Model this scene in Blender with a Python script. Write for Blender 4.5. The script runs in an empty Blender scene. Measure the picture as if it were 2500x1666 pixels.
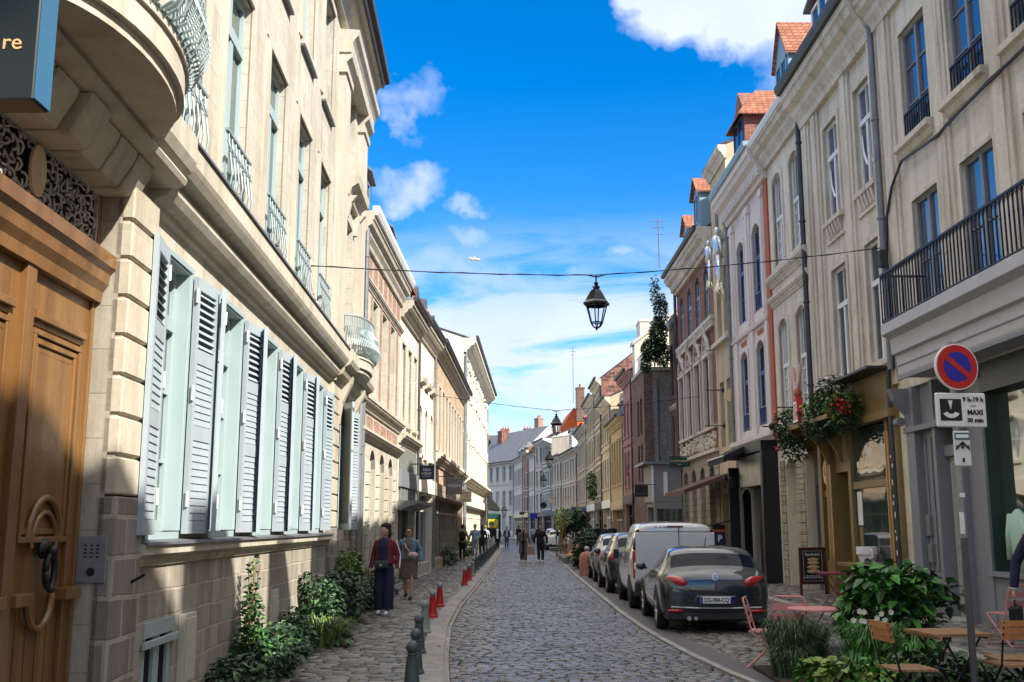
import bpy, bmesh, math, random
import numpy as np
from mathutils import Vector, Matrix
rnd = random.Random(7)
R = math.radians
sc = bpy.context.scene
COL = sc.collection

# ---------------------------------------------------------------- camera
cam_d = bpy.data.cameras.new('camera'); cam = bpy.data.objects.new('camera', cam_d); COL.objects.link(cam)
PITCH = math.atan((1285-833)/2550.0)
cam.location = (0, 0, 1.73); cam.rotation_euler = (math.pi/2+PITCH, 0, 0)
cam_d.sensor_width = 36; cam_d.lens = 36*2550/2500.0
cam_d.clip_start = .1; cam_d.clip_end = 3000
sc.camera = cam
# ---------------------------------------------------------------- sun, sky, exposure
SUN_EL, SUN_AZ = 39.0, 130.0            # azimuth clockwise from +Y
sun_dir = Vector((math.cos(R(SUN_EL))*math.sin(R(SUN_AZ)), math.cos(R(SUN_EL))*math.cos(R(SUN_AZ)), math.sin(R(SUN_EL))))
sd = bpy.data.lights.new('sun', 'SUN'); sd.energy = 3.9; sd.angle = R(.5); sd.color = (1, .93, .83)
so = bpy.data.objects.new('sun', sd); COL.objects.link(so)
so.rotation_euler = sun_dir.to_track_quat('Z', 'Y').to_euler(); so.location = (20, -20, 40)
sc.view_settings.view_transform = 'Standard'; sc.view_settings.look = 'None'
sc.view_settings.exposure = 1.28; sc.view_settings.gamma = 1

W = bpy.data.worlds.new('World'); sc.world = W; W.use_nodes = True
nt = W.node_tree; N = nt.nodes; Lk = nt.links; N.clear()
def nd(t, **k):
    n = N.new(t)
    for a, b in k.items(): setattr(n, a, b)
    return n
def wm(op, a, b=None, c=None, clamp=False):
    n = N.new('ShaderNodeMath'); n.operation = op; n.use_clamp = clamp
    for i, v in enumerate((a, b, c)):
        if v is None: continue
        if isinstance(v, (int, float)): n.inputs[i].default_value = v
        else: Lk.new(v, n.inputs[i])
    return n.outputs[0]
sky = nd('ShaderNodeTexSky', sky_type='NISHITA', sun_disc=False, sun_elevation=R(SUN_EL), sun_rotation=R(SUN_AZ),
         air_density=1.0, dust_density=.3, ozone_density=2.5)
hs = nd('ShaderNodeHueSaturation'); hs.inputs['Saturation'].default_value = 1.5; hs.inputs['Value'].default_value = .66
hs.inputs['Hue'].default_value = .508
Lk.new(sky.outputs[0], hs.inputs['Color'])
tc = nd('ShaderNodeTexCoord'); GEN = tc.outputs['Generated']
def noise(scale, detail, rough, vec, dist=0):
    n = nd('ShaderNodeTexNoise'); n.inputs['Scale'].default_value = scale; n.inputs['Detail'].default_value = detail
    n.inputs['Roughness'].default_value = rough; n.inputs['Distortion'].default_value = dist; Lk.new(vec, n.inputs['Vector']); return n.outputs['Fac']
nz = nd('ShaderNodeTexNoise'); nz.inputs['Scale'].default_value = 6; nz.inputs['Detail'].default_value = 6; nz.inputs['Roughness'].default_value = .6
Lk.new(GEN, nz.inputs['Vector'])
vs = nd('ShaderNodeVectorMath', operation='SUBTRACT'); Lk.new(nz.outputs['Color'], vs.inputs[0]); vs.inputs[1].default_value = (.5, .5, .5)
vsc = nd('ShaderNodeVectorMath', operation='SCALE'); Lk.new(vs.outputs[0], vsc.inputs[0]); vsc.inputs['Scale'].default_value = .16
va = nd('ShaderNodeVectorMath', operation='ADD'); Lk.new(GEN, va.inputs[0]); Lk.new(vsc.outputs[0], va.inputs[1])
WARP = va.outputs[0]
def skydir(u, v):
    x = (u-1250)/2550; y = -(v-833)/2550; c, s = math.cos(PITCH), math.sin(PITCH)
    return Vector((x, c-s*y, s+c*y)).normalized()
cl = None
# (photo u, v, radius across, radius up, density): clouds fixed on the sky dome
for (u, v, ra, rb, de) in [(1790, 0, .060, .050, 1.0), (1900, 55, .060, .052, 1.0), (2060, 30, .09, .06, 1.0), (1690, -50, .055, .045, .8), (1670, 60, .045, .035, 1.0), (1810, 125, .055, .026, 1.0), (1590, 15, .028, .022, .9),
                       (1010, 440, .026, .015, .46), (980, 462, .018, .010, .36), (1030, 235, .012, .016, .22), (1020, 290, .006, .020, .22), (1125, 497, .022, .007, .3), (1545, 595, .022, .009, .3),
                       (1120, 570, .02, .012, .3), (1150, 645, .13, .018, .3)]:
    d = skydir(u, v); rt = Vector((d.y, -d.x, 0)).normalized(); up = rt.cross(d)
    def dot(vec):
        n = nd('ShaderNodeVectorMath', operation='DOT_PRODUCT'); Lk.new(WARP, n.inputs[0]); n.inputs[1].default_value = vec; return n.outputs['Value']
    a = wm('MULTIPLY', dot(rt), 1/ra); b = wm('MULTIPLY', dot(up), 1/rb)
    r2 = wm('ADD', wm('MULTIPLY', a, a), wm('MULTIPLY', b, b))
    f = wm('MULTIPLY', wm('SUBTRACT', 1.25, wm('SQRT', r2), clamp=True), de*1.6)
    f = wm('MULTIPLY', f, wm('GREATER_THAN', dot(d), 0))
    cl = f if cl is None else wm('MAXIMUM', cl, f)
n1 = noise(26, 5, .55, GEN)
cl = wm('MULTIPLY', cl, wm('ADD', .62, wm('MULTIPLY', n1, .85)), clamp=True)
# thin layered cloud low over the street
sep = nd('ShaderNodeSeparateXYZ'); Lk.new(GEN, sep.inputs[0])
mp = nd('ShaderNodeMapping'); mp.inputs['Scale'].default_value = (3, 3, 15); Lk.new(GEN, mp.inputs['Vector'])
n2 = noise(1.6, 7, .6, mp.outputs[0], .5)
mr = nd('ShaderNodeMapRange', interpolation_type='SMOOTHSTEP'); Lk.new(sep.outputs['Z'], mr.inputs[0]); mr.inputs[1].default_value = .31; mr.inputs[2].default_value = .17
lo = wm('MULTIPLY', wm('MULTIPLY', wm('SUBTRACT', n2, .43, clamp=True), 7.5, clamp=True), mr.outputs[0])
lo = wm('MULTIPLY', lo, .92)
fac = wm('MAXIMUM', cl, lo)
# the big cloud has a bluer belly
ccol = nd('ShaderNodeMix', data_type='RGBA'); Lk.new(noise(9, 3, .5, GEN), ccol.inputs[0])
ccol.inputs[6].default_value = (1.7, 2.1, 3.2, 1); ccol.inputs[7].default_value = (3.0, 3.2, 3.7, 1)
mx0 = nd('ShaderNodeMix', data_type='RGBA'); Lk.new(fac, mx0.inputs[0]); Lk.new(hs.outputs[0], mx0.inputs[6]); Lk.new(ccol.outputs[2], mx0.inputs[7])
# broken bright cloud added overhead, out of view, as neutral fill for the shade
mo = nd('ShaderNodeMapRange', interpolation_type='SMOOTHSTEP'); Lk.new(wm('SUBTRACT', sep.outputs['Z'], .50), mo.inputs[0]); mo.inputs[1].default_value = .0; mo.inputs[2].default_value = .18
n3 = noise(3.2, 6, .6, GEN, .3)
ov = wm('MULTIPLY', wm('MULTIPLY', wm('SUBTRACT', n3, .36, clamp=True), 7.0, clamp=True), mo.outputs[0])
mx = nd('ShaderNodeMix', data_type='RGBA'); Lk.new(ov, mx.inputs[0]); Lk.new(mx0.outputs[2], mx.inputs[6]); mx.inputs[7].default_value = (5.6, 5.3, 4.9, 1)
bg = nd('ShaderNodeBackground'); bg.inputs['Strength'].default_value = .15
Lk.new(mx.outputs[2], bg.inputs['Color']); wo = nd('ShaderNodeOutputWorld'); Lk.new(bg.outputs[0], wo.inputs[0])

# ---------------------------------------------------------------- mesh helper
class MB:
    def __init__(s): s.v = []; s.f = []; s.m = []
    def add(s, vs, fs, mi=0):
        o = len(s.v); s.v.extend(vs)
        for f in fs: s.f.append(tuple(o+i for i in f)); s.m.append(mi)
        return s
    def box(s, x0, x1, y0, y1, z0, z1, mi=0):
        if x0 > x1: x0, x1 = x1, x0
        if y0 > y1: y0, y1 = y1, y0
        if z0 > z1: z0, z1 = z1, z0
        return s.add([(x0,y0,z0),(x1,y0,z0),(x1,y1,z0),(x0,y1,z0),(x0,y0,z1),(x1,y0,z1),(x1,y1,z1),(x0,y1,z1)],
              [(0,3,2,1),(4,5,6,7),(0,1,5,4),(1,2,6,5),(2,3,7,6),(3,0,4,7)], mi)
    def prism(s, pts, lo, hi, axis='x', mi=0):
        """closed 2D outline swept between lo and hi along axis; pts are the two other coords in order"""
        n = len(pts)
        def P(p, t):
            if axis == 'x': return (t, p[0], p[1])
            if axis == 'y': return (p[0], t, p[1])
            return (p[0], p[1], t)
        vs = [P(p, lo) for p in pts]+[P(p, hi) for p in pts]
        fs = [tuple(range(n))[::-1], tuple(range(n, 2*n))]+[(i, (i+1) % n, n+(i+1) % n, n+i) for i in range(n)]
        return s.add(vs, fs, mi)
    def tube(s, pts, r, n=8, mi=0, flat=1.0, ref=None, cap=True):
        pts = [Vector(p) for p in pts]; k = len(pts)
        rs = list(r) if isinstance(r, (list, tuple)) else [r]*k
        vs = []; prev = None
        for i, p in enumerate(pts):
            t = (pts[min(i+1, k-1)]-pts[max(i-1, 0)])
            if t.length < 1e-9: t = Vector((0, 0, 1))
            t.normalize()
            a = Vector(ref) if ref is not None else (prev if prev is not None else (Vector((0, 0, 1)) if abs(t.z) < .9 else Vector((1, 0, 0))))
            a = a-t*a.dot(t)
            if a.length < 1e-5: a = t.orthogonal()
            a.normalize(); b = t.cross(a); prev = a
            for j in range(n):
                q = 2*math.pi*j/n
                vs.append(tuple(p+a*math.cos(q)*rs[i]+b*math.sin(q)*rs[i]*flat))
        fs = [(i*n+j, i*n+(j+1) % n, (i+1)*n+(j+1) % n, (i+1)*n+j) for i in range(k-1) for j in range(n)]
        if cap: fs += [tuple(range(n))[::-1], tuple((k-1)*n+j for j in range(n))]
        return s.add(vs, fs, mi)
    def lathe(s, prof, c=(0, 0, 0), n=16, mi=0, sx=1, sy=1, ang=0):
        vs = []; k = len(prof)
        for (r, z) in prof:
            for j in range(n):
                q = 2*math.pi*j/n+ang; vs.append((c[0]+r*math.cos(q)*sx, c[1]+r*math.sin(q)*sy, c[2]+z))
        fs = [(i*n+j, i*n+(j+1) % n, (i+1)*n+(j+1) % n, (i+1)*n+j) for i in range(k-1) for j in range(n)]
        fs += [tuple(range(n))[::-1], tuple((k-1)*n+j for j in range(n))]
        return s.add(vs, fs, mi)
    def blob(s, c, rx, ry, rz, n=10, mi=0):
        k = 7; return s.lathe([(math.sin(math.pi*i/k) if 0 < i < k else .02, -math.cos(math.pi*i/k)*rz) for i in range(k+1)], c, n, mi, rx, ry)
    def xf(s, M, start=0):
        for i in range(start, len(s.v)): s.v[i] = tuple(M @ Vector(s.v[i]))
        return s
    def build(s, name, mats, parent=None, smooth=False, bevel=0, label=None, loc=None, norm=True):
        me = bpy.data.meshes.new(name); me.from_pydata(s.v, [], s.f)
        for m in (mats if isinstance(mats, (list, tuple)) else [mats]): me.materials.append(m)
        if any(s.m): me.polygons.foreach_set('material_index', s.m)
        if norm:
            bm = bmesh.new(); bm.from_mesh(me); bmesh.ops.recalc_face_normals(bm, faces=bm.faces)
            if bevel: bmesh.ops.bevel(bm, geom=list(bm.edges), offset=bevel, segments=1, affect='EDGES', clamp_overlap=True)
            bm.to_mesh(me); bm.free()
        if smooth: me.polygons.foreach_set('use_smooth', [True]*len(me.polygons))
        if smooth == 'auto' : me.set_sharp_from_angle(angle=R(38))
        me.update()
        return link(name, me, parent, label, loc)
def link(name, me, parent=None, label=None, loc=None):
    o = bpy.data.objects.new(name, me); COL.objects.link(o)
    if parent is not None: o.parent = parent
    if loc is not None: o.location = loc
    if label: o['label'] = label
    return o
def tag(o, label=None, cat=None, group=None, kind=None):
    if label: o['label'] = label
    if cat: o['category'] = cat
    if group: o['group'] = group
    if kind: o['kind'] = kind
    return o
def thing(name, label, cat, loc=(0, 0, 0), rz=0, group=None, kind=None):
    o = bpy.data.objects.new(name, None); COL.objects.link(o); o.location = loc; o.rotation_euler = (0, 0, rz)
    o.empty_display_size = .2
    return tag(o, label, cat, group, kind)
def copy_tree(o, parent=None):
    c = o.copy(); COL.objects.link(c)
    if parent is not None: c.parent = parent
    for ch in [x for x in o.children]: copy_tree(ch, c)
    return c
def text(body, size, mat, parent, M, name='lettering', ext=.004, align='CENTER', sx=1.0, bold=0):
    cu = bpy.data.curves.new('t', 'FONT'); cu.body = body; cu.size = size; cu.extrude = ext; cu.align_x = align; cu.align_y = 'CENTER'
    cu.offset = bold; cu.space_line = .85; cu.resolution_u = 3
    ob = bpy.data.objects.new('t', cu); COL.objects.link(ob)
    dg = bpy.context.evaluated_depsgraph_get(); me = bpy.data.meshes.new_from_object(ob.evaluated_get(dg))
    bpy.data.objects.remove(ob); bpy.data.curves.remove(cu)
    me.materials.clear(); me.materials.append(mat)
    me.transform(M @ Matrix.Diagonal((sx, 1, 1, 1)))
    return link(name, me, parent)
def frame_mat(origin, xdir, updir):
    """text lies in local XY: x along xdir, y along updir"""
    x = Vector(xdir).normalized(); y = Vector(updir).normalized(); z = x.cross(y)
    M = Matrix((x, y, z)).transposed().to_4x4(); M.translation = Vector(origin); return M

# ---------------------------------------------------------------- materials
def newmat(name):
    m = bpy.data.materials.new(name); m.use_nodes = True; t = m.node_tree; t.nodes.clear()
    o = t.nodes.new('ShaderNodeOutputMaterial'); p = t.nodes.new('ShaderNodeBsdfPrincipled'); t.links.new(p.outputs[0], o.inputs[0])
    return m, t, p
def tn(t, typ, ins=None, **k):
    n = t.nodes.new(typ)
    for a, b in k.items(): setattr(n, a, b)
    for a, b in (ins or {}).items():
        if hasattr(b, 'is_output') or isinstance(b, bpy.types.NodeSocket): t.links.new(b, n.inputs[a])
        else: n.inputs[a].default_value = b
    return n
def c4(c, k=1.0): return (c[0]*k, c[1]*k, c[2]*k, 1)
def mixc(t, fac, a, b, mode='MIX'):
    n = t.nodes.new('ShaderNodeMix'); n.data_type = 'RGBA'; n.blend_type = mode
    for s, v in ((0, fac), (6, a), (7, b)):
        if isinstance(v, bpy.types.NodeSocket): t.links.new(v, n.inputs[s])
        else: n.inputs[s].default_value = v
    return n.outputs[2]
def ramp(t, fac, a, b):
    n = tn(t, 'ShaderNodeMapRange', {0: fac, 1: a, 2: b}); return n.outputs[0]
def plain(name, col, rough=.6, metal=0, var=.18, vscale=3, bump=.0, bscale=60, spec=.5, coat=0, streak=1.0, island=0):
    m, t, p = newmat(name)
    tcn = tn(t, 'ShaderNodeTexCoord'); mp = tn(t, 'ShaderNodeMapping', {'Vector': tcn.outputs['Object'], 'Scale': (1, 1, streak)})
    nz = tn(t, 'ShaderNodeTexNoise', {'Vector': mp.outputs[0], 'Scale': vscale, 'Detail': 6, 'Roughness': .65})
    f = ramp(t, nz.outputs['Fac'], .3, .7)
    c = mixc(t, f, c4(col, 1-var), c4(col, 1+var*.7))
    if island:
        g = tn(t, 'ShaderNodeNewGeometry'); c = mixc(t, g.outputs['Random Per Island'], mixc(t, 1.0, c, (1-island,)*3+(1,), 'MULTIPLY'), mixc(t, 1.0, c, (1+island,)*3+(1,), 'MULTIPLY'))
    t.links.new(c, p.inputs['Base Color'])
    p.inputs['Roughness'].default_value = rough; p.inputs['Metallic'].default_value = metal
    p.inputs['Specular IOR Level'].default_value = spec; p.inputs['Coat Weight'].default_value = coat; p.inputs['Coat Roughness'].default_value = .04
    if bump:
        b = tn(t, 'ShaderNodeTexNoise', {'Vector': tcn.outputs['Object'], 'Scale': bscale, 'Detail': 4})
        bp = tn(t, 'ShaderNodeBump', {'Height': b.outputs['Fac'], 'Strength': bump, 'Distance': .02}); t.links.new(bp.outputs[0], p.inputs['Normal'])
    return m
def stone(name, col, bw=.7, bh=.33, ms=.006, mcol=None, var=.12, stain=.22, bump=.5, off=.5, stcol=(.55, .48, .38), rough=.85, mk=.7, warp=0.0, sq=1.0):
    """ashlar, brick or render in facade space: x along the wall, z up"""
    m, t, p = newmat(name)
    tcn = tn(t, 'ShaderNodeTexCoord'); sp = tn(t, 'ShaderNodeSeparateXYZ', {0: tcn.outputs['Object']})
    ad = tn(t, 'ShaderNodeMath', {0: sp.outputs[0], 1: sp.outputs[1]}, operation='ADD')
    cb = tn(t, 'ShaderNodeCombineXYZ', {0: ad.outputs[0], 1: sp.outputs[2]})
    vec = cb.outputs[0]
    if warp:
        wn = tn(t, 'ShaderNodeTexNoise', {'Vector': cb.outputs[0], 'Scale': 2.2, 'Detail': 2})
        sb = tn(t, 'ShaderNodeVectorMath', {0: wn.outputs['Color'], 1: (.5, .5, .5)}, operation='SUBTRACT')
        scl = tn(t, 'ShaderNodeVectorMath', {0: sb.outputs[0], 'Scale': warp}, operation='SCALE')
        vec = tn(t, 'ShaderNodeVectorMath', {0: vec, 1: scl.outputs[0]}, operation='ADD').outputs[0]
    br = tn(t, 'ShaderNodeTexBrick', {'Vector': vec, 'Scale': 1, 'Brick Width': bw, 'Row Height': bh, 'Mortar Size': ms, 'Mortar Smooth': .3, 'Bias': 0,
            'Color1': c4(col, 1-var), 'Color2': c4(col, 1+var), 'Mortar': c4(mcol or col, 1 if mcol else mk)}, offset=off, squash=sq, squash_frequency=3)
    mp = tn(t, 'ShaderNodeMapping', {'Vector': tcn.outputs['Object'], 'Scale': (1, 1, .3)})
    n1 = tn(t, 'ShaderNodeTexNoise', {'Vector': mp.outputs[0], 'Scale': 1.3, 'Detail': 8, 'Roughness': .7, 'Distortion': .4})
    n2 = tn(t, 'ShaderNodeTexNoise', {'Vector': tcn.outputs['Object'], 'Scale': 14, 'Detail': 5, 'Roughness': .7})
    st = tuple(min(1, x) for x in stcol)
    c = mixc(t, ramp(t, n1.outputs['Fac'], .45, .75), br.outputs['Color'], mixc(t, stain*2, br.outputs['Color'], mixc(t, 1.0, br.outputs['Color'], c4(st), 'MULTIPLY')))
    c = mixc(t, ramp(t, n2.outputs['Fac'], .35, .75), c, mixc(t, 1.0, c, c4((1-stain*.55,)*3), 'MULTIPLY'))
    mp3 = tn(t, 'ShaderNodeMapping', {'Vector': tcn.outputs['Object'], 'Scale': (4.5, 4.5, .28)})
    n3 = tn(t, 'ShaderNodeTexNoise', {'Vector': mp3.outputs[0], 'Scale': 1.0, 'Detail': 5, 'Roughness': .6})
    c = mixc(t, ramp(t, n3.outputs['Fac'], .50, .72), c, mixc(t, 1.0, c, (1-stain*.95, 1-stain*1.0, 1-stain*1.1, 1), 'MULTIPLY'))
    n4 = tn(t, 'ShaderNodeTexNoise', {'Vector': cb.outputs[0], 'Scale': 3.1, 'Detail': 3, 'Roughness': .8}); c = mixc(t, ramp(t, n4.outputs['Fac'], .60, .68), c, mixc(t, 1.0, c, (1.08, 1.07, 1.05, 1), 'MULTIPLY'))
    t.links.new(c, p.inputs['Base Color']); p.inputs['Roughness'].default_value = rough; p.inputs['Specular IOR Level'].default_value = .25
    h = tn(t, 'ShaderNodeMath', {0: n2.outputs['Fac'], 1: .35, 2: tn(t, 'ShaderNodeMath', {0: 1.0, 1: br.outputs['Fac']}, operation='SUBTRACT').outputs[0]}, operation='MULTIPLY_ADD')
    bp = tn(t, 'ShaderNodeBump', {'Height': h.outputs[0], 'Strength': bump, 'Distance': .012}); t.links.new(bp.outputs[0], p.inputs['Normal'])
    return m
def glassy(name, col, rough=.02, ior=1.75, var=0):
    m, t, p = newmat(name); p.inputs['Base Color'].default_value = c4(col); p.inputs['Roughness'].default_value = rough
    p.inputs['IOR'].default_value = ior; p.inputs['Specular IOR Level'].default_value = .5
    tcn = tn(t, 'ShaderNodeTexCoord'); n = tn(t, 'ShaderNodeTexNoise', {'Vector': tcn.outputs['Object'], 'Scale': 1.1, 'Detail': 1})
    bp = tn(t, 'ShaderNodeBump', {'Height': n.outputs['Fac'], 'Strength': .12, 'Distance': .05}); t.links.new(bp.outputs[0], p.inputs['Normal'])
    return m
M = {}
M['cream'] = stone('cream limestone ashlar', (.53, .495, .415), .75, .34, .006, var=.07, stain=.32, bump=.45, mk=.78)
M['cream_plain'] = stone('cream rendered stone', (.54, .50, .42), 1.4, .7, .002, var=.03, stain=.24, bump=.3, mk=.95)
M['trim'] = stone('limestone trim', (.54, .505, .42), 1.1, 3, .003, var=.05, stain=.28, bump=.3, mk=.85)
M['base'] = stone('grey sandstone base', (.40, .365, .31), .27, .235, .014, mcol=(.52, .475, .39), var=.20, stain=.35, bump=.9, warp=.05)
M['pier'] = stone('pier stone', (.56, .51, .41), .62, 2, .004, var=.07, stain=.32, bump=.4, mk=1.15)
M['grout_pier'] = stone('pier foot stone', (.28, .25, .22), .5, .3, .022, mcol=(.44, .40, .34), var=.15, stain=.3, bump=.8, warp=.05)
M['r_cream'] = stone('weathered cream stone', (.68, .61, .50), .62, .31, .004, var=.06, stain=.34, bump=.35, mk=.86, stcol=(.5, .45, .37))
M['r_cream2'] = stone('weathered pale stone', (.72, .65, .54), .8, .36, .004, var=.05, stain=.30, bump=.35, mk=.86, stcol=(.5, .45, .38))
M['r_trim'] = stone('weathered stone trim', (.70, .63, .52), .9, 3, .004, var=.05, stain=.34, bump=.3, mk=.85, stcol=(.5, .44, .36))
M['pinkwhite'] = stone('pinkish white paint', (.72, .64, .59), 3, 3, .001, var=.02, stain=.14, bump=.15, mk=1)
M['terracotta'] = plain('terracotta red paint', (.42, .10, .04), .8, var=.15)
M['brick'] = stone('red brick', (.24, .085, .055), .22, .068, .009, mcol=(.36, .27, .22), var=.35, stain=.3, bump=.7, stcol=(.45, .4, .4))
M['brick_dark'] = stone('dark brown brick', (.20, .13, .10), .22, .068, .009, mcol=(.18, .14, .12), var=.35, stain=.3, bump=.7)
M['brick_pink'] = stone('pinkish brick panel', (.34, .19, .14), .22, .068, .008, mcol=(.46, .36, .28), var=.22, stain=.2, bump=.5)
M['brick_old'] = stone('old patched party wall', (.30, .14, .10), .5, .25, .02, mcol=(.34, .24, .18), var=.5, stain=.5, bump=.9, warp=.3)
M['rubble'] = stone('pebbledash render', (.36, .35, .33), .14, .09, .03, mcol=(.30, .29, .27), var=.5, stain=.5, bump=.9, warp=.25)
M['ornate'] = stone('ornate white stone', (.76, .71, .58), .5, .30, .006, var=.04, stain=.15, bump=.3, mk=.75)
M['pink'] = stone('pink painted render', (.38, .22, .22), 3, 3, .001, var=.02, stain=.2, bump=.15, mk=1)
M['yellow'] = stone('yellow ochre render', (.54, .42, .24), 3, 3, .001, var=.02, stain=.25, bump=.2, mk=1)
M['ochre'] = stone('sand render', (.60, .48, .32), 1.2, .6, .002, var=.04, stain=.28, bump=.2, mk=.9)
M['greyrend'] = stone('grey render', (.38, .34, .28), 3, 3, .001, var=.02, stain=.3, bump=.2, mk=1)
M['whitish'] = stone('off white render', (.66, .61, .52), 2, 2, .001, var=.02, stain=.2, bump=.15, mk=1)
M['bluegrey'] = stone('blue grey painted render', (.48, .47, .45), 2, 2, .001, var=.02, stain=.2, bump=.15, mk=1)
M['gable_cream'] = stone('cream gable render', (.74, .69, .50), 3, 3, .001, var=.02, stain=.12, bump=.1, mk=1)
M['rust'] = stone('rusticated shop stone', (.40, .34, .26), .5, .26, .012, mcol=(.22, .18, .14), var=.12, stain=.34, bump=.9)
M['tan'] = stone('worn tan brick', (.52, .38, .26), .5, .26, .008, mcol=(.55, .45, .34), var=.14, stain=.3, bump=.5)
M['tile'] = stone('orange clay tile', (.36, .15, .09), .2, .13, .012, mcol=(.16, .05, .03), var=.25, stain=.25, bump=1.0)
M['tile_orange'] = stone('bright orange tile', (.75, .16, .04), .25, .3, .015, mcol=(.4, .09, .03), var=.12, stain=.15, bump=.8)
M['slate'] = stone('dark slate', (.07, .07, .08), .25, .16, .008, mcol=(.03, .03, .035), var=.25, stain=.2, bump=.6, rough=.5)
M['slate_grey'] = stone('grey slate', (.17, .175, .18), .3, .2, .008, mcol=(.09, .1, .11), var=.15, stain=.2, bump=.5, rough=.5)
M['zinc'] = plain('zinc grey', (.20, .21, .22), .5, .3, var=.25, vscale=2)
M['gutter'] = plain('dark gutter', (.045, .045, .05), .55, .0, var=.4, vscale=2)
M['lead'] = plain('lead flashing', (.16, .16, .18), .5, .4, var=.2)
M['iron'] = plain('black iron', (.012, .012, .016), .45, .2, var=.2)
M['iron_pale'] = plain('pale blue iron', (.26, .33, .345), .5, .2, var=.15)
M['wood'] = plain('varnished oak', (.20, .10, .032), .34, 0, var=.38, vscale=6, bump=.12, bscale=30, streak=.06, coat=.15)
M['shutter'] = plain('pale blue shutter paint', (.335, .395, .435), .6, 0, var=.08, vscale=5, streak=.2)
M['louvre_shade'] = plain('painted louvre gap shade', (.10, .12, .125), .7, 0, var=.1)  # shade between the slats, put into a dark colour
M['frame_pale'] = plain('pale green window paint', (.34, .43, .44), .5, 0, var=.08, streak=.2)
M['frame_white'] = plain('white window paint', (.70, .70, .68), .5, 0, var=.06)
M['frame_grey'] = plain('grey window paint', (.20, .21, .23), .5, 0, var=.08)
M['frame_blue'] = plain('blue window paint', (.03, .07, .20), .45, 0, var=.1)
M['frame_tblue'] = plain('light blue window paint', (.22, .34, .42), .5, 0, var=.1)
M['glass'] = glassy('window glass', (.022, .030, .040), .02, 2.0)
M['glass_pale'] = glassy('window with drawn curtain', (.30, .33, .28), .08, 1.6)
M['glass_green'] = glassy('green tinted glass', (.03, .055, .045), .03, 2.7)
M['glass_blue'] = glassy('sky tinted glass', (.04, .07, .12), .03, 2.4)  # blue of the reflected sky is also put into the base colour
M['black'] = plain('black paint', (.008, .008, .010), .5, 0, var=.3)
M['blackgloss'] = plain('black gloss', (.010, .010, .014), .12, 0, var=.2)
M['greypaint'] = plain('grey shopfront paint', (.20, .21, .24), .5, 0, var=.07, vscale=2)
M['greycanopy'] = plain('light grey canopy paint', (.46, .45, .46), .55, 0, var=.08, vscale=2)
M['greydoor'] = plain('pale grey door paint', (.40, .40, .40), .5, 0, var=.07)
M['ochrewood'] = plain('ochre painted wood', (.215, .145, .048), .45, 0, var=.12, vscale=3, streak=.3)
M['gold'] = plain('gold trim', (.75, .45, .22), .4, .3, var=.1)
M['bluedoor'] = plain('blue grey door paint', (.06, .085, .10), .5, 0, var=.12)
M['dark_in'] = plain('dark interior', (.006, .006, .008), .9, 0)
M['conc'] = plain('planter concrete', (.22, .21, .20), .8, 0, var=.2, bump=.3)
M['kerb'] = stone('granite kerb', (.36, .34, .32), 1.0, 9, .01, var=.1, stain=.3, bump=.4)
M['white'] = plain('white enamel', (.78, .78, .78), .35, 0, var=.03)
M['red'] = plain('sign red', (.50, .01, .012), .35, 0, var=.05)
M['signblue'] = plain('sign blue', (.008, .016, .33), .35, 0, var=.05)
M['bollard'] = plain('dark green grey bollard', (.075, .095, .10), .45, .2, var=.2, vscale=8)
M['bollard_pale'] = plain('faded grey bollard', (.24, .28, .28), .55, .1, var=.2, vscale=8)
M['bollard_red'] = plain('red bollard paint', (.48, .018, .018), .42, 0, var=.2, vscale=8)
M['steel'] = plain('galvanised steel', (.30, .31, .33), .45, .6, var=.2, vscale=6)
M['pinkmetal'] = plain('salmon pink metal', (.60, .26, .25), .45, 0, var=.1)
M['redmetal'] = plain('dark pink metal', (.22, .03, .06), .45, 0, var=.1)
M['slatwood'] = plain('table wood', (.30, .17, .08), .55, 0, var=.3, vscale=8, streak=.5)
M['slatwood2'] = plain('orange wood', (.45, .19, .06), .5, 0, var=.25, vscale=8)
M['leaf'] = plain('mid green leaf', (.045, .11, .03), .5, 0, var=.25, vscale=2, island=.45)
M['leaf_dark'] = plain('dark green leaf', (.018, .05, .022), .5, 0, var=.25, vscale=2, island=.5)
M['leaf_light'] = plain('yellow green leaf', (.16, .24, .04), .5, 0, var=.25, vscale=2, island=.35)
M['leaf_lush'] = plain('bright green leaf', (.05, .20, .025), .55, 0, var=.25, vscale=2, island=.45)
M['grass'] = plain('grass blade', (.07, .13, .045), .6, 0, var=.2, vscale=2, island=.5)
M['stalk'] = plain('dry stalk', (.25, .18, .08), .8, 0, var=.2)
M['petal'] = plain('white petal', (.75, .72, .68), .6, 0, var=.05)
M['petal_red'] = plain('red petal', (.45, .02, .03), .6, 0, var=.2, island=.3)
M['soil'] = plain('soil', (.035, .025, .018), .95, 0, var=.3, bump=.6, bscale=25)
M['skin'] = plain('skin', (.50, .28, .19), .5, 0, var=.08)
M['hair'] = plain('dark hair', (.015, .011, .010), .6, 0, var=.3, bump=.4, bscale=90)
M['hair_brown'] = plain('brown hair', (.16, .07, .03), .6, 0, var=.3, bump=.4, bscale=90)
M['navy'] = plain('navy cloth', (.012, .014, .045), .85, 0, var=.2, bump=.3, bscale=12)
M['maroon'] = plain('maroon cloth', (.14, .012, .022), .8, 0, var=.2, bump=.3, bscale=12)
M['denim'] = plain('denim blue cloth', (.12, .22, .30), .9, 0, var=.3, vscale=8, bump=.3, bscale=14)
M['blackcloth'] = plain('black cloth', (.012, .012, .015), .9, 0, var=.3, bump=.3, bscale=12)
M['greycloth'] = plain('grey brown cloth', (.14, .12, .105), .9, 0, var=.3, bump=.3, bscale=12)
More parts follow.
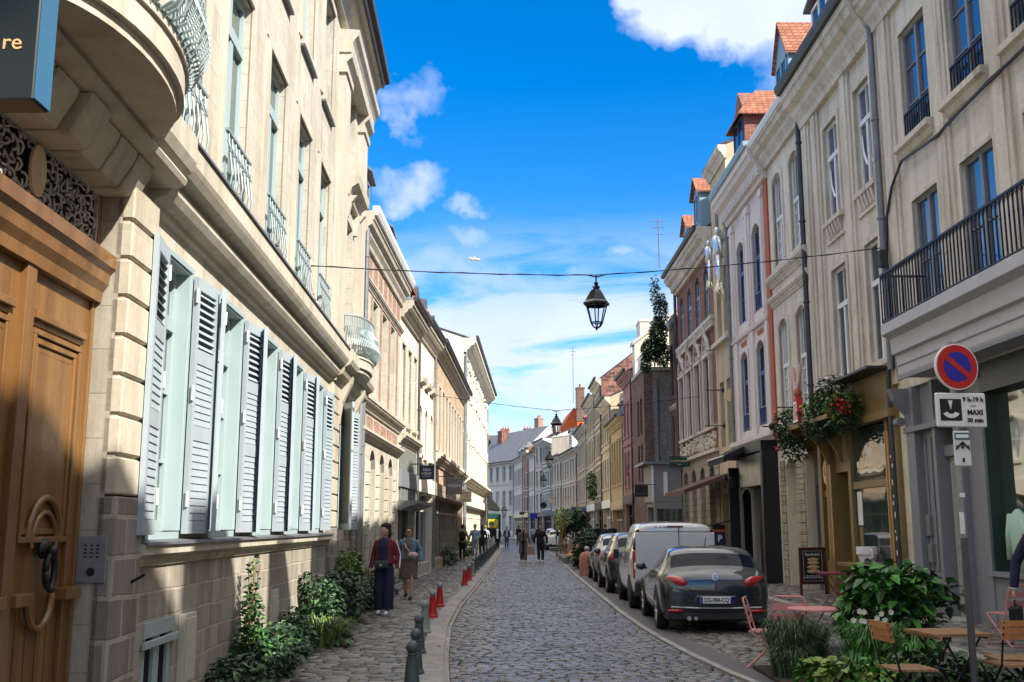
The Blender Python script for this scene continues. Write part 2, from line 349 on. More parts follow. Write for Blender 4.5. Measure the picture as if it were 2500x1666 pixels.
M['brownskirt'] = plain('patterned brown skirt', (.15, .10, .075), .9, 0, var=.7, vscale=30)
M['lime'] = plain('lime cloth', (.25, .30, .04), .85, 0, var=.15)
M['paleblue'] = plain('pale blue shirt', (.34, .40, .48), .85, 0, var=.15)
M['paletrouser'] = plain('pale trousers', (.40, .38, .36), .85, 0, var=.2)
M['jeans'] = plain('blue jeans', (.06, .10, .18), .85, 0, var=.2)
M['pinkbag'] = plain('pale pink bag', (.60, .40, .38), .6, 0, var=.1)
M['teal'] = plain('dark teal leather', (.03, .06, .06), .4, 0, var=.1)
M['kraft'] = plain('kraft paper', (.40, .24, .17), .8, 0, var=.1)
M['tyre'] = plain('tyre rubber', (.015, .015, .016), .8, 0, var=.2)
M['rim'] = plain('alloy rim', (.55, .55, .57), .3, .8, var=.1)
M['carglass'] = glassy('car glass', (.003, .008, .020), .02, 1.3)
M['taillight'] = plain('tail light', (.45, .008, .012), .12, 0, var=.1, coat=1)
M['plate'] = plain('number plate', (.72, .73, .74), .4, 0, var=.02)
M['plastic'] = plain('black plastic', (.02, .02, .022), .6, 0, var=.1)
M['foil'] = plain('silver foil', (.72, .73, .75), .35, .9, var=.1, bump=1.0, bscale=9)
M['goldfoil'] = plain('gold foil', (.72, .64, .42), .3, .9, var=.1, bump=1.0, bscale=14)
M['magenta'] = plain('magenta sign', (.48, .03, .20), .45, 0, var=.03)
M['darkgreen'] = plain('dark green sign', (.008, .055, .04), .45, 0, var=.05)
M['taupe'] = plain('taupe sign', (.19, .17, .14), .5, 0, var=.06)
M['signcream'] = plain('pale yellow sign', (.72, .55, .30), .5, 0, var=.05)
M['signnavy'] = plain('navy sign', (.008, .012, .03), .4, 0, var=.05)
M['tealsign'] = plain('teal sign', (.01, .13, .17), .45, 0, var=.05)
M['petrol'] = plain('petrol blue enamel', (.002, .010, .016), .35, 0, var=.08)
M['petrol_lit'] = plain('petrol enamel painted sunlit', (.035, .13, .24), .4, 0, var=.1)  # lighter blue: sun and sky on the sign's side, put into the colour
M['awning'] = plain('grey green canvas', (.17, .18, .16), .8, 0, var=.12)
M['awning_dark'] = plain('black canvas', (.015, .016, .018), .8, 0, var=.3)
M['awning_brown'] = plain('brown canvas', (.12, .06, .04), .8, 0, var=.3)
M['orange'] = plain('orange plastic', (.55, .10, .02), .5, 0)
M['parkblue'] = plain('parking blue', (.01, .02, .06), .35, 0)
M['shopgrey'] = plain('grey shop panel', (.24, .235, .22), .6, 0, var=.06)
M['chalk'] = plain('framed poster', (.02, .018, .018), .5, 0)
M['bread'] = plain('sandwich yellow', (.62, .42, .16), .6, 0, var=.4, vscale=14)
M['darkred'] = plain('dark red wood', (.09, .015, .012), .5, 0, var=.2)
M['cream_paint'] = plain('cream meter box paint', (.52, .50, .42), .5, 0, var=.1, streak=.3)
def carpaint(name, col, metal=.0, rough=.25):
    m, t, p = newmat(name); p.inputs['Base Color'].default_value = c4(col); p.inputs['Metallic'].default_value = metal; p.inputs['Roughness'].default_value = rough
    p.inputs['Coat Weight'].default_value = 1; p.inputs['Coat Roughness'].default_value = .03; p.inputs['Coat IOR'].default_value = 1.6; return m
M['paint_grey'] = carpaint('dark grey car paint', (.018, .027, .038), .3, .25)
M['paint_white'] = carpaint('white car paint', (.66, .66, .65))
M['paint_black'] = carpaint('black car paint', (.012, .014, .02))
M['paint_silver'] = carpaint('silver car paint', (.35, .36, .38), .5, .35)

# ================================================================ facade tools
def cornice_prof(z, h, p):
    return [(0, z), (p*.22, z), (p*.28, z+h*.14), (p*.5, z+h*.3), (p*.55, z+h*.42), (p*.82, z+h*.52), (p*.9, z+h*.66), (p, z+h*.7), (p, z+h), (0, z+h)]
_wcache = {}
class B:
    """a building; x runs along its facade, y out to the street, z up"""
    def __init__(s, name, label, P0, P1, cat='building', group=None):
        s.P0 = Vector((P0[0], P0[1])); s.P1 = Vector((P1[0], P1[1])); d = s.P1-s.P0; s.L = d.length
        s.root = thing(name, label, cat, (P0[0], P0[1], 0), math.atan2(d.y, d.x), group)
        s.mat_w = Matrix.Translation((P0[0], P0[1], 0)) @ Matrix.Rotation(math.atan2(d.y, d.x), 4, 'Z')
    def S(s, Y): return (Y-s.P0.y)/(s.P1.y-s.P0.y)*s.L
    def world(s, x, y, z): return s.mat_w @ Vector((x, y, z))
    def wall(s, H, mat, ops=(), reveal=.22, depth=9, name='wall', s0=.004, s1=None, z0=0, d=0, rise=0, ridge=None, box=True, parent=None):
        s1 = s.L-.004 if s1 is None else s1
        mb = MB(); ops = [o for o in ops if o['s1'] > s0 and o['s0'] < s1]
        ss = sorted({s0, s1, *[min(max(o[k], s0), s1) for o in ops for k in ('s0', 's1')]})
        zz = sorted({z0, H, *[min(max(o[k], z0), H) for o in ops for k in ('z0', 'z1')]})
        for i in range(len(ss)-1):
            for j in range(len(zz)-1):
                a, b, c, e = ss[i], ss[i+1], zz[j], zz[j+1]
                if b-a < 1e-4 or e-c < 1e-4: continue
                cx, cz = (a+b)/2, (c+e)/2
                if any(o['s0'] < cx < o['s1'] and o['z0'] < cz < o['z1'] for o in ops): continue
                mb.add([(a, d, c), (b, d, c), (b, d, e), (a, d, e)], [(0, 1, 2, 3)])
        for o in ops:
            a, b, c, e = o['s0'], o['s1'], o['z0'], o['z1']; r = d-o.get('reveal', reveal)
            mb.add([(a, d, c), (a, r, c), (a, r, e), (a, d, e)], [(0, 1, 2, 3)]); mb.add([(b, d, c), (b, r, c), (b, r, e), (b, d, e)], [(3, 2, 1, 0)])
            if c > z0+.001: mb.add([(a, d, c), (b, d, c), (b, r, c), (a, r, c)], [(0, 1, 2, 3)])
            if o.get('arch'):
                h = o['arch']; m = (a+b)/2; w = (b-a)/2; n = 10; R0 = (w*w+h*h)/(2*h); cz = e-R0
                pt = [(m+w*(2*k/n-1), cz+math.sqrt(max(0, R0*R0-(w*(2*k/n-1))**2))) for k in range(n+1)]
                for k in range(n):
                    p, q = pt[k], pt[k+1]
                    mb.add([(p[0], d, p[1]), (q[0], d, q[1]), (q[0], d, e+.0005), (p[0], d, e+.0005)], [(0, 1, 2, 3)])
                    mb.add([(p[0], d, p[1]), (q[0], d, q[1]), (q[0], r, q[1]), (p[0], r, p[1])], [(3, 2, 1, 0)])
            else: mb.add([(a, d, e), (b, d, e), (b, r, e), (a, r, e)], [(3, 2, 1, 0)])
        if box:
            rd = -depth/2 if ridge is None else ridge
            for x, fl in ((s0, 1), (s1, 0)):
                pts = [(x, d, z0), (x, -depth, z0), (x, -depth, H), (x, d, H)]
                if rise: pts = [(x, d, z0), (x, -depth, z0), (x, -depth, H), (x, rd, H+rise), (x, d, H)]
                mb.add(pts, [tuple(range(len(pts))) if fl else tuple(range(len(pts)))[::-1]])
            mb.add([(s0, -depth, z0), (s1, -depth, z0), (s1, -depth, H), (s0, -depth, H)], [(3, 2, 1, 0)])
            if not rise: mb.add([(s0, d, H), (s1, d, H), (s1, -depth, H), (s0, -depth, H)], [(0, 1, 2, 3)])
        return mb.build(name, mat, parent or s.root, norm=False)
    def roof(s, H, rise, mat, depth=9, over=.3, ridge=None, s0=0, s1=None, name='roof'):
        s1 = s.L if s1 is None else s1; rd = -depth/2 if ridge is None else ridge; t = .12; k = rise/(-rd)
        mb = MB()
        mb.prism([(over, H-over*k+.02), (rd, H+rise+.02), (-depth, H+.02), (-depth, H+.02+t), (rd, H+rise+.02+t*1.4), (over, H-over*k+.02+t)], s0+.01, s1-.01)
        return mb.build(name, mat, s.root)
    def cornice(s, z, h, p, mat, s0=0, s1=None, name='cornice', d=0, parent=None, dent=0):
        s1 = s.L if s1 is None else s1; mb = MB()
        mb.prism([(a+d-.01 if a == 0 else a+d, b) for a, b in cornice_prof(z, h, p)], s0+.006, s1-.006)
        if dent:
            x = s0+.1
            while x < s1-.15: mb.box(x, x+dent*.5, d+.01, d+p*.5, z+h*.12, z+h*.4); x += dent
        return mb.build(name, mat, parent or s.root)
    def strip(s, s0, s1, d0, d1, z0, z1, mat, name, parent=None, bevel=0):
        return MB().box(s0, s1, d0, d1, z0, z1).build(name, mat, parent or s.root, bevel=bevel)
    def surround(s, ops, mat, w=.14, p=.03, sill=.12, name='window_surround', key=False):
        mb = MB()
        for o in ops:
            a, b, c, e = o['s0'], o['s1'], o['z0'], o['z1']
            mb.box(a-w, a, -.05, p, c, e); mb.box(b, b+w, -.05, p, c, e)
            if o.get('arch'):
                h = o['arch']; m = (a+b)/2; hw = (b-a)/2; R0 = (hw*hw+h*h)/(2*h); cz = e-R0; n = 8; A = math.asin(hw/R0)
                for k in range(n):
                    q0, q1 = -A+2*A*k/n, -A+2*A*(k+1)/n
                    P = lambda q, r: (m+r*math.sin(q), cz+r*math.cos(q))
                    pts = [P(q0, R0), P(q1, R0), P(q1, R0+w), P(q0, R0+w)]
                    mb.prism(pts, -.05, p, 'y')
            else: mb.box(a-w, b+w, -.05, p, e, e+w)
            if key: mb.box((a+b)/2-.09, (a+b)/2+.09, 0, p+.05, e-.02-(0 if not o.get('arch') else 0), e+w+.06)
            if sill: mb.box(a-w-.03, b+w+.03, -.1, sill, c-.13, c-.001)
        return mb.build(name, mat, s.root)
    def window(s, o, style='casement', fm='frame_white', gm='glass', nx=2, nz=2, tr=0, reveal=None, d=0, name='window', fw=.055, label=None):
        """frame as a part, its glass as a sub-part"""
        w = o['s1']-o['s0']; h = o['z1']-o['z0']; r = o.get('reveal', .22)-.03 if reveal is None else reveal
        key = (style, fm, gm, round(w, 3), round(h, 3), nx, nz, tr, fw)
        if key not in _wcache:
            f = MB(); g = MB(); D = .05
            f.box(0, fw, 0, D, 0, h); f.box(w-fw, w, 0, D, 0, h); f.box(fw, w-fw, 0, D, 0, fw*1.3); f.box(fw, w-fw, 0, D, h-fw, h)
            zt = h
            if tr: zt = h*tr; f.box(fw, w-fw, 0, D+.025, zt-fw*.8, zt+fw*.8)
            if style in ('casement', 'sash') and nx >= 2: f.box(w/2-fw*.75, w/2+fw*.75, 0, D+.012, fw, zt if tr else h-fw)
            b = .014
            for (za, zb, n) in ((0, zt, nz),)+(((zt, h, 1),) if tr else ()):
                for k in range(1, n): f.box(fw, w-fw, .01, D-.006, za+(zb-za)*k/n-b, za+(zb-za)*k/n+b)
            if nx > 2 or (tr and nx == 2):
                for k in range(1, nx):
                    x = w*k/nx
                    if abs(x-w/2) < .02 and not tr: continue
                    f.box(x-b, x+b, .01, D-.004, fw if nx > 2 else zt, h-fw)
            g.box(0.01, w-.01, -.012, .012, .01, h-.01)
            _wcache[key] = (f.build(name, M[fm]).data, g.build('pane', M[gm]).data)
            for oo in [x for x in COL.objects if x.data in _wcache[key]]: bpy.data.objects.remove(oo)
        a, c = _wcache[key]
        fo = link(name, a, s.root, label, (o['s0'], d-r, o['z0'])); link('pane', c, fo)
        return fo
    def pipe(s, x, z0, z1, mat='zinc', r=.05, d=.09, kink=0, name='drainpipe'):
        pts = [(x, d, z0), (x, d, z1-.5)]
        if kink: pts += [(x, d, z1-.45), (x+kink*.35, d+.12, z1-.3), (x+kink*.8, d+.3, z1-.1), (x+kink, d+.35, z1+.05)]
        else: pts += [(x, d, z1)]
        mb = MB().tube(pts, r, 8)
        z = z0+1
        while z < z1-.8: mb.lathe([(r, 0), (r*1.3, .01), (r*1.3, .06), (r, .07)], (x, d, z), 8); z += 2.2
        return mb.build(name, M[mat], s.root, smooth='auto')
    def gutter(s, z, d, mat='gutter', s0=0, s1=None, h=.14, w=.16, name='gutter'):
        s1 = s.L if s1 is None else s1
        return MB().prism([(d, z), (d+w*.7, z), (d+w, z+h*.5), (d+w, z+h), (d, z+h)], s0+.012, s1-.012).build(name, M[mat], s.root)
    def dormer(s, x, z, w=1.3, h=1.5, d=-.6, depth=2.2, rm='tile', wm_='slate', fm='frame_tblue', gab=.6, hip=True, gm='glass', over=.16):
        """dormer standing on the roof: cheeks and front, tiled cap, window"""
        m = MB(); a, b = x-w/2, x+w/2
        m.add([(a, d, z), (b, d, z), (b, d, z+h), (x, d, z+h+gab), (a, d, z+h), (a, d-depth, z), (b, d-depth, z), (b, d-depth, z+h), (x, d-depth, z+h+gab), (a, d-depth, z+h)],
              [(0, 1, 2, 3, 4), (5, 9, 8, 7, 6), (0, 4, 9, 5), (1, 6, 7, 2), (2, 7, 8, 3), (3, 8, 9, 4), (0, 5, 6, 1)])
        o = m.build('dormer', M[wm_], s.root)
        r = MB(); t = .07; e = over; z1 = z+h
        k = gab/(w/2); fr = d+e
        for sg in (-1, 1):
            xe = x+sg*(w/2+e); ze = z1-e*k; fh = fr-(w/2 if hip else 0)
            r.add([(xe, fr, ze), (x, fh, z1+gab+.02), (x, d-depth, z1+gab+.02), (xe, d-depth, ze), (xe, fr, ze+t), (x, fh, z1+gab+.02+t), (x, d-depth, z1+gab+.02+t), (xe, d-depth, ze+t)],
                  [(0, 1, 2, 3), (4, 7, 6, 5), (0, 4, 5, 1), (3, 2, 6, 7), (0, 3, 7, 4), (1, 5, 6, 2)])
        if hip: r.add([(x-w/2-e, fr, z1-e*k), (x+w/2+e, fr, z1-e*k), (x, fr-w/2, z1+gab+.02), (x-w/2-e, fr, z1-e*k+t), (x+w/2+e, fr, z1-e*k+t), (x, fr-w/2, z1+gab+.02+t)],
                  [(0, 1, 2), (3, 5, 4), (0, 3, 4, 1), (1, 4, 5, 2), (2, 5, 3, 0)])
        r.build('dormer_roof', M[rm], o)
        f = MB(); wa, wb, za, zb = a+.12, b-.12, z+.25, z+h-.1; D = d+.04
        f.box(wa, wa+.08, d-.02, D, za, zb); f.box(wb-.08, wb, d-.02, D, za, zb); f.box(wa, wb, d-.02, D, za, za+.08); f.box(wa, wb, d-.02, D, zb-.08, zb); f.box((wa+wb)/2-.04, (wa+wb)/2+.04, d-.02, D, za, zb)
        f.build('dormer_window', M[fm], o)
        MB().box(wa+.03, wb-.03, d-.01, d+.012, za+.03, zb-.03).build('pane', M[gm], o)
        return o
    def chimney(s, x, y, z, w=.9, dd=.6, h=1.6, mat='brick', pots=3):
        m = MB(); m.box(x-w/2, x+w/2, y-dd/2, y+dd/2, z, z+h); m.box(x-w/2-.05, x+w/2+.05, y-dd/2-.05, y+dd/2+.05, z+h-.2, z+h-.06)
        o = m.build('chimney', M[mat], s.root)
        if pots:
            p = MB()
            for k in range(pots): p.lathe([(.1, 0), (.085, .35), (.11, .37), (.11, .42)], (x-w/2+w*(k+.5)/pots, y, z+h), 8)
            p.build('chimney_pot', M['terracotta'], o)
        return o
    def hole(s, Ya, Yb, z0, z1, **k):
        a, b = s.S(Ya), s.S(Yb); return dict(s0=min(a, b), s1=max(a, b), z0=z0, z1=z1, **k)
def hs_(a, b, z0, z1, **k): return dict(s0=a, s1=b, z0=z0, z1=z1, **k)

def simple_house(name, label, P0, P1, H, wm_, floors, nb, fm='frame_white', gm='glass', win=(.95, 1.7), roofm='slate', rise=2.5, depth=8, arch=0, shop='black', shoph=3.4,
                 corn=(.5, .4), trim='r_trim', sur=True, bars=2, bands=True, dorm=0, dormrm='tile', chim=0, chm='brick', gut='gutter', signm=None, tr=0, cnr=True, balc=False):
    b = B(name, label, P0, P1, group=None); ops = []
    W_, Hh = win; pitch = b.L/nb; ww = min(W_, pitch*.58)
    for z in floors:
        for k in range(nb): ops.append(hs_(pitch*(k+.5)-ww/2, pitch*(k+.5)+ww/2, z, z+Hh, arch=arch) if arch else hs_(pitch*(k+.5)-ww/2, pitch*(k+.5)+ww/2, z, z+Hh))
    so_ = hs_(.25, b.L-.25, .02, shoph-.55, reveal=.35)
    b.wall(H, M[wm_], ops+[so_], depth=depth, rise=rise)
    for o in ops: b.window(o, 'casement', fm, gm if rnd.random() < .72 else 'glass_pale', 2, bars, tr)
    if sur: b.surround(ops, M[trim], .10, .035, .09)
    # shop front in the ground floor opening
    f = MB(); x0, x1 = .25, b.L-.25; n = max(2, int((x1-x0)/1.7)); r = -.33
    f.box(x0, x1, r, r+.3, .02, .42)
    for k in range(n+1):
        x = x0+(x1-x0)*k/n; f.box(max(x0, x-.06), min(x1, x+.06), r, r+.12, .42, shoph-.56)
    f.box(x0, x1, r, r+.1, shoph-1.15, shoph-1.05)
    sf = f.build('shopfront', M[shop], b.root)
    MB().box(x0, x1, r-.02, r+.03, .42, shoph-.56).build('shop_glass', M['glass'], sf)
    b.strip(.12, b.L-.12, .0, .12, shoph-.5, shoph, M[signm or shop], 'fascia_board')
    if bands:
        mb = MB()
        for z in floors[1:]: mb.prism([(0, z-.55), (.06, z-.55), (.1, z-.45), (.1, z-.38), (0, z-.38)], .01, b.L-.01)
        if mb.v: mb.build('string_course', M[trim], b.root)
    if corn: b.cornice(H-corn[0], corn[0], corn[1], M[trim], dent=.0)
    b.roof(H, rise, M[roofm], depth, over=(corn[1] if corn else .2)-.05)
    if gut: b.gutter(H-.02, corn[1]-.02 if corn else .15, gut)
    if rise:
        k = rise/(depth/2)
        for i in range(dorm): b.dormer(b.L*(i+.5)/dorm, H+.3*k, 1.2, 1.3, -.5, 2.4, dormrm)
    for i in range(chim): b.chimney(.5 if i == 0 else b.L-.5, -depth/2, H+rise-.5, chm and .7, 1.2, 1.7, chm)
    b.pipe(.12, .2, H-.1, 'zinc' if rnd.random() < .5 else 'gutter', .045)
    return b
def guard(b, s0, s1, z, h, mat, belly=.16, n=7, name='window_guard', d=.02):
    """belly-shaped window guard"""
    mb = MB(); W_ = s1-s0
    mb.box(s0, s1, d+.02, d+.06, z+h-.03, z+h); mb.box(s0, s1, d+.05, d+.08, z+.04, z+.065)
    for k in range(n):
        x = s0+W_*(k+.5)/n
        P = [(x, d+.04, z+h), (x, d+.05, z+h*.8), (x, d+.05+belly*.5, z+h*.55), (x, d+.05+belly, z+h*.28), (x, d+.05+belly*.7, z+h*.1), (x, d+.06, z+.05)]
        mb.tube(P, .010, 5)
        P2 = [(x-W_/n*.4, d+.05, z+h*.8), (x, d+.06+belly*.5, z+h*.62), (x+W_/n*.4, d+.05, z+h*.8)]
        mb.tube(P2, .007, 4)
    return mb.build(name, M[mat], b.root)

def at(u, v, Y):
    """point at depth Y seen at that spot of the photo (measuring aid)"""
    x = (u-1250)/2550; y = -(v-833)/2550; c, s = math.cos(PITCH), math.sin(PITCH); t = Y/(c-s*y)
    return Vector((x*t, Y, 1.73+(s+c*y)*t))

# ================================================================ left corner building (cream stone, shutters, oak door)
def lx(Y): return -3.0-.029*(Y-5.3)
L1 = B('stone_mansion', 'tall sunlit cream townhouse with pale blue shutters and oak carriage door', (lx(23.5), 23.5), (lx(-6), -6))
hL = L1.hole
door = hL(5.45, 7.87, .02, 4.34, reveal=.20)
axes = [(8.95, 9.9), (11.0, 12.1), (13.05, 14.2), (15.15, 16.3), (17.3, 18.45)]
lowp = hL(20.75, 21.95, 1.68, 4.15, reveal=.20)
low = [hL(a, b, 1.68, 4.15, reveal=.20) for a, b in axes]+[lowp]
ax1 = [(8.75, 9.95), (10.75, 11.95), (13.0, 14.2), (15.2, 16.4), (17.35, 18.55)]
up1 = [hL(a, b, 5.28, 8.0, reveal=.17) for a, b in ax1]+[hL(20.85, 22.1, 5.05, 8.1, reveal=.3), hL(6.2, 7.6, 5.15, 8.1, reveal=.3)]
up2 = [hL(a, b, 9.22, 11.3, reveal=.22) for a, b in ax1]+[hL(20.85, 22.1, 9.25, 11.0, reveal=.3)]
vent = hL(8.98, 9.82, .02, .93, reveal=.06); vent2 = hL(14.35, 14.75, .1, .85, reveal=.06)
L1.wall(1.43, M['base'], [door, vent, vent2], d=.035, box=False, name='base_wall')
L1.wall(12.3, M['cream'], [door]+low+up1+up2, z0=1.43, depth=9, rise=0)
L1.wall(1.43, M['base'], [hs_(.3, L1.L-.3, -1, 1.42)], depth=8.9, name='foundation', d=-.3)
for o in low: L1.window(o, 'casement', 'frame_pale', 'glass_green', 2, 3, .78, fw=.08)
for o in up1: L1.window(o, 'casement', 'frame_pale', 'glass_green', 2, 1, .76, fw=.09)
for o in up2: L1.window(o, 'casement', 'frame_pale', 'glass_pale', 2, 1, 0, fw=.09)
# moulded surrounds of the upper windows
mb = MB()
for o in up1[:5]+up2[:5]:
    a, b, c, e = o['s0'], o['s1'], o['z0'], o['z1']
    for w, p in ((.20, .015), (.10, .035)):
        mb.box(a-w, a-w+.1, -.02, p, c, e+.0); mb.box(b+w-.1, b+w, -.02, p, c, e); mb.box(a-w, b+w, -.02, p, e+w-.1, e+w)
    mb.box(a-.02, b+.02, -.3, .06, c-.09, c-.001)
mb.build('window_surround', M['trim'], L1.root)
mb = MB()
for o in up1[:5]+up2[:5]: mb.box(o['s0']-.02, o['s1']+.02, -.1, .075, o['z0']-.13, o['z0']-.09)
mb.build('sill_flashing', M['lead'], L1.root)
for o in up1[:5]: guard(L1, o['s0']+.02, o['s1']-.02, o['z0']+.02, .70, 'iron_pale', .05, 7)
for o in low:
    jm = MB(); jm.box(o['s0'], o['s0']+.022, -.16, .012, 1.69, 4.15); jm.box(o['s1']-.022, o['s1'], -.16, .012, 1.69, 4.15); jm.box(o['s0']+.022, o['s1']-.022, -.16, .012, 4.128, 4.15); jm.box(o['s0']-.07, o['s0'], 0, .03, 1.69, 4.2); jm.box(o['s1'], o['s1']+.07, 0, .03, 1.69, 4.2); jm.box(o['s0'], o['s1'], .0, .03, 4.15, 4.2); jm.build('window_lining', M['frame_pale'], L1.root)
for o in low[:5]: L1.strip(o['s0']-.02, o['s1']+.02, -.26, .02, 1.60, 1.68, M['frame_pale'], 'window_board')
# shutters: one leaf built, the rest share its mesh
def shutter_mesh():
    w, h, t = .60, 2.46, .045; m = MB()
    m.box(0, .07, 0, t, 0, h); m.box(w-.07, w, 0, t, 0, h)
    for z0, z1 in ((0, .12), (.88, 1.02), (1.62, 1.76), (h-.12, h)): m.box(.07, w-.07, .002, t-.002, z0, z1)
    def slats(za, zb, n, tilt):
        for k in range(n):
            z = za+(zb-za)*(k+.5)/n; hh = (zb-za)/n*(.62 if tilt > .3 else .98)/2
            if tilt > .3: m.prism([(.006, z+hh-.006), (.012, z+hh), (t-.004, z-hh+.006), (t-.010, z-hh)], .07, w-.07)
            else: m.prism([(t-.020, z+hh*1.08-.006), (t-.014, z+hh*1.08), (t-.004, z-hh*.98+.006), (t-.010, z-hh*.98)], .07, w-.07)
    slats(.12, .88, 11, .1); slats(1.02, 1.62, 9, .1); slats(1.76, h-.12, 8, .4)
    o = m.build('shutter', M['shutter'], bevel=0); me = o.data; bpy.data.objects.remove(o)
    hm = MB()
    for z in (.25, 1.25, 2.2): hm.tube([(-.012, t, z), (-.012, t, z+.14)], .016, 6)
    o = hm.build('hinge', M['white'], None); hme = o.data; bpy.data.objects.remove(o)
    bk = MB().box(.07, w-.07, -.001, .006, .12, h-.12).build('louvre_shade_board', M['louvre_shade']); bme = bk.data; bpy.data.objects.remove(bk)  # dark board added so the gaps between slats look shaded
    return me, hme, bme
SH = shutter_mesh()
def shutter(b, s, z, ang, flip):
    """hinged at s; ang = opening away from the wall plane; flip: leaf runs to +s"""
    o = link('shutter', SH[0], b.root, None, (s, .045, z)); o.rotation_euler = (0, 0, ang if not flip else ang)
    if flip: o.rotation_euler = (0, 0, ang)
    else: o.rotation_euler = (0, 0, math.pi-ang); o.scale = (1, -1, 1)
    link('hinge', SH[1], o); link('louvre_shade_board', SH[2], o); return o
for i, o in enumerate(low[:5]):
    # local x runs from far to near: far jamb is s0, leaf goes to -s ; near jamb is s1, leaf goes to +s
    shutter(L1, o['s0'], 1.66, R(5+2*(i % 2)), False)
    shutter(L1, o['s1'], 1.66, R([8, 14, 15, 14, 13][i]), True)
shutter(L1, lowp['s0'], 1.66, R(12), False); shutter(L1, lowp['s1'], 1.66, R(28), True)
# window ledge, base ledge and main string course
S = L1.S; sA, sB = S(19.3), S(8.52)
mb = MB().prism([(0, 1.40), (.06, 1.40), (.08, 1.46), (.15, 1.50), (.15, 1.585), (0, 1.60)], sA, sB-.0); mb.build('window_ledge', M['trim'], L1.root)
MB().prism([(0, 1.602), (.165, 1.588), (.17, 1.575), (.178, 1.575), (.17, 1.60), (0, 1.62)], sA, sB-.01).build('ledge_flashing', M['lead'], L1.root)
mb = MB().prism([(0, 4.40), (.05, 4.42), (.06, 4.47), (.16, 4.50), (.20, 4.56), (.20, 4.62), (.16, 4.66), (.30, 4.70), (.34, 4.76), (.36, 4.80), (.36, 5.0), (0, 5.03)], sA, sB); mb.build('string_course', M['trim'], L1.root)
MB().prism([(0, 5.032), (.37, 5.004), (.375, 4.985), (.385, 4.985), (.38, 5.015), (0, 5.05)], sA, sB-.01).build('course_flashing', M['lead'], L1.root)
# the two pavilions: pilasters, projecting courses
def pav(Ya, Yb, last=False):
    a, b = sorted((S(Ya), S(Yb)))
    return a, b
for (Ya, Yb, nm) in ((19.3, 23.5, 0), (4.2, 8.52, 1)):
    a, b = pav(Ya, Yb)
    mb = MB().prism([(0, 4.40), (.12, 4.42), (.14, 4.50), (.24, 4.54), (.28, 4.62), (.28, 4.66), (.38, 4.72), (.42, 4.80), (.42, 5.0), (0, 5.03)] if not nm else [(0, 4.555), (.24, 4.555), (.31, 4.58), (.33, 4.62), (.31, 4.66), (.36, 4.70), (.40, 4.78), (.40, 5.0), (0, 5.03)], a+.002, b-.002)
    mb.build('pavilion_course', M['trim'], L1.root)
    for (p, q) in ((a+.08, a+.92), (b-.92, b-.08)):
        m = MB(); m.box(p, q, 0, .13, 5.45, 10.55); m.box(p-.06, q+.06, -.01, .20, 5.03, 5.22); m.box(p-.03, q+.03, -.01, .17, 5.22, 5.45)
        m.prism([(0, 10.55), (.17, 10.55), (.18, 10.66), (.14, 10.68), (.15, 10.76), (.25, 10.86), (.27, 10.95), (0, 10.95)], p-.05, q+.05)
        m.build('pilaster', M['cream_plain'], L1.root)
a, b = S(23.5), S(19.3)
MB().prism([(0, 10.95), (.24, 10.95), (.26, 11.15), (.30, 11.22), (.37, 11.3), (.39, 11.42), (0, 11.44)], a, b).build('entablature', M['trim'], L1.root)
o = up1[5]
MB().prism([(0, 8.45), (.10, 8.45), (.16, 8.6), (.29, 8.68), (.32, 8.84), (0, 8.9)], o['s0']-.28, o['s1']+.28).build('window_hood', M['trim'], L1.root)
mb = MB()
for x in (o['s0']-.18, o['s1']+.04): mb.prism([(0, 8.0), (.08, 8.0), (.14, 8.3), (.26, 8.45), (0, 8.45)], x, x+.14)
mb.build('hood_bracket', M['trim'], L1.root)
# eaves: deep stone cornice, soffit and dark gutter
MB().prism([(0, 11.6), (.12, 11.6), (.18, 11.78), (.3, 11.86), (.34, 12.0), (.48, 12.06), (.52, 12.2), (0, 12.36)], .0, L1.L).build('eaves_cornice', M['trim'], L1.root)
MB().prism([(.50, 12.12), (.60, 12.16), (.60, 12.34), (.52, 12.36)], -.05, L1.L).build('gutter', M['gutter'], L1.root)
L1.roof(12.3, 3.0, M['slate'], depth=9, over=.48)
# rusticated pier between door and first window, and the one beyond
def pier(Ya, Yb, z0=.0, z1=4.40, p=.12, split=1.95):
    a, b = sorted((S(Ya), S(Yb))); m = MB(); z = split; g = .028; m2 = MB(); zz = z0
    while z < z1-.01:
        e = min(z1, z+.305)
        m.box(a, b, -.02, p, z+g/2, e-g/2); m.box(a+.02, b-.02, -.05, p-.03, e-g, e+g); z = e
    o = m.build('rusticated_pier', M['pier'], L1.root, bevel=.012)
    m2.box(a-.0, b+.0, -.03, p+.01, z0, split); m2.build('pier_foot', M['grout_pier'], o, bevel=.012)
pier(7.87, 8.5); pier(4.7, 5.45); pier(19.32, 20.3, .0, 4.4, .08, 1.7); pier(22.75, 23.48, .0, 4.4, .08, 1.7)
# voussoirs over the door
mb = MB(); mb2 = MB(); a, b = sorted((S(5.45), S(7.87))); n = 7; c = (a+b)/2
for k in range(n):
    x0, x1 = a-.16+(b-a+.32)*k/n+.012, a-.16+(b-a+.32)*(k+1)/n-.012
    e = .07 if k == n//2 else 0
    mb.prism([(-.19, 4.27), (.07+e, 4.27), (.19+e, 4.48), (.21+e, 4.55), (-.05, 4.55)], x0+.010, x1-.010)
mb.build('door_lintel', M['trim'], L1.root, bevel=.01)
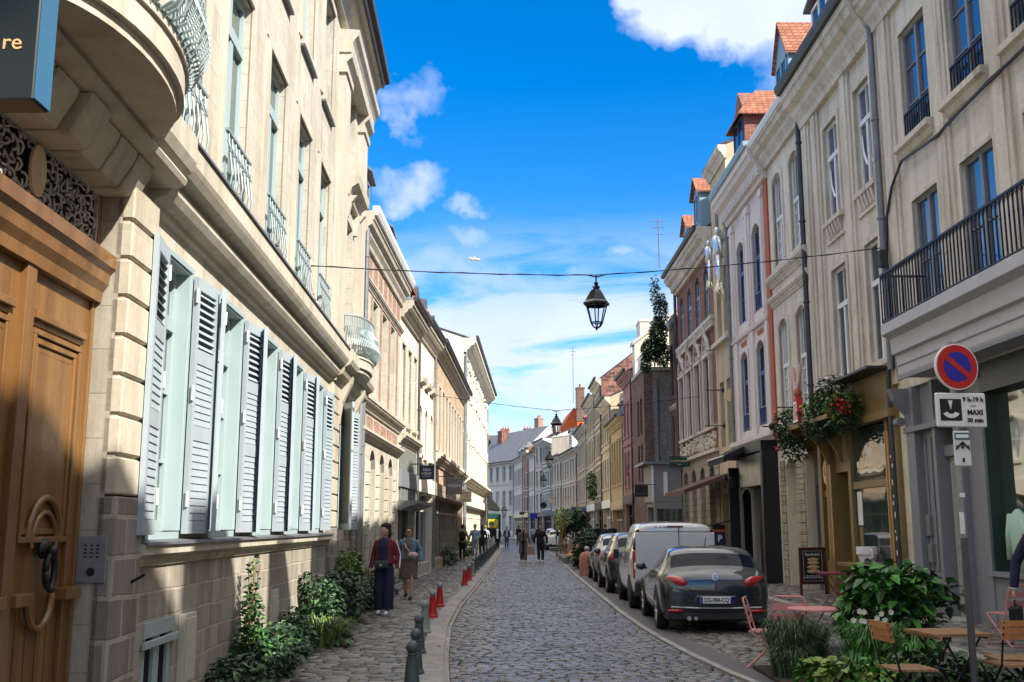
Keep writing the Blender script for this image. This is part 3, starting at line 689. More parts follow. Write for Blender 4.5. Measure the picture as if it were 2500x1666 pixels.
# oak carriage door
dz = -.19; dm = MB(); a, b = door['s0'], door['s1']; mid = S(6.68); W2 = (b-a)/2
dm.box(a, b, dz-.02, dz, .02, 3.42)
dm.box(a, a+.05, dz, dz+.06, .02, 4.30); dm.box(b-.05, b, dz, dz+.06, .02, 4.30); dm.box(mid-.07, mid+.07, dz, dz+.085, .02, 3.42)
def frame_panel(m, x0, x1, z0, z1, d, w=.045, p=.03, n=3):
    for k in range(n):
        q = k*w*1.35; pp = p*(1-.28*k)
        m.box(x0+q, x1-q, d, d+pp, z0+q, z0+q+w); m.box(x0+q, x1-q, d, d+pp, z1-q-w, z1-q); m.box(x0+q, x0+q+w, d, d+pp, z0+q+w, z1-q-w); m.box(x1-q-w, x1-q, d, d+pp, z0+q+w, z1-q-w)
knk = []
for (x0, x1) in ((a+.05, mid-.07), (mid+.07, b-.05)):
    w = x1-x0; cx = (x0+x1)/2
    dm.box(x0, x0+.11, dz, dz+.035, .02, 3.42); dm.box(x1-.11, x1, dz, dz+.035, .02, 3.42)
    dm.box(x0+.11, x1-.11, dz, dz+.035, 3.16, 3.42); dm.box(x0+.11, x1-.11, dz, dz+.034, 3.06, 3.10); dm.box(x0+.09, x1-.09, dz, dz+.07, 3.10, 3.15)
    frame_panel(dm, x0+.12, x1-.12, 1.62, 3.04, dz, .04, .05)
    dm.box(x0+.17, x1-.17, dz, dz+.02, 1.7, 2.9)
    dm.box(x0, cx-.27, dz, dz+.12, 1.22, 1.30); dm.box(cx+.27, x1, dz, dz+.12, 1.22, 1.30)
    dm.box(x0+.11, x1-.11, dz, dz+.03, .02, .22)
    for q in range(1, 5): dm.box(x0+.11+(w-.22)*q/5-.004, x0+.11+(w-.22)*q/5+.004, dz, dz+.008, .22, 1.22)
    for (r, zc, tt, a0, a1) in ((.27, 1.62, .026, 0, 180), (.20, 1.60, .020, -5, 185), (.20, 1.27, .028, 180, 360)):
        pts = [(cx+r*math.cos(R(a0+(a1-a0)*k/14)), dz+.04, zc+r*math.sin(R(a0+(a1-a0)*k/14))*1.12) for k in range(15)]
        dm.tube(pts, tt, 6)
    knk.append((cx, 1.42))
dr = dm.build('door', M['wood'], L1.root, bevel=.004)
for cx, cz in knk:
    k = MB(); k.lathe([(.07, 0), (.07, .02), (.05, .04), (.02, .06)], (0, 0, 0), 12)
    k.xf(Matrix.Translation((cx, dz+.03, cz+.16)) @ Matrix.Rotation(R(-90), 4, 'X'))
    k.tube([(cx+.075*math.cos(2*math.pi*q/18), dz+.10, cz+.01+.115*math.sin(2*math.pi*q/18)) for q in range(19)], .024, 7, ref=(0, 1, 0))
    k.blob((cx, dz+.11, cz+.14), .05, .04, .045); k.blob((cx, dz+.11, cz-.11), .035, .03, .03)
    k.build('door_knocker', M['iron'], dr, smooth=True)
# transom: wooden cornice, board, scrolled grille
mb = MB().prism([(dz-.02, 3.42), (dz+.10, 3.42), (dz+.11, 3.50), (dz+.15, 3.56), (dz+.16, 3.64), (dz+.20, 3.68), (dz+.20, 3.78), (dz+.05, 3.84), (dz-.02, 3.84)], a+.001, b-.001)
tb = mb.build('transom_cornice', M['wood'], L1.root)
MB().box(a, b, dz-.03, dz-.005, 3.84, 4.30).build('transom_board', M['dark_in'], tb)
gm_ = MB(); gm_.box(a+.06, b-.06, dz+.02, dz+.05, 3.86, 3.885); gm_.box(a+.06, b-.06, dz+.02, dz+.05, 4.26, 4.29); gm_.box(a+.05, a+.075, dz+.02, dz+.05, 3.86, 4.29); gm_.box(b-.075, b-.05, dz+.02, dz+.05, 3.86, 4.29)
rr = random.Random(3); xx = a+.14
for col in range(24):
    for row in range(4):
        cx = a+.11+(b-a-.22)*(col+.5)/24; cz = 3.91+.11*row+(.03 if col % 2 else 0)
        if abs(cx-mid) < .16 and row in (1, 2): continue
        ph = rr.uniform(0, 6.28); sg = rr.choice((-1, 1)); R0 = rr.uniform(.045, .07)
        gm_.tube([(cx+R0*(1-k/13)*math.cos(ph+sg*k*.62), dz+.035+.012*math.sin(k), cz+R0*(1-k/13)*math.sin(ph+sg*k*.62)) for k in range(11)], .010, 4)
gm_.build('transom_grille', plain('pale weathered iron', (.36, .36, .35), .55, .1, var=.3, vscale=20), tb)
MB().lathe([(.12, 0), (.12, .02)], (0, 0, 0), 16, 0, 1, 1.5).xf(Matrix.Translation((mid, dz+.05, 4.07)) @ Matrix.Rotation(R(-90), 4, 'X')).build('cartouche', M['ochre'], tb)
# intercom, hook, graffiti-free door reveal
im = MB().box(S(7.87)+.002, S(7.87)+.022, -.13, .085, 1.32, 1.66)
io = im.build('intercom', M['steel'], L1.root, bevel=.004); x0 = S(7.87)+.022
m = MB()
for i in range(3):
    for j in range(4): m.box(x0, x0+.004, -.07+.045*i-.008, -.07+.045*i+.008, 1.50+.028*j, 1.512+.028*j)
m.lathe([(.03, 0), (.03, .012)], (0, 0, 0), 12).xf(Matrix.Translation((x0, -.02, 1.40)) @ Matrix.Rotation(R(90), 4, 'Y'), len(m.v)-24)
m.build('keypad', M['black'], io)
MB().tube([(S(8.3), .13, 1.30), (S(8.28), .24, 1.36)], .012, 6).build('wall_hook', M['iron'], L1.root)
# cellar vent and meter box
v = MB(); a0, a1 = vent['s0'], vent['s1']; v.box(a0, a1, -.03, -.02, .02, .93)
v.box(a0, a1, -.03, .05, .80, .93); v.box(a0, a0+.10, -.03, .03, .02, .8); v.box(a1-.10, a1, -.03, .03, .02, .8); v.box((a0+a1)/2-.08, (a0+a1)/2+.08, -.03, .03, .02, .8); v.box(a0-.08, a1+.06, .05, .08, .72, .78)
vo = v.build('cellar_vent', M['frame_pale'], L1.root, bevel=.003)
v = MB()
for k in range(14):
    x = a0+.12+(a1-a0-.24)*k/13; v.box(x-.008, x+.008, -.015, .005, .02, .8)
v.box(a0+.1, a1-.1, -.019, -.016, .02, .8); v.build('vent_bars', M['black'], vo)
v = MB(); v.box(S(10.02), S(10.42), .036, .10, .02, .92); v.box(S(10.05), S(10.39), .10, .112, .30, .88); v.build('meter_box', M['cream_paint'], L1.root, bevel=.004)
v = MB(); v.box(vent2['s0']-.03, vent2['s1']+.03, -.02, .06, .1, .88); v.box(vent2['s0'], vent2['s1'], .06, .07, .12, .8); v.build('vent_cover', M['cream_paint'], L1.root, bevel=.004)
# pipe at the far corner, junction box, small things on the wall
L1.pipe(.10, .1, 4.6, 'zinc', .06, .12); L1.strip(S(17.02), S(16.9), .0, .12, 5.02, 5.40, M['cream_paint'], 'junction_box')
# curved balconies
def bow_balcony(Yc, hw, dep, z, lab, rail=.95, matr='iron_pale', slabm='cream_plain'):
    c = S(Yc); n = 22; m = MB()
    def ring(k, e): q = math.pi*k/n; return (c-(hw+e)*math.cos(q), .10+(dep+e)*math.sin(q)**.85)
    for (z0, z1, e) in ((z-.14, z-.06, -.05), (z-.06, z+.12, 0), (z+.12, z+.16, .025)):
        pts = [ring(k, e) for k in range(n+1)]; pts = [(pts[0][0], -.02)]+pts+[(pts[-1][0], -.02)]
        m.prism(pts, z0, z1, 'z')
    o = m.build('balcony', M[slabm], L1.root)
    m = MB()
    for e, zz, r in ((.015, z+.20, .018), (.0, z+rail, .022), (.0, z+rail*.78, .010)):
        m.tube([(*ring(k, e), zz) for k in range(n+1)], r, 6)
    for k in range(1, 2*n):
        q = math.pi*k/(2*n)
        def pt(e, zz): return (c-(hw+e)*math.cos(q), .10+(dep+e)*math.sin(q)**.85, zz)
        m.tube([pt(.0, z+rail), pt(0, z+rail*.75), pt(.10, z+rail*.52), pt(.16, z+rail*.36), pt(.10, z+rail*.24), pt(.015, z+.18)], .011, 5)
    m.build('balcony_railing', M[matr], o)
    # flat bands of the ironwork
    m = MB()
    for k in range(2*n):
        q = math.pi*(k+.5)/(2*n); P = lambda e, zz: (c-(hw+e)*math.cos(q), .10+(dep+e)*math.sin(q)**.85, zz)
        m.tube([P(.02, z+rail*.78), P(.12, z+rail*.62), P(.10, z+rail*.5)], .009, 4)
    m.build('iron_scroll', M[matr], o); return o
bow_balcony(6.45, 1.26, .67, 4.80, '')
bow_balcony(21.3, 1.15, .47, 4.88, '')
mb = MB()
for s0_ in (S(20.5), S(22.6)): mb.prism([(0, 3.7), (.08, 3.7), (.10, 4.1), (.28, 4.5), (.32, 4.75), (0, 4.75)], s0_-.12, s0_+.12)
mb.build('balcony_bracket', M['trim'], L1.root)

# hanging box sign by the door
sg = thing('hanging_sign', 'dark petrol green box sign with gold letters at the top left corner', 'sign', (-2.36, 4.86, 3.80))
MB().box(-.75, 0, 0, .18, 0, 1.6).build('sign_box', [M['petrol']], sg, bevel=.01)
MB().box(.001, .006, .004, .176, .01, 1.59).build('sign_lit_side', M['petrol_lit'], sg)  # thin sheet carrying the painted sunlight of this face
text('re', .118, M['gold'], sg, frame_mat((-.075, -.003, .30), (1, 0, 0), (0, 0, 1)), ext=.003, align='RIGHT')
MB().tube([(-.9, .09, 1.5), (-.1, .09, 1.5)], .02, 6).build('bracket', M['iron'], sg)

# ================================================================ right side, near
fat_ = at
def rx(Y): return 8.0-.00667*(Y-10)
R1 = B('balcony_townhouse', 'cream townhouse at the right edge with a long black iron balcony over a grey shopfront', (rx(11.3), 11.3), (rx(21.3), 21.3))
h1 = R1.hole
yy = [(18.7, 20.0), (16.45, 17.8), (14.2, 15.5), (12.0, 13.3)]
u1 = [h1(a, b, 9.28, 11.62, reveal=.15) for a, b in yy]; m1 = [h1(a-.05, b-.12, 5.56, 8.05, reveal=.15) for a, b in yy]
shop1 = h1(11.6, 20.85, .02, 4.45, reveal=.30)
R1.wall(13.3, M['r_cream2'], u1+m1+[shop1], depth=9, rise=2.6)
R1.roof(13.3, 2.6, M['tile'], 9, .35)
for o in u1: R1.window(o, 'casement', 'frame_grey', 'glass_blue', 2, 3, fw=.06)
for o in m1: R1.window(o, 'casement', 'frame_grey', 'glass_blue', 2, 2, fw=.06)
R1.cornice(12.3, .9, .45, M['r_trim']); R1.gutter(13.16, .42)
mb = MB()
for o in u1: mb.prism([(0, o['z0']-.28), (.06, o['z0']-.26), (.12, o['z0']-.16), (.20, o['z0']-.12), (.20, o['z0']-.003), (-.2, o['z0']-.001)], o['s0']-.18, o['s1']+.18)
mb.build('sill', M['r_trim'], R1.root)
mb = MB()
for Yp in (20.75, 18.25, 16.02, 13.75, 11.7):
    x = R1.S(Yp); mb.box(x-.34, x+.34, -.02, .05, 5.5, 12.3); mb.box(x-.20, x+.20, -.02, .085, 5.5, 12.3)
mb.build('pilaster_strip', M['r_trim'], R1.root)
mb = MB()
for o in u1+m1:
    a, b, c, e = o['s0'], o['s1'], o['z0'], o['z1']; mb.box(a-.08, a, -.02, .03, c, e+.08); mb.box(b, b+.08, -.02, .03, c, e+.08); mb.box(a, b, -.02, .03, e, e+.08)
mb.build('window_surround', M['r_trim'], R1.root)
def straight_rail(b, s0, s1, d, z, h, n, name='window_guard', mat='iron', ends=False, d0=0, gothic=True):
    m = MB(); m.box(s0, s1, d-.02, d+.02, z+h-.04, z+h); m.box(s0, s1, d-.012, d+.012, z+.03, z+.055); st = (s1-s0)/n
    for k in range(n+1):
        x = s0+st*k; m.box(x-.011, x+.011, d-.011, d+.011, z+.03, z+h-.04)
        if k < n and gothic:
            m.tube([(x, d, z+h*.66), (x+st*.12, d, z+h*.84), (x+st*.5, d, z+h-.04)], .008, 4, cap=False); m.tube([(x+st, d, z+h*.66), (x+st*.88, d, z+h*.84), (x+st*.5, d, z+h-.04)], .008, 4, cap=False)
        if gothic: m.lathe([(.01, 0), (.022, .015), (.01, .03)], (x, d, z+h*.62), 6)
    if ends:
        for x in (s0, s1):
            m.box(x-.02, x+.02, d0, d, z+h-.04, z+h); m.box(x-.012, x+.012, d0, d, z+.03, z+.055)
            for q in range(1, 6): m.box(x-.011, x+.011, d0+(d-d0)*q/6-.011, d0+(d-d0)*q/6+.011, z+.03, z+h-.04)
    return m.build(name, M[mat], b.root)
for o in u1: straight_rail(R1, o['s0']+.01, o['s1']-.01, .0, 9.29, .62, 11)
bal_e = R1.S(19.6)
cp = MB()
cp.prism([(0, 4.50), (.60, 4.50), (.62, 4.55), (.64, 4.90), (.72, 4.93), (.74, 5.22), (.84, 5.27), (.90, 5.30), (.90, 5.50), (0, 5.50)], .02, bal_e)
cp.build('canopy', M['greycanopy'], R1.root, bevel=.006)
cb = MB(); cb.box(.02, bal_e-.02, .615, .648, 4.70, 4.72); cb.box(.02, bal_e+.002, .60, .64, 4.44, 4.498)
cb.build('canopy_moulding', M['greypaint'], R1.root)
straight_rail(R1, .05, bal_e-.03, .86, 5.50, .98, 62, 'balcony_railing', ends=True)
R1.strip(.1, bal_e-.1, .02, .82, 5.503, 5.53, M['lead'], 'balcony_floor')
# grey shopfront
s = R1.S; f = MB()
for Ya, Yb, p in ((20.85, 20.45, .06), (19.62, 19.5, .05), (18.62, 18.42, .05), (17.72, 17.62, .02), (11.9, 11.6, .05)): f.box(s(Ya), s(Yb), -.30, p, .0, 4.45)
f.box(s(20.45), s(19.62), -.30, -.1, 0, 4.45); f.box(s(18.42), s(17.72), -.30, -.06, .0, 4.45)
f.box(s(20.9), s(18.3), -.25, .10, 3.55, 3.66); f.box(s(17.62), s(11.9), -.28, .0, .0, .95); f.box(s(17.66), s(11.86), -.28, .09, .92, 1.0)
f.box(s(19.5), s(18.62), -.3, -.1, 3.0, 3.2)
for Y in (20.3, 20.05): f.box(s(Y)-.03, s(Y)+.03, -.1, -.07, .9, 3.4)
f.box(s(20.35), s(19.7), -.1, -.06, .3, .36); f.box(s(20.35), s(19.7), -.1, -.06, .8, .86)
f.prism([(.0, 3.66), (.06, 3.66), (.10, 3.9), (.34, 4.2), (.42, 4.42), (0, 4.42)], s(20.82), s(20.6)); f.lathe([(.0, 0), (.09, 0), (.09, .22), (0, .22)], (0, 0, 0), 12).xf(Matrix.Translation((s(20.82), .16, 3.78)) @ Matrix.Rotation(R(90), 4, 'Y'), len(f.v)-48)
sf = f.build('shopfront', M['greypaint'], R1.root, bevel=.004)
dd = MB(); a, b = sorted((s(19.5), s(18.62))); dd.box(a, b, -.3, -.2, .05, 3.0); frame_panel(dd, a+.1, b-.1, 1.35, 2.9, -.2, .04, .03, 2); frame_panel(dd, a+.1, b-.1, .2, 1.15, -.2, .04, .03, 2); dd.box(a+.3, b-.3, -.2, -.15, 1.2, 1.27)
dd.build('door', M['greydoor'], sf, bevel=.003)
MB().box(s(17.6), s(11.92), -.27, -.2, 1.0, 4.0).build('shop_glass', M['glass_green'], sf)
g = MB(); g.box(s(17.62), s(17.52), -.26, .02, 1.0, 4.2); g.box(s(15.0), s(14.95), -.26, -.1, 1.0, 4.0); g.box(s(17.5), s(11.92), -.26, .03, 3.95, 4.45); g.build('window_trim', plain('dark green paint', (.02, .05, .045), .4), sf)
ic = MB(); ic.box(s(20.42), s(20.22), -.1, -.03, 1.55, 1.95); ic.box(s(20.40), s(20.2), -.1, -.03, 1.05, 1.4); ic.build('letter_box', M['steel'], sf)
MB().box(s(19.7), s(18.5), -.3, .25, .0, .12).build('door_step', M['kerb'], R1.root)
ss_ = thing('shirt_display', 'pale mint shirts on a hanger behind the right hand shop window', 'clothes', R1.world(s(16.9), -.12, 1.0))
m = MB(); m.tube([(0, 0, 0), (0, 0, .5), (0, 0, .8), (0, 0, .95), (0, 0, 1.0)], [.2, .24, .26, .14, .05], 12, flat=.4, ref=(0, 1, 0)); m.tube([(0, .18, .9), (0, .30, .6), (0, .34, .2)], [.09, .08, .07], 8)
m.tube([(0, -.18, .9), (0, -.30, .6), (0, -.34, .2)], [.09, .08, .07], 8); m.build('shirt', plain('mint shirt', (.42, .60, .50), .8, var=.1), ss_, smooth=True)
bx = MB(); bx.box(-.1, .1, -.5, .5, -.02, .0); bx.build('shelf', M['greypaint'], ss_)

# pipe between R1 and R2 with the loose cables
R1.pipe(R1.L-.02, 4.9, 13.2, 'zinc', .07, .12, kink=-.0)
cab = thing('facade_cables', 'black cable bundle sagging across the cream facade beside the drainpipe', 'cable', (0, 0, 0))
m = MB(); pts = [R1.world(R1.S(Y), .12, z) for Y, z in ((11.5, 9.1), (14, 8.98), (16.2, 8.92), (17.8, 8.86), (18.3, 8.8), (20, 8.95), (20.6, 8.6), (20.95, 8.1), (21.1, 7.2), (21.12, 5.9), (21.1, 4.9))]
m.tube(pts, .028, 5); m.tube([p+Vector((.0, .06*math.sin(i*2), .04*math.cos(i*3))) for i, p in enumerate(pts)], .018, 5); m.build('cable', M['iron'], cab)
MB().box(-.12, .0, -.09, .09, 0, .35).build('cable_box', M['plastic'], cab, loc=R1.world(R1.S(20.98), .22, 7.0))

# ---- R2 cream facade with white tall windows over the ochre cafe front
R2 = B('cafe_townhouse', 'cream stone townhouse with white framed windows above the ochre cafe front', (rx(21.31), 21.31), (rx(26.75), 26.75))
h2 = R2.hole
u2 = [h2(21.75, 22.8, 9.15, 11.6, reveal=.15), h2(24.05, 25.15, 9.15, 11.6, reveal=.15)]
m2 = [h2(21.6, 22.65, 5.2, 7.9, reveal=.15), h2(23.95, 25.05, 5.2, 7.9, reveal=.15)]
sh2 = h2(21.5, 26.6, .02, 4.0, reveal=.5)
R2.wall(13.3, M['r_cream'], u2+m2+[sh2], depth=9, rise=2.8)
R2.roof(13.3, 2.8, M['slate'], 9, .45)
for o in u2+m2: R2.window(o, 'casement', 'frame_white', 'glass_blue' if o in u2 else 'glass', 2, 1, .66, fw=.075)
for i, o in enumerate(u2):
    a, b, c = o['s0'], o['s1'], o['z0']; y = -.085; m = MB()
    m.tube([(b-.12, y, c+1.35), (b-.16, y, c+.95), (b-.32, y, c+.65), (b-.55, y, c+.55)], [.03, .05, .055, .03], 6, flat=.4); m.tube([(a+.35, y, c+.55), (a+.22, y, c+.8), (a+.2, y, c+1.05)], [.05, .04, .02], 6, flat=.4)
    m.build('window_decoration', M['white'], R2.root)
R2.cornice(12.25, 1.1, .62, M['r_trim'], dent=0); R2.gutter(13.2, .58, 'gutter', h=.24, w=.2)
mb = MB(); s = R2.S
for Yp in (21.45, 23.35, 25.75, 26.55):
    x = s(Yp); w = .28; mb.box(x-w, x+w, -.02, .06, 4.6, 12.3); mb.box(x-w+.12, x+w-.12, -.02, .10, 4.6, 12.3)
mb.build('pilaster_strip', M['r_trim'], R2.root)
mb = MB()
for o in u2+m2:
    a, b, c, e = o['s0'], o['s1'], o['z0'], o['z1']; mb.box(a-.12, a, -.02, .045, c, e+.12); mb.box(b, b+.12, -.02, .045, c, e+.12); mb.box(a, b, -.02, .045, e, e+.12)
    mb.box(a-.16, b+.16, -.1, .13, c-.12, c-.002)
    for k in range(5): mb.prism([(0, c-.42), (.03, c-.42), (.09, c-.22), (.11, c-.12), (0, c-.12)], a+.05+(b-a)*k/5, a+.05+(b-a)*k/5+.13)
    mb.box(a-.1, b+.1, 0, .05, c-.56, c-.50)
mb.build('window_surround', M['r_trim'], R2.root)
R2.dormer(s(24.6), 13.5, 1.5, 1.5, .1, 2.6, 'zinc', 'darkred', 'frame_white', .22, False)
# ochre front
f = MB()
for Ya, Yb, p in ((26.75, 26.5, .10), (25.95, 25.6, .14), (24.5, 24.3, .08), (22.05, 21.88, .06), (21.5, 21.3, .08)): f.box(s(Ya), s(Yb), -.4, p, 0, 3.95)
f.box(s(26.7), s(21.31), -.3, .20, 3.95, 4.12); f.box(s(25.0), s(21.31), -.02, .12, 4.12, 4.95)
f.box(s(24.3), s(22.05), -.35, .14, 0, .85); f.box(s(24.3), s(22.05), -.3, .05, 2.56, 2.72); f.box(s(24.3), s(22.05), -.2, .50, .85, .93)
f.box(s(21.85), s(21.5), -.3, .1, 0, .9); f.box(s(25.6), s(24.55), -.4, .02, 3.0, 3.95); f.box(s(26.5), s(25.95), -.4, .05, 0, .9); f.box(s(26.5), s(25.95), -.4, .05, 2.45, 2.6); f.box(s(26.5), s(25.95), -.4, .03, 3.5, 3.95)
f.box(s(25.6), s(24.55), -.45, -.35, .05, 1.0)
sf = f.build('shopfront', M['ochrewood'], R2.root, bevel=.006)
gb = MB(); gb.box(s(24.3), s(22.05), -.06, -.0, .93, 3.9); gb.build('shop_glass', M['glass_green'], sf)
gb = MB(); gb.box(s(26.5), s(25.95), -.2, -.15, .9, 2.45); gb.box(s(25.5), s(24.65), -.4, -.36, 1.0, 3.0); gb.box(s(21.85), s(21.5), -.1, -.05, .9, 3.9); gb.build('side_glass', M['glass'], sf)
gl = MB()
for Y in (25.62, 25.93, 21.87, 22.03): gl.box(s(Y)-.012, s(Y)+.012, .05, .155 if Y > 23 else .08, .9, 3.7)
gl.build('gold_moulding', M['gold'], sf)
mb = MB(); mb.lathe([(.20, 0), (.20, .03), (.16, .04)], (0, 0, 0), 20, 0, 1, 1.5).xf(Matrix.Translation((s(26.22), .05, 3.05)) @ Matrix.Rotation(R(-90), 4, 'X'))
ov = mb.build('house_number', M['signcream'], R2.root); text('6', .3, M['ochrewood'], ov, frame_mat((s(26.22), .095, 3.05), (-1, 0, 0), (0, 0, 1)))
# flower shelf with curved brackets
mb = MB(); mb.box(s(26.75), s(23.4), .12, .85, 4.12, 4.22)
for Y in (26.6, 25.6, 24.6): mb.prism([(.15, 3.2), (.22, 3.22), (.30, 3.45), (.48, 3.75), (.78, 3.98), (.82, 4.12), (.15, 4.12)], s(Y)-.04, s(Y)+.04)
mb.build('shelf_brackets', M['ochrewood'], R2.root, bevel=.004)
mb = MB(); mb.box(s(24.0), s(21.35), .02, .6, 4.95, 5.0); mb.tube([(s(21.5), .15, 4.98), (s(21.37), .16, 4.9), (s(21.36), .16, .2)], .05, 8); mb.build('edge_pipe', M['gutter'], R2.root)
pm = MB()
for i, (z, q) in enumerate([(3.1, .03), (2.9, -.03), (2.55, .02), (2.3, 0), (2.15, .03), (1.9, -.02), (1.6, .02), (1.45, -.02), (1.15, 0), (.85, .02), (.6, .0), (.35, .01)]):
    pm.box(s(21.36)-.04+q, s(21.36)+.0+q, .205, .212, z, z+.05+.03*(i % 3))
pm.build('sticker', M['white'], R2.root)
# menu sheets in the window, cup
mb = MB(); mb.box(s(24.15), s(23.85), .002, .008, 1.75, 2.5); mb.build('menu_sheet', M['white'], sf)
mb = MB(); mb.box(s(24.1), s(23.88), .002, .008, 1.2, 1.72); mb.build('poster', M['ochrewood'], sf)
cup = thing('cup_ornament', 'large white cup ornament standing in the ochre cafe window', 'ornament', R2.world(s(22.95), .26, .935))
MB().lathe([(.12, 0), (.16, .03), (.20, .18), (.23, .20), (.23, .36), (.19, .36), (.18, .3)], (0, 0, 0), 20).build('cup_body', M['white'], cup, smooth='auto')
MB().tube([(0, -.21, .3), (0, -.33, .28), (0, -.33, .15), (0, -.2, .1)], .025, 6).build('cup_handle', M['white'], cup)

# ---- R3 arched windows
R3 = B('arched_window_house', 'cream stone house with arched small-paned white windows and two low street arches', (rx(26.76), 26.76), (rx(30.8), 30.8))
h3 = R3.hole; s = R3.S
u3 = [h3(27.35, 28.35, 9.35, 12.05, arch=.25, reveal=.15), h3(29.2, 30.2, 9.35, 12.05, arch=.25, reveal=.15)]
m3 = [h3(27.35, 28.35, 4.95, 7.65, arch=.25, reveal=.15), h3(29.2, 30.2, 4.95, 7.65, arch=.25, reveal=.15)]
g3 = [h3(26.95, 28.25, .02, 3.72, arch=.22, reveal=.30), h3(29.0, 30.2, .02, 3.62, arch=.22, reveal=.35)]
R3.wall(13.4, M['r_cream2'], u3+m3+g3, depth=9, rise=2.6, reveal=.15)
R3.roof(13.4, 2.6, M['slate'], 9, .4)
for i, o in enumerate(u3+m3): R3.window(o, 'casement', 'frame_white', 'glass_pale' if i == 3 else 'glass', 4, 4, .5, fw=.07)
R3.surround(u3+m3, M['r_trim'], .13, .04, 0)
R3.dormer(s(27.85), 13.45, 1.35, 1.35, .22, 2.8, 'tile', 'frame_tblue', 'frame_tblue', 1.05, False, over=.1)
R3.cornice(12.55, .85, .5, M['r_trim']); R3.gutter(13.22, .42, 'frame_white', h=.2)
R3.cornice(8.75, .32, .2, M['r_trim'], name='string_course'); R3.cornice(8.15, .3, .16, M['r_trim'], name='string_course'); R3.cornice(4.2, .35, .2, M['r_trim'], name='string_course')
R3.pipe(.12, 4.3, 13.3, 'gutter', .07, .14, kink=-.05)
o = g3[0]; d = MB(); d.box(o['s0'], o['s1'], -.33, -.25, .05, 3.7); frame_panel(d, o['s0']+.15, (o['s0']+o['s1'])/2-.05, 1.2, 2.9, -.25, .04, .03, 2); frame_panel(d, (o['s0']+o['s1'])/2+.05, o['s1']-.15, 1.2, 2.9, -.25, .04, .03, 2); d.build('door', M['bluedoor'], R3.root)
R3.strip(g3[1]['s0'], g3[1]['s1'], -.34, -.3, .02, 3.6, M['greyrend'], 'blocked_arch')
mb = MB()
for Ya, Yb in ((28.28, 28.97), (30.22, 30.7)):
    z = 0
    while z < 3.3: mb.box(s(Ya)+.01, s(Yb)-.01, -.02, .045, z+.012, z+.29); z += .30
mb.build('quoin_pier', M['rust'], R3.root, bevel=.01)

# ---- R4 pink white house over the black shop
R4 = B('pinkish_house', 'pinkish white house with arched blue windows and a terracotta edge above a black shopfront', (rx(30.81), 30.81), (rx(36.4), 36.4))
h4 = R4.hole; s = R4.S
u4 = [h4(31.9, 32.95, 8.5, 11.3, arch=.3, reveal=.16), h4(34.15, 35.2, 8.5, 11.3, arch=.3, reveal=.16)]; m4 = [h4(31.9, 32.95, 4.85, 7.5, arch=.3, reveal=.16), h4(34.15, 35.2, 4.85, 7.5, arch=.3, reveal=.16)]
g4 = h4(31.3, 36.1, .02, 3.5, reveal=.9)
R4.wall(13.4, M['pinkwhite'], u4+m4+[g4], depth=9, rise=2.6)
for o in u4+m4: R4.window(o, 'casement', 'frame_blue', 'glass', 2, 2, .62, fw=.09)
for o in u4[:1]+m4: straight_rail(R4, o['s0']+.02, o['s1']-.02, -.02, o['z0']+.02, .55, 7, mat='frame_blue', gothic=False)
R4.strip(.012, .42, .0, .05, 4.3, 12.5, M['terracotta'], 'painted_strip')
mb = MB()
for Yp, w in ((31.5, .16), (33.5, .30), (35.8, .26)):
    x = s(Yp); mb.box(x-w, x+w, -.02, .07, 4.3, 12.0); mb.box(x-w-.05, x+w+.05, -.02, .12, 11.9, 12.15); mb.box(x-w*.5, x+w*.5, .0, .11, 8.2, 11.9)
mb.prism([(0, 4.25), (.1, 4.25), (.24, 4.4), (.24, 4.55), (0, 4.6)], .01, R4.L-.01); mb.prism([(0, 7.95), (.1, 7.98), (.12, 8.08), (0, 8.12)], .43, R4.L-.01)
mb.build('pilaster_strip', M['pinkwhite'], R4.root)
mb = MB()
for Y in (32.4, 34.7): mb.box(s(Y)-.35, s(Y)+.35, 0, .02, 7.7, 7.85)
mb.build('brick_inset', M['terracotta'], R4.root)
R4.surround(u4+m4, M['pinkwhite'], .12, .05, 0)
R4.cornice(12.3, 1.1, .6, M['pinkwhite'], dent=.28); R4.gutter(13.3, .55, 'frame_tblue', h=.2)
R4.roof(13.4, 2.6, M['tile'], 9, .5)
R4.dormer(s(33.2), 13.45, 1.6, 1.75, .25, 2.8, 'tile', 'brick', 'frame_blue', .9, True, over=.22)
R4.pipe(R4.L-.1, 4.3, 13.3, 'zinc', .06, .12, kink=.05)
# black shop
f = MB(); f.box(s(31.25), s(31.0), -.5, .48, 0, 4.25); f.box(s(36.2), s(36.05), -.5, .4, 0, 3.7); f.box(s(36.2), s(31.0), -.1, .50, 3.95, 4.25); f.box(s(36.2), s(31.25), -.6, .10, 3.0, 3.96)
f.box(s(31.6), s(31.45), .0, .2, 0, 3.0)
sf = f.build('shopfront', M['black'], R4.root)
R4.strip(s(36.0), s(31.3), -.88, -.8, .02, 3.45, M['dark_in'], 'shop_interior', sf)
R4.strip(s(34.1), s(31.3), .12, .46, 2.95, 3.9, plain('brushed dark steel', (.16, .165, .15), .35, .6, var=.6, vscale=1.2), 'metal_fascia', sf)
mb = MB()
for Y in (31.75, 32.35, 33.85, 34.05, 35.7): mb.box(s(Y)-.035, s(Y)+.035, .02, .12, 0, 3.0)
x0, x1, rr0 = s(35.7), s(34.05), .82; cx = (x0+x1)/2
mb.tube([(cx+rr0*math.cos(R(q)), .07, 2.55+.42*math.sin(R(q))) for q in range(0, 181, 15)], .035, 6)
mb.build('white_pilaster', M['shopgrey'], sf)
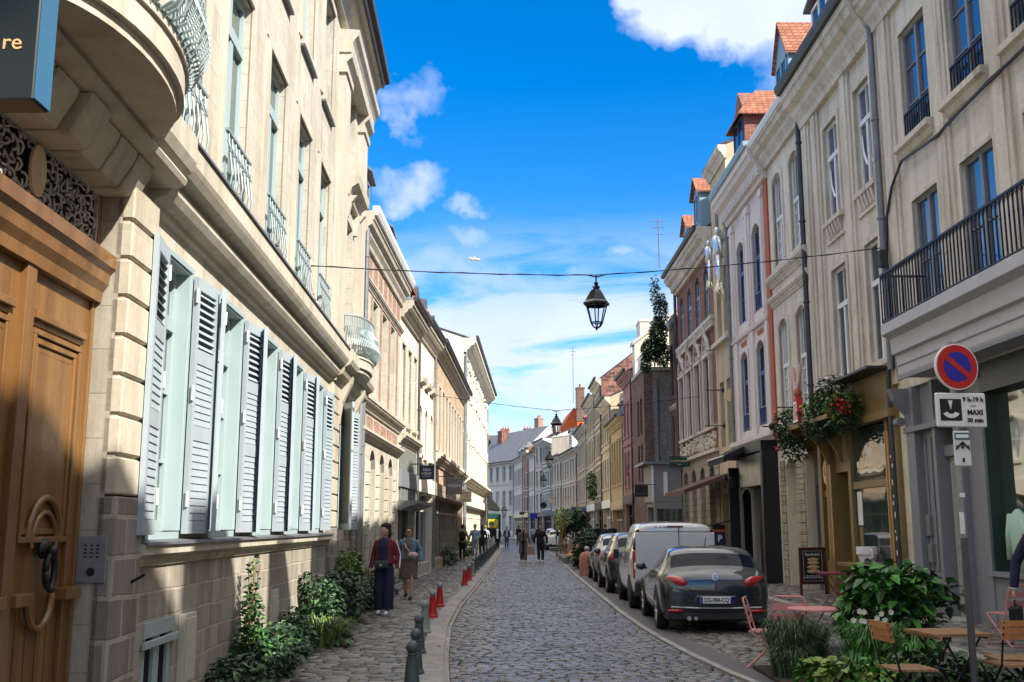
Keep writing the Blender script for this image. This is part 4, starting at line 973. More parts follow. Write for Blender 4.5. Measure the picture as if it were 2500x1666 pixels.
mb = MB(); mb.box(s(36.2), s(35.75), .0, .09, 0, 3.0); mb.box(s(34.0), s(32.45), -.75, -.1, 0, 3.0); mb.box(s(31.42), s(31.25), .0, .3, 0, 3.0); mb.build('black_panel', M['black'], sf)
R4.strip(s(32.3), s(31.8), .05, .09, 2.3, 2.95, M['frame_white'], 'notice_panel', sf)
MB().box(s(32.35), s(31.75), .1, .14, .05, 1.0).build('door_panel', M['blackgloss'], sf)
aw = MB(); aw.prism([(.12, 4.2), (.5, 4.22), (1.15, 3.92), (1.15, 3.72), (1.12, 3.72), (.5, 4.05), (.12, 4.05)], s(35.8), s(33.2)); aw.build('awning', M['awning_dark'], sf)
MB().box(s(35.8), s(33.2), 1.12, 1.18, 3.9, 3.94).build('awning_bar', M['frame_white'], sf)
MB().box(s(31.24), s(31.0), .482, .486, .5, 2.2).build('graffiti_strip', M['black'], sf)
R4.strip(s(36.2), s(31.0), .0, 1.1, .0, .14, M['kerb'], 'stone_step')
for Y in (34.5, 35.6):
    l = thing('wall_lantern', ['small black wall lantern nearest the metal fascia', 'small black wall lantern farther along beside the white arch'][Y > 35], 'wall lamp', R4.world(s(Y), .12, 3.35), group='lanterns over the black shop')
    MB().tube([(0, 0, 0), (-.35, 0, .08), (-.5, 0, .02)], .015, 5).build('arm', M['iron'], l)
    m = MB(); m.lathe([(.01, .08), (.10, -.04), (.11, -.07), (.08, -.07)], (-.5, 0, 0), 6); m.lathe([(.05, -.36), (.05, -.34), (.0, -.34)], (-.5, 0, 0), 6)
    for q in range(6): m.tube([(-.5+.085*math.cos(q*1.047), .085*math.sin(q*1.047), -.07), (-.5+.05*math.cos(q*1.047), .05*math.sin(q*1.047), -.34)], .008, 4)
    m.build('cage', M['iron'], l)

# ---- R5 narrow cream, R6 brick with ornate stone
R5 = B('narrow_cream_house', 'narrow plain cream house where two foil mannequins hang from the wall', (rx(36.41), 36.41), (rx(39.5), 39.5))
h5 = R5.hole; s = R5.S
o5 = [h5(37.0, 37.75, 8.7, 11.2, reveal=.25), h5(38.2, 38.95, 8.7, 11.2, reveal=.25), h5(37.0, 37.75, 4.6, 7.0, reveal=.25), h5(38.2, 38.95, 4.6, 7.0, reveal=.25), h5(36.8, 37.5, 12.7, 14.2, reveal=.15), h5(38.1, 38.8, 12.7, 14.2, reveal=.15)]
R5.wall(15.5, M['ochre'], o5+[h5(36.7, 39.2, .02, 2.9, reveal=.4)], depth=7, rise=1.5); R5.roof(15.5, 1.5, M['slate'], 7, .3)
for o in o5: R5.window(o, 'casement', 'frame_grey', 'glass_pale', 2, 2)
R5.cornice(15.0, .5, .3, M['r_trim']); R5.cornice(12.1, .35, .2, M['r_trim'], name='string_course')
R5.strip(s(39.3), s(36.6), 0, .22, 8.35, 8.5, M['r_trim'], 'sill'); R5.strip(s(39.2), s(36.7), -.38, -.3, .02, 2.9, M['black'], 'shop_door')
MB().prism([(.05, 15.0-.1), (-.4, 15.0), (-.4, 14.3), (.05, 14.1)], -.02, .0).build('side_cap', M['r_trim'], R5.root)
aw = MB(); aw.prism([(.02, 3.55), (.05, 3.62), (1.75, 3.0), (1.75, 2.85), (1.7, 2.88), (.02, 3.45)], s(41.6)-.0, s(37.2)); aw.build('awning', M['awning_brown'], R5.root)
for i, (u_, v_, Y, sc_) in enumerate(((1731, 640, 38, .68), (1753, 630, 37, .95))):
    t = thing('foil_mannequin', ['upright silver foil figure dangling from the cream wall, nearer one', 'silver and gold foil figure hanging lower, farther one'][i], 'mannequin', fat_(u_, v_, Y), group='foil figures hanging on the wall'); t.scale = (sc_,)*3
    m = MB(); m.tube([(0, 0, .95), (0, 0, .75), (0, 0, .35), (0, 0, 0)], [.06, .24, .17, .22], 10, flat=.6); m.tube([(0, .1, .05), (.05, .16, -.6), (.0, .15, -1.3)], [.13, .10, .06], 8); m.tube([(0, -.1, .05), (0, -.16, -.6), (.05, -.12, -1.25)], [.13, .09, .06], 8)
    m.tube([(0, .22, .75), (.05, .36, .4), (.1, .3, .05)], [.08, .06, .04], 8); m.tube([(0, -.22, .75), (.05, -.34, .4), (.1, -.28, .1)], [.08, .06, .04], 8); m.blob((0, 0, 1.08), .12, .12, .15)
    m.build('foil_body', M['foil'], t, smooth=True)
    m = MB()
    for k in range(14): q = rnd.uniform(0, 6.28); m.tube([(.1*math.cos(q), .18*math.sin(q), -1.15+rnd.uniform(-.1, .2)), (.22*math.cos(q), .35*math.sin(q), -1.45+rnd.uniform(-.15, .1))], [.06, .015], 5)
    m.build('foil_fringe', M['goldfoil'], t); MB().tube([(0, 0, 1.2), (0, -.1, 1.45), (0, .05, 1.5)], .012, 5).build('hook', M['iron'], t)

R6 = B('ornate_brick_house', 'red brick house with pale blue windows above carved stone pediments and rusticated arches', (rx(39.51), 39.51), (rx(48.0), 48.0))
h6 = R6.hole; s = R6.S; yb = [40.9, 42.85, 44.8, 46.75]
u6 = [h6(y-.5, y+.5, 9.9, 12.0, arch=.22, reveal=.16) for y in yb]; m6 = [h6(y-.5, y+.5, 5.6, 8.3, reveal=.16) for y in yb]; g6 = [h6(y-.55, y+.55, .02, 4.1, arch=.5, reveal=.4) for y in yb]
R6.wall(4.55, M['rust'], g6, box=False, d=.02, name='street_arcade'); R6.wall(13.3, M['brick'], u6+m6, z0=4.55, depth=9, rise=2.8)
R6.wall(4.55, M['rust'], [], d=-.45, depth=8, name='arcade_back')
for o in u6: R6.window(o, 'casement', 'frame_tblue', 'glass', 2, 3, .6, fw=.08)
for o in m6: R6.window(o, 'casement', 'frame_grey', 'glass', 2, 1, .6, fw=.07)
for o in g6: R6.window(o, 'casement', 'frame_grey', 'glass', 2, 2, .7, reveal=.38)
R6.roof(13.3, 2.8, M['slate'], 9, .5); R6.cornice(12.35, .95, .6, M['r_trim'], dent=.3); R6.gutter(13.2, .58)
mb = MB(); rr = random.Random(5)
for o in m6:
    a, b = o['s0'], o['s1']; c = (a+b)/2
    mb.box(a-.22, a-.05, 0, .14, 5.4, 8.3); mb.box(b+.05, b+.22, 0, .14, 5.4, 8.3); mb.box(a-.28, b+.28, 0, .16, 8.3, 8.45)
    mb.tube([(a-.15, .1, 8.5), (a+.05, .12, 8.9), (c-.1, .14, 9.15), (c, .2, 9.55), (c+.1, .14, 9.15), (b-.05, .12, 8.9), (b+.15, .1, 8.5)], .075, 6)
    for k in range(9): mb.blob((c+rr.uniform(-.35, .35), .06, rr.uniform(8.5, 9.1)), .09, .09, .11, 6)
mb.box(.01, R6.L-.01, -.01, .12, 9.35, 9.48); mb.box(.01, R6.L-.01, -.01, .16, 9.62, 9.78)
for k in range(30): mb.box(R6.L*k/30+.05, R6.L*(k+.5)/30+.05, .0, .14, 9.48, 9.62)
for k in range(150): mb.blob((rr.uniform(.2, R6.L-.2), .03, rr.uniform(4.75, 5.35)), rr.uniform(.06, .16), .09, rr.uniform(.05, .12), 6)
mb.box(.01, R6.L-.01, 0, .16, 4.52, 4.66); mb.box(.01, R6.L-.01, 0, .14, 5.42, 5.54)
mb.build('carved_stonework', M['r_trim'], R6.root)
R6.pipe(R6.L-.15, .2, 12.6, 'gutter', .07, .12)
R6.dormer(s(41.3), 13.6, 1.3, 1.6, .2, 2.4, 'tile', 'frame_tblue', 'frame_tblue', .6, False); R6.dormer(s(46.2), 13.6, 1.3, 1.5, -.2, 2.4, 'tile', 'frame_tblue', 'frame_tblue', .6, False)
R6.cornice(13.4, .3, .3, M['r_trim'], s0=R6.L-.5, name='corner_block')

# ---- R7 dark narrow, R8 pebbledash gable
R7 = B('narrow_brown_house', 'narrow dark brown brick house beyond the ornate brick one', (rx(48.01), 48.01), (rx(50.6), 50.6)); h7 = R7.hole
o7 = [h7(48.6, 49.2, 7.9, 10.4, reveal=.15), h7(49.6, 50.2, 7.9, 10.4, reveal=.15), h7(48.6, 49.2, 4.4, 6.9, reveal=.15), h7(49.6, 50.2, 4.4, 6.9, reveal=.15)]
R7.wall(11.4, M['brick_dark'], o7, depth=8, rise=0)
for o in o7: R7.window(o, 'casement', 'darkred', 'glass', 2, 1)
R7.strip(.02, R7.L, .0, .2, 11.2, 11.5, M['zinc'], 'eaves_band'); R7.cornice(7.2, .2, .1, M['r_trim'], name='string_course')
R8 = B('pebbledash_house', 'brown house stepping forward with a grey pebbledash side wall and a railed roof terrace', (6.45, 50.65), (6.4, 55.0))
o8 = [hs_(.9, 1.6, 6.2, 8.0), hs_(2.0, 2.7, 6.2, 8.0), hs_(.9, 1.6, 3.9, 5.7), hs_(2.0, 2.7, 3.9, 5.7)]
R8.wall(9.25, M['brick_dark'], o8, depth=6, rise=0)
for o in o8: R8.window(o, 'casement', 'darkred', 'glass', 2, 1)
MB().box(-.03, .0, -6, -.42, 0, 9.2).build('pebbledash_wall', M['rubble'], R8.root)
MB().box(-.05, .0, -.42, .02, 0, 9.25).build('brick_corner', M['brick_dark'], R8.root)
MB().box(-.08, R8.L, -6, .08, 9.25, 9.42).build('coping', M['bluegrey'], R8.root)
MB().tube([(-.1, -.6, 4), (-.1, -.6, 8.7), (-.1, -.5, 8.8)], .05, 8).build('drainpipe', M['zinc'], R8.root)
m = MB(); m.box(-.03, 0, -6, 0, 10.15, 10.2); m.box(0, R8.L, -.03, 0, 10.15, 10.2)
for k in range(30): m.box(-.03, -.005, -6+6*k/30, -6+6*k/30+.07, 9.45, 10.15)
for k in range(16): m.box(R8.L*k/16, R8.L*k/16+.05, -.03, -.005, 9.45, 10.15)
m.build('terrace_railing', M['frame_white'], R8.root)
R8.wall(11.2, M['gable_cream'], [], d=-.02, s0=3.4, s1=4.3, z0=9.42, depth=7.4, rise=2.9, ridge=-3.9, name='terrace_house')
MB().prism([(.1, 11.08), (-3.9, 14.12), (-7.4, 11.25), (-7.4, 11.45), (-3.9, 14.3), (.1, 11.26)], 3.25, 4.34).build('terrace_roof', M['bluegrey'], R8.root)
# shop extension in front of the pebbledash wall
E1 = B('shop_extension', 'low grey shop with a flat canopy before the pebbledash wall', (6.45, 47.75), (6.45, 50.6))
E1.wall(2.8, M['shopgrey'], [hs_(.2, 2.6, .5, 2.6)], depth=1.25); E1.window(hs_(.2, 2.6, .5, 2.6), 'casement', 'frame_grey', 'glass', 2, 1)
MB().box(.0, E1.L, -1.25, .1, 2.8, 4.5).build('sign_fascia', M['shopgrey'], E1.root, bevel=.02)
MB().box(-.2, E1.L+.3, -1.3, .5, 4.5, 4.62).build('flat_canopy', M['zinc'], E1.root)
MB().box(-.05, -.0, -.6, -.42, 3.1, 4.15).build('sign_bar', M['white'], E1.root); MB().box(-.04, 0, .02, .12, 2.78, 4.45).build('sign_edge', M['white'], E1.root)
MB().box(-.02, 0, -1.2, -.1, .6, 2.5).build('side_window', M['glass_green'], E1.root)

# ================================================================ right side, far
def sh(*a, **k): return simple_house(*a, **k)
sh('pink_house', 'narrow pink painted house with bracketed eaves', (6.4, 55.01), (6.35, 59.3), 9.9, 'pink', (3.9, 6.6), 3, 'frame_white', 'glass', (.6, 1.9), 'slate', 1.5, 7, arch=.2, shop='black', trim='pink', signm='black')
yb_ = sh('yellow_house', 'yellow ochre house with vertical pilasters and a grey attic storey', (6.35, 59.31), (6.32, 66.5), 7.9, 'yellow', (4.2,), 5, 'frame_white', 'glass_pale', (.7, 2.6), 'slate', 2.4, 7, trim='yellow', shop='ochre', shoph=3.2, dorm=4, dormrm='zinc', bands=False)
sh('sage_house', 'greenish cream house with a dentil frieze, between the yellow and the grey house', (6.32, 66.51), (6.3, 73), 9.9, 'ochre', (4.2, 7.2), 4, 'frame_white', 'glass', (.8, 1.9), 'slate', 1.6, 7, shop='white', signm='white')
g12 = sh('grey_corniced_house', 'tall grey house with a heavy cornice and a bare brick party wall', (6.3, 73.01), (6.3, 79), 12.0, 'greyrend', (3.9, 6.6, 9.3), 4, 'frame_white', 'glass', (.8, 1.8), 'slate', 3.4, 9, shop='black', trim='r_trim')
MB().add([(-.02, -.0, 0), (-.02, -9, 0), (-.02, -9, 12), (-.02, -4.5, 15.5), (-.02, 0, 12)], [(0, 1, 2, 3, 4)]).build('party_wall', M['brick_old'], g12.root)
g12.chimney(.6, -3.2, 14, 2.0, .9, 2.2, 'whitish', 0)
sh('sand_house', 'sand coloured house with a rounded corner cornice', (6.3, 79.01), (6.3, 88), 11.6, 'ochre', (3.9, 6.5, 9.0), 5, 'frame_white', 'glass', (.9, 1.8), 'slate', 2.2, 8, shop='frame_white')
sh('long_ochre_house', 'long peach and cream house before the street bends', (6.3, 88.01), (6.2, 99), 10.2, 'ochre', (3.9, 7.0), 6, 'frame_white', 'glass', (.9, 2.0), 'slate', 2.5, 8, shop='black', dorm=2, chim=2)
bb = sh('bend_cream_house', 'pale cream terrace on the bend under a dark slate roof', (6.2, 99.01), (5.3, 111), 9.0, 'whitish', (3.8, 6.4), 6, 'frame_grey', 'glass', (1.0, 1.8), 'slate', 3.2, 8, shop='black')
bb.dormer(3, 9.8, 2.2, 1.2, -.8, 3, 'tile', 'whitish', 'frame_white', .5, True); bb.dormer(8, 9.6, 2.0, 1.6, -.4, 2, 'slate', 'frame_white', 'frame_white', .3, False)
sh('brown_ornate_house', 'brownish stone house with four dark upper windows on the bend', (5.3, 111.01), (4.5, 119.5), 9.2, 'r_trim', (3.9, 6.5), 4, 'darkred', 'glass', (1.1, 1.9), 'slate', 2.0, 8, shop='black')
sh('blue_grey_house', 'blue grey house with a projecting flat pale roof', (4.5, 119.51), (3.7, 127), 11.6, 'greyrend', (3.7, 6.3, 9.2), 5, 'frame_white', 'glass', (.8, 1.8), 'zinc', .5, 8, corn=(.5, 1.0), trim='frame_white', shop='black')
sh('red_window_house', 'narrow house of cream stone with wine red windows', (3.7, 127.01), (2.95, 132), 12.0, 'r_cream', (3.7, 6.5, 9.4), 2, 'darkred', 'glass', (1.1, 1.9), 'slate', 1.5, 8, shop='darkred')
sh('pale_slim_house', 'slim pale grey house next to the house with wine red windows', (2.95, 132.01), (2.2, 137), 10.8, 'whitish', (3.7, 6.8), 3, 'frame_white', 'glass', (.8, 1.8), 'slate', 3.0, 8, shop='black')
sh('pink_party_house', 'slim house showing a bare pinkish side wall at the end of the bend', (2.2, 137.01), (1.5, 141), 11.5, 'brick_pink', (3.7, 6.8), 2, 'frame_white', 'glass', (.8, 1.8), 'tile', 2.5, 8, shop='signcream')
sh('green_dormer_house', 'white house with green dormers just right of the far end building', (1.5, 141.01), (.3, 152), 10.9, 'whitish', (3.9, 7.4), 7, 'frame_white', 'glass', (.8, 2.1), 'slate_grey', 3.0, 9, shop='signcream', dorm=3, dormrm='slate_grey')
eb = sh('white_end_building', 'long white rendered building with a grey slate roof closing the far end of the street', (.3, 152.01), (-8.5, 171), 11.0, 'whitish', (1.0, 4.6, 8.2), 9, 'frame_white', 'glass', (1.1, 2.2), 'slate_grey', 5.2, 11, shop='whitish', shoph=.9, bars=3)
eb.chimney(6, -7, 15.5, 1.4, .9, 2.6, 'brick_pink'); eb.chimney(13, -4, 14, 1.6, .9, 2.6, 'brick')
ob = B('orange_roof_house', 'house behind the bend under a steep bright orange tiled roof', (4.9, 130), (4.4, 142))
ob.wall(11.6, M['greyrend'], [], depth=6, rise=4.6, ridge=-2.9); ob.roof(11.6, 4.6, M['tile_orange'], 6, .4, ridge=-2.9); ob.dormer(4, 12.6, 3.0, 1.7, -.6, 3, 'zinc', 'frame_white', 'frame_white', .15, False)
MB().add([(-.02, .0, 0), (-.02, -6, 0), (-.02, -6, 11.6), (-.02, -2.9, 16.2), (-.02, 0, 11.6)], [(0, 1, 2, 3, 4)]).build('tiled_gable', M['tile_orange'], ob.root)
ob.chimney(-1.2, -3.5, 14.5, 1.0, 1.0, 4.2, 'brick_dark', 2); ob.chimney(12.5, -4.0, 12, 2.4, .9, 3.3, 'brick', 3)
bk = B('tall_rear_wall_building', 'tall bare brownish rear wall with chimney pots rising behind the white end building', (4, 190), (-16, 196))
bk.wall(18.2, M['brick_pink'], [], depth=8)
for k in range(5): bk.chimney(1.5+k*4.2, -1, 18.2, 1.5, .8, 1.2, 'brick_pink', 3)

# unseen row behind the camera on the right: it throws the shadow on the left wall
def offs(name, lab, Y0, Y1, H, rise, ops=()):
    b = B(name, lab, (rx(Y0), Y0), (rx(Y1)-.0, Y1)); b.wall(H, M['r_cream2'], [], depth=9, rise=rise); b.roof(H, rise, M['tile'], 9, .3); return b
b0 = offs('corner_shop_house', 'cream house right of the camera, out of the picture', -2.0, 11.29, 10.8, 2.0)
for Y0, Y1, z in ((.9, 2.5, 13.4), (4.9, 6.0, 13.1), (8.3, 11.2, 13.2), (-2, -1.4, 13.6)):  # unseen blocks, sized and spaced to cast dark stripes on the left wall
    MB().box(b0.S(Y0), b0.S(Y1), -.5, .25, 10.4, z).build('shadow_dormer', M['r_cream2'], b0.root)
MB().box(b0.S(-1.4), b0.S(1.0), -.4, .25, 10.4, 12.05).build('shadow_parapet', M['r_cream2'], b0.root)  # unseen walls, heights set for the sunlit patches between those stripes
MB().box(b0.S(2.6), b0.S(4.8), -.4, .25, 10.4, 11.3).build('shadow_parapet', M['r_cream2'], b0.root)
MB().box(b0.S(6.0), b0.S(8.0), -.4, .25, 10.4, 11.4).build('shadow_parapet', M['r_cream2'], b0.root)
offs('side_street_house', 'cream house farther behind the camera on the right', -22, -2.01, 14.2, 2.4)
b = B('left_rear_house', 'stone house behind the camera on the left', (lx(-6.01), -6.01), (lx(-22), -22)); b.wall(12, M['cream_plain'], [], depth=9, rise=2); b.roof(12, 2, M['slate'], 9, .3)

# ================================================================ left side beyond the mansion
LA = B('brick_and_stone_house', 'house of pink brick panels between cream stone with rusticated arches, next to the mansion', (-3.40, 31.3), (-3.53, 23.52))
hA = LA.hole; s = LA.S; yb = [24.5, 26.2, 27.9, 29.6]
oA = [hA(y-.42, y+.42, 4.95, 7.35, reveal=.25) for y in yb]; gA = [hA(y-.5, y+.5, .02 if y in (27.9,) else .9, 3.6, arch=.45, reveal=.45) for y in yb]
LA.wall(9.0, M['cream'], oA+gA, depth=8, rise=2.6); LA.roof(9.0, 2.6, M['slate'], 8, .3)
for o in oA: LA.window(o, 'casement', 'frame_pale', 'glass', 2, 2, .7)
for o in gA: LA.window(o, 'casement', 'black', 'glass', 2, 2, .7, reveal=.4)
mb = MB()
for k in range(5):
    y = 23.72+1.7*k; mb.box(s(y-.12), s(y+.13), 0, .02, 4.9, 7.4)
for k in range(8): mb.box(s(23.8+.93*k), s(23.8+.93*k+.6), 0, .02, 7.75, 8.25)
for k in range(6): mb.box(s(23.9+1.2*k), s(23.9+1.2*k+.9), 0, .02, 4.0, 4.35)
mb.build('brick_panel', M['brick_pink'], LA.root)
LA.cornice(8.35, .65, .32, M['trim']); LA.gutter(8.9, .27, 'whitish' if False else 'frame_white', h=.22); LA.cornice(4.45, .3, .22, M['trim'], name='string_course'); LA.cornice(3.75, .22, .2, M['trim'], name='string_course'); LA.cornice(7.42, .2, .12, M['trim'], name='string_course')
mb = MB()
for k in range(5):
    y = 23.65+1.7*k; z = 0
    while z < 3.0: mb.box(s(y-.22), s(y+.22), -.02, .06, z+.012, z+.29); z += .3
mb.build('rusticated_pier', M['pier'], LA.root, bevel=.01)
LA.pipe(LA.L-.14, .3, 8.9, 'zinc', .06, .14, kink=.0); LA.dormer(s(27.2), 9.5, 1.2, 1.6, -.5, 2.4, 'zinc', 'greyrend', 'frame_grey', .12, False); LA.dormer(s(30.2), 9.4, 1.2, 1.0, -.3, 2.4, 'zinc', 'slate', 'frame_grey', .12, False)
LA.chimney(s(25), -1.8, 10, .8, 1.2, 1.6, 'ochre', 0)
LB = sh('grey_stone_house', 'pale grey stone house with tall grey shutters, farther up on the left', (-3.26, 35.6), (-3.40, 31.29), 8.55, 'ornate', (4.9,), 3, 'frame_pale', 'glass', (.85, 2.4), 'slate', 2.4, 8, shop='frame_grey', trim='trim', bands=False, dorm=1)
mb = MB()
for k in range(6): mb.box(.4+k*.65, .4+k*.65+.42, .02, .07, 2.5, 4.1)
mb.build('shutter', M['awning'], LB.root); LB.cornice(4.2, .3, .25, M['trim'], name='string_course'); LB.cornice(2.2, .28, .6, M['zinc'], name='shop_canopy')
LC = sh('white_stucco_house', 'white stucco house with blind arches, left side', (-3.06, 40.5), (-3.26, 35.59), 8.75, 'ornate', (4.2,), 3, 'frame_white', 'glass', (.75, 1.7), 'slate', 2.6, 8, arch=.35, shop='bluegrey', trim='ornate', dorm=2, signm='ornate')
mb = MB()
for k in range(3): mb.prism([(0, 6.6), (.18, 6.7), (.22, 6.85), (0, 6.9)], LC.L*(k+.5)/3-.5, LC.L*(k+.5)/3+.5)
mb.build('window_hood', M['trim'], LC.root)
LD = sh('sunlit_brown_brick_house', 'long tan house with a dark gutter between the stucco and the dazzling white one', (-2.72, 58), (-3.06, 40.49), 8.9, 'tan', (4.8,), 10, 'frame_white', 'glass', (.95, 2.6), 'slate', 2.8, 8, shop='rust', trim='trim', dorm=5)
LD.cornice(4.1, .45, .35, M['r_trim'], name='string_course'); LD.chimney(.8, -3, 9.5, 1.6, 3.5, 2.2, 'ochre', 0)
LE = sh('ornate_white_building', 'tall dazzling white building with carved garlands, farthest on the left row', (-2.05, 85), (-2.72, 57.99), 12.2, 'ornate', (4.6, 7.4, 9.9), 13, 'frame_white', 'glass', (1.0, 1.9), 'slate', 1.5, 9, shop='ornate', trim='ornate', corn=(.8, .7))
mb = MB(); rr = random.Random(9)
for k in range(420): mb.blob((rr.uniform(.3, LE.L-.3), .03, rr.choice((6.95, 9.55, 11.2, 7.1, 9.4))+rr.uniform(-.28, .28)), rr.uniform(.1, .24), .13, rr.uniform(.08, .2), 6)
mb.build('carved_garland', M['ornate'], LE.root); LE.cornice(4.0, .5, .5, M['ornate'], name='string_course')
LE.pipe(LE.L-.3, .3, 11.8, 'zinc', .08, .12)
lf = B('left_end_house', 'grey house past the white building where the street bends', (-3.2, 112), (-2.2, 96)); lf.wall(9.5, M['greyrend'], [], depth=8, rise=2.5); lf.roof(9.5, 2.5, M['slate'], 8, .3)
MB().prism([(0, 4.6), (.02, 4.7), (1.1, 3.3), (1.1, 3.1), (0, 3.3)], lf.L-4, lf.L-.2).build('awning', M['awning_dark'], lf.root)

# ================================================================ ground, road, pavements
def sheet(name, x0, x1, y0, y1, z, mat, n=1):
    return tag(MB().add([(x0, y0, z), (x1, y0, z), (x1, y1, z), (x0, y1, z)], [(0, 1, 2, 3)]).build(name, mat, norm=False), kind='structure')
def gmat(name, col, mcol, bw, bh, ms, rough=.5, var=.3, rot=True):
    m, t, p = newmat(name)
    tcn = tn(t, 'ShaderNodeTexCoord'); vec = tn(t, 'ShaderNodeMapping', {'Vector': tcn.outputs['Object']}).outputs[0]
    wn = tn(t, 'ShaderNodeTexNoise', {'Vector': tcn.outputs['Object'], 'Scale': 1.5, 'Detail': 2})
    sb = tn(t, 'ShaderNodeVectorMath', {0: wn.outputs['Color'], 1: (.5, .5, .5)}, operation='SUBTRACT'); s2 = tn(t, 'ShaderNodeVectorMath', {0: sb.outputs[0], 'Scale': .08}, operation='SCALE')
    vec = tn(t, 'ShaderNodeVectorMath', {0: vec, 1: s2.outputs[0]}, operation='ADD').outputs[0]
    br = tn(t, 'ShaderNodeTexBrick', {'Vector': vec, 'Scale': 1, 'Brick Width': bw, 'Row Height': bh, 'Mortar Size': ms, 'Mortar Smooth': .5, 'Color1': c4(col, 1-var), 'Color2': c4(col, 1+var), 'Mortar': c4(mcol)})
    n1 = tn(t, 'ShaderNodeTexNoise', {'Vector': tcn.outputs['Object'], 'Scale': .9, 'Detail': 6, 'Roughness': .7})
    c = mixc(t, ramp(t, n1.outputs['Fac'], .3, .7), mixc(t, 1.0, br.outputs['Color'], (.65, .65, .65, 1), 'MULTIPLY'), br.outputs['Color'])
    t.links.new(c, p.inputs['Base Color']); p.inputs['Roughness'].default_value = rough
    h = tn(t, 'ShaderNodeMath', {0: 1.0, 1: br.outputs['Fac']}, operation='SUBTRACT'); bp = tn(t, 'ShaderNodeBump', {'Height': h.outputs[0], 'Strength': .8, 'Distance': .02}); t.links.new(bp.outputs[0], p.inputs['Normal'])
    return m
M['setts_far'] = gmat('worn setts farther off', (.15, .142, .145), (.06, .056, .052), .19, .13, .016, .38)
M['flags_far'] = gmat('pavement setts farther off', (.15, .14, .135), (.05, .048, .045), .26, .15, .014, .5)
M['grout'] = plain('sand joint', (.055, .05, .045), .95, 0, var=.3, bump=.5, bscale=30)
M['ground'] = plain('earth and paving', (.12, .115, .11), .9, 0, var=.2)
def settmat(name, col, rough, isl, tint):
    m, t, p = newmat(name); tcn = tn(t, 'ShaderNodeTexCoord'); g = tn(t, 'ShaderNodeNewGeometry')
    n = tn(t, 'ShaderNodeTexNoise', {'Vector': tcn.outputs['Object'], 'Scale': 22, 'Detail': 6, 'Roughness': .7}); n2 = tn(t, 'ShaderNodeTexNoise', {'Vector': tcn.outputs['Object'], 'Scale': .7, 'Detail': 5, 'Roughness': .6})
    c = mixc(t, g.outputs['Random Per Island'], c4(col, 1-isl), c4(tint, 1+isl)); c = mixc(t, ramp(t, n.outputs['Fac'], .3, .75), mixc(t, 1.0, c, (.6, .6, .6, 1), 'MULTIPLY'), c)
    c = mixc(t, ramp(t, n2.outputs['Fac'], .4, .65), mixc(t, 1.0, c, (.72, .70, .68, 1), 'MULTIPLY'), c)
    t.links.new(c, p.inputs['Base Color']); rg = tn(t, 'ShaderNodeMapRange', {0: n.outputs['Fac'], 1: .3, 2: .7, 3: rough-.10, 4: rough+.16}); t.links.new(rg.outputs[0], p.inputs['Roughness'])
    bp = tn(t, 'ShaderNodeBump', {'Height': n.outputs['Fac'], 'Strength': .35, 'Distance': .006}); t.links.new(bp.outputs[0], p.inputs['Normal']); return m
M['sett'] = settmat('worn granite sett', (.145, .136, .132), .25, .34, (.225, .21, .195))
M['sett_p'] = settmat('pavement sett', (.145, .136, .126), .32, .42, (.24, .222, .198))
sheet('ground', -900, 900, -300, 1500, -.12, M['ground'])
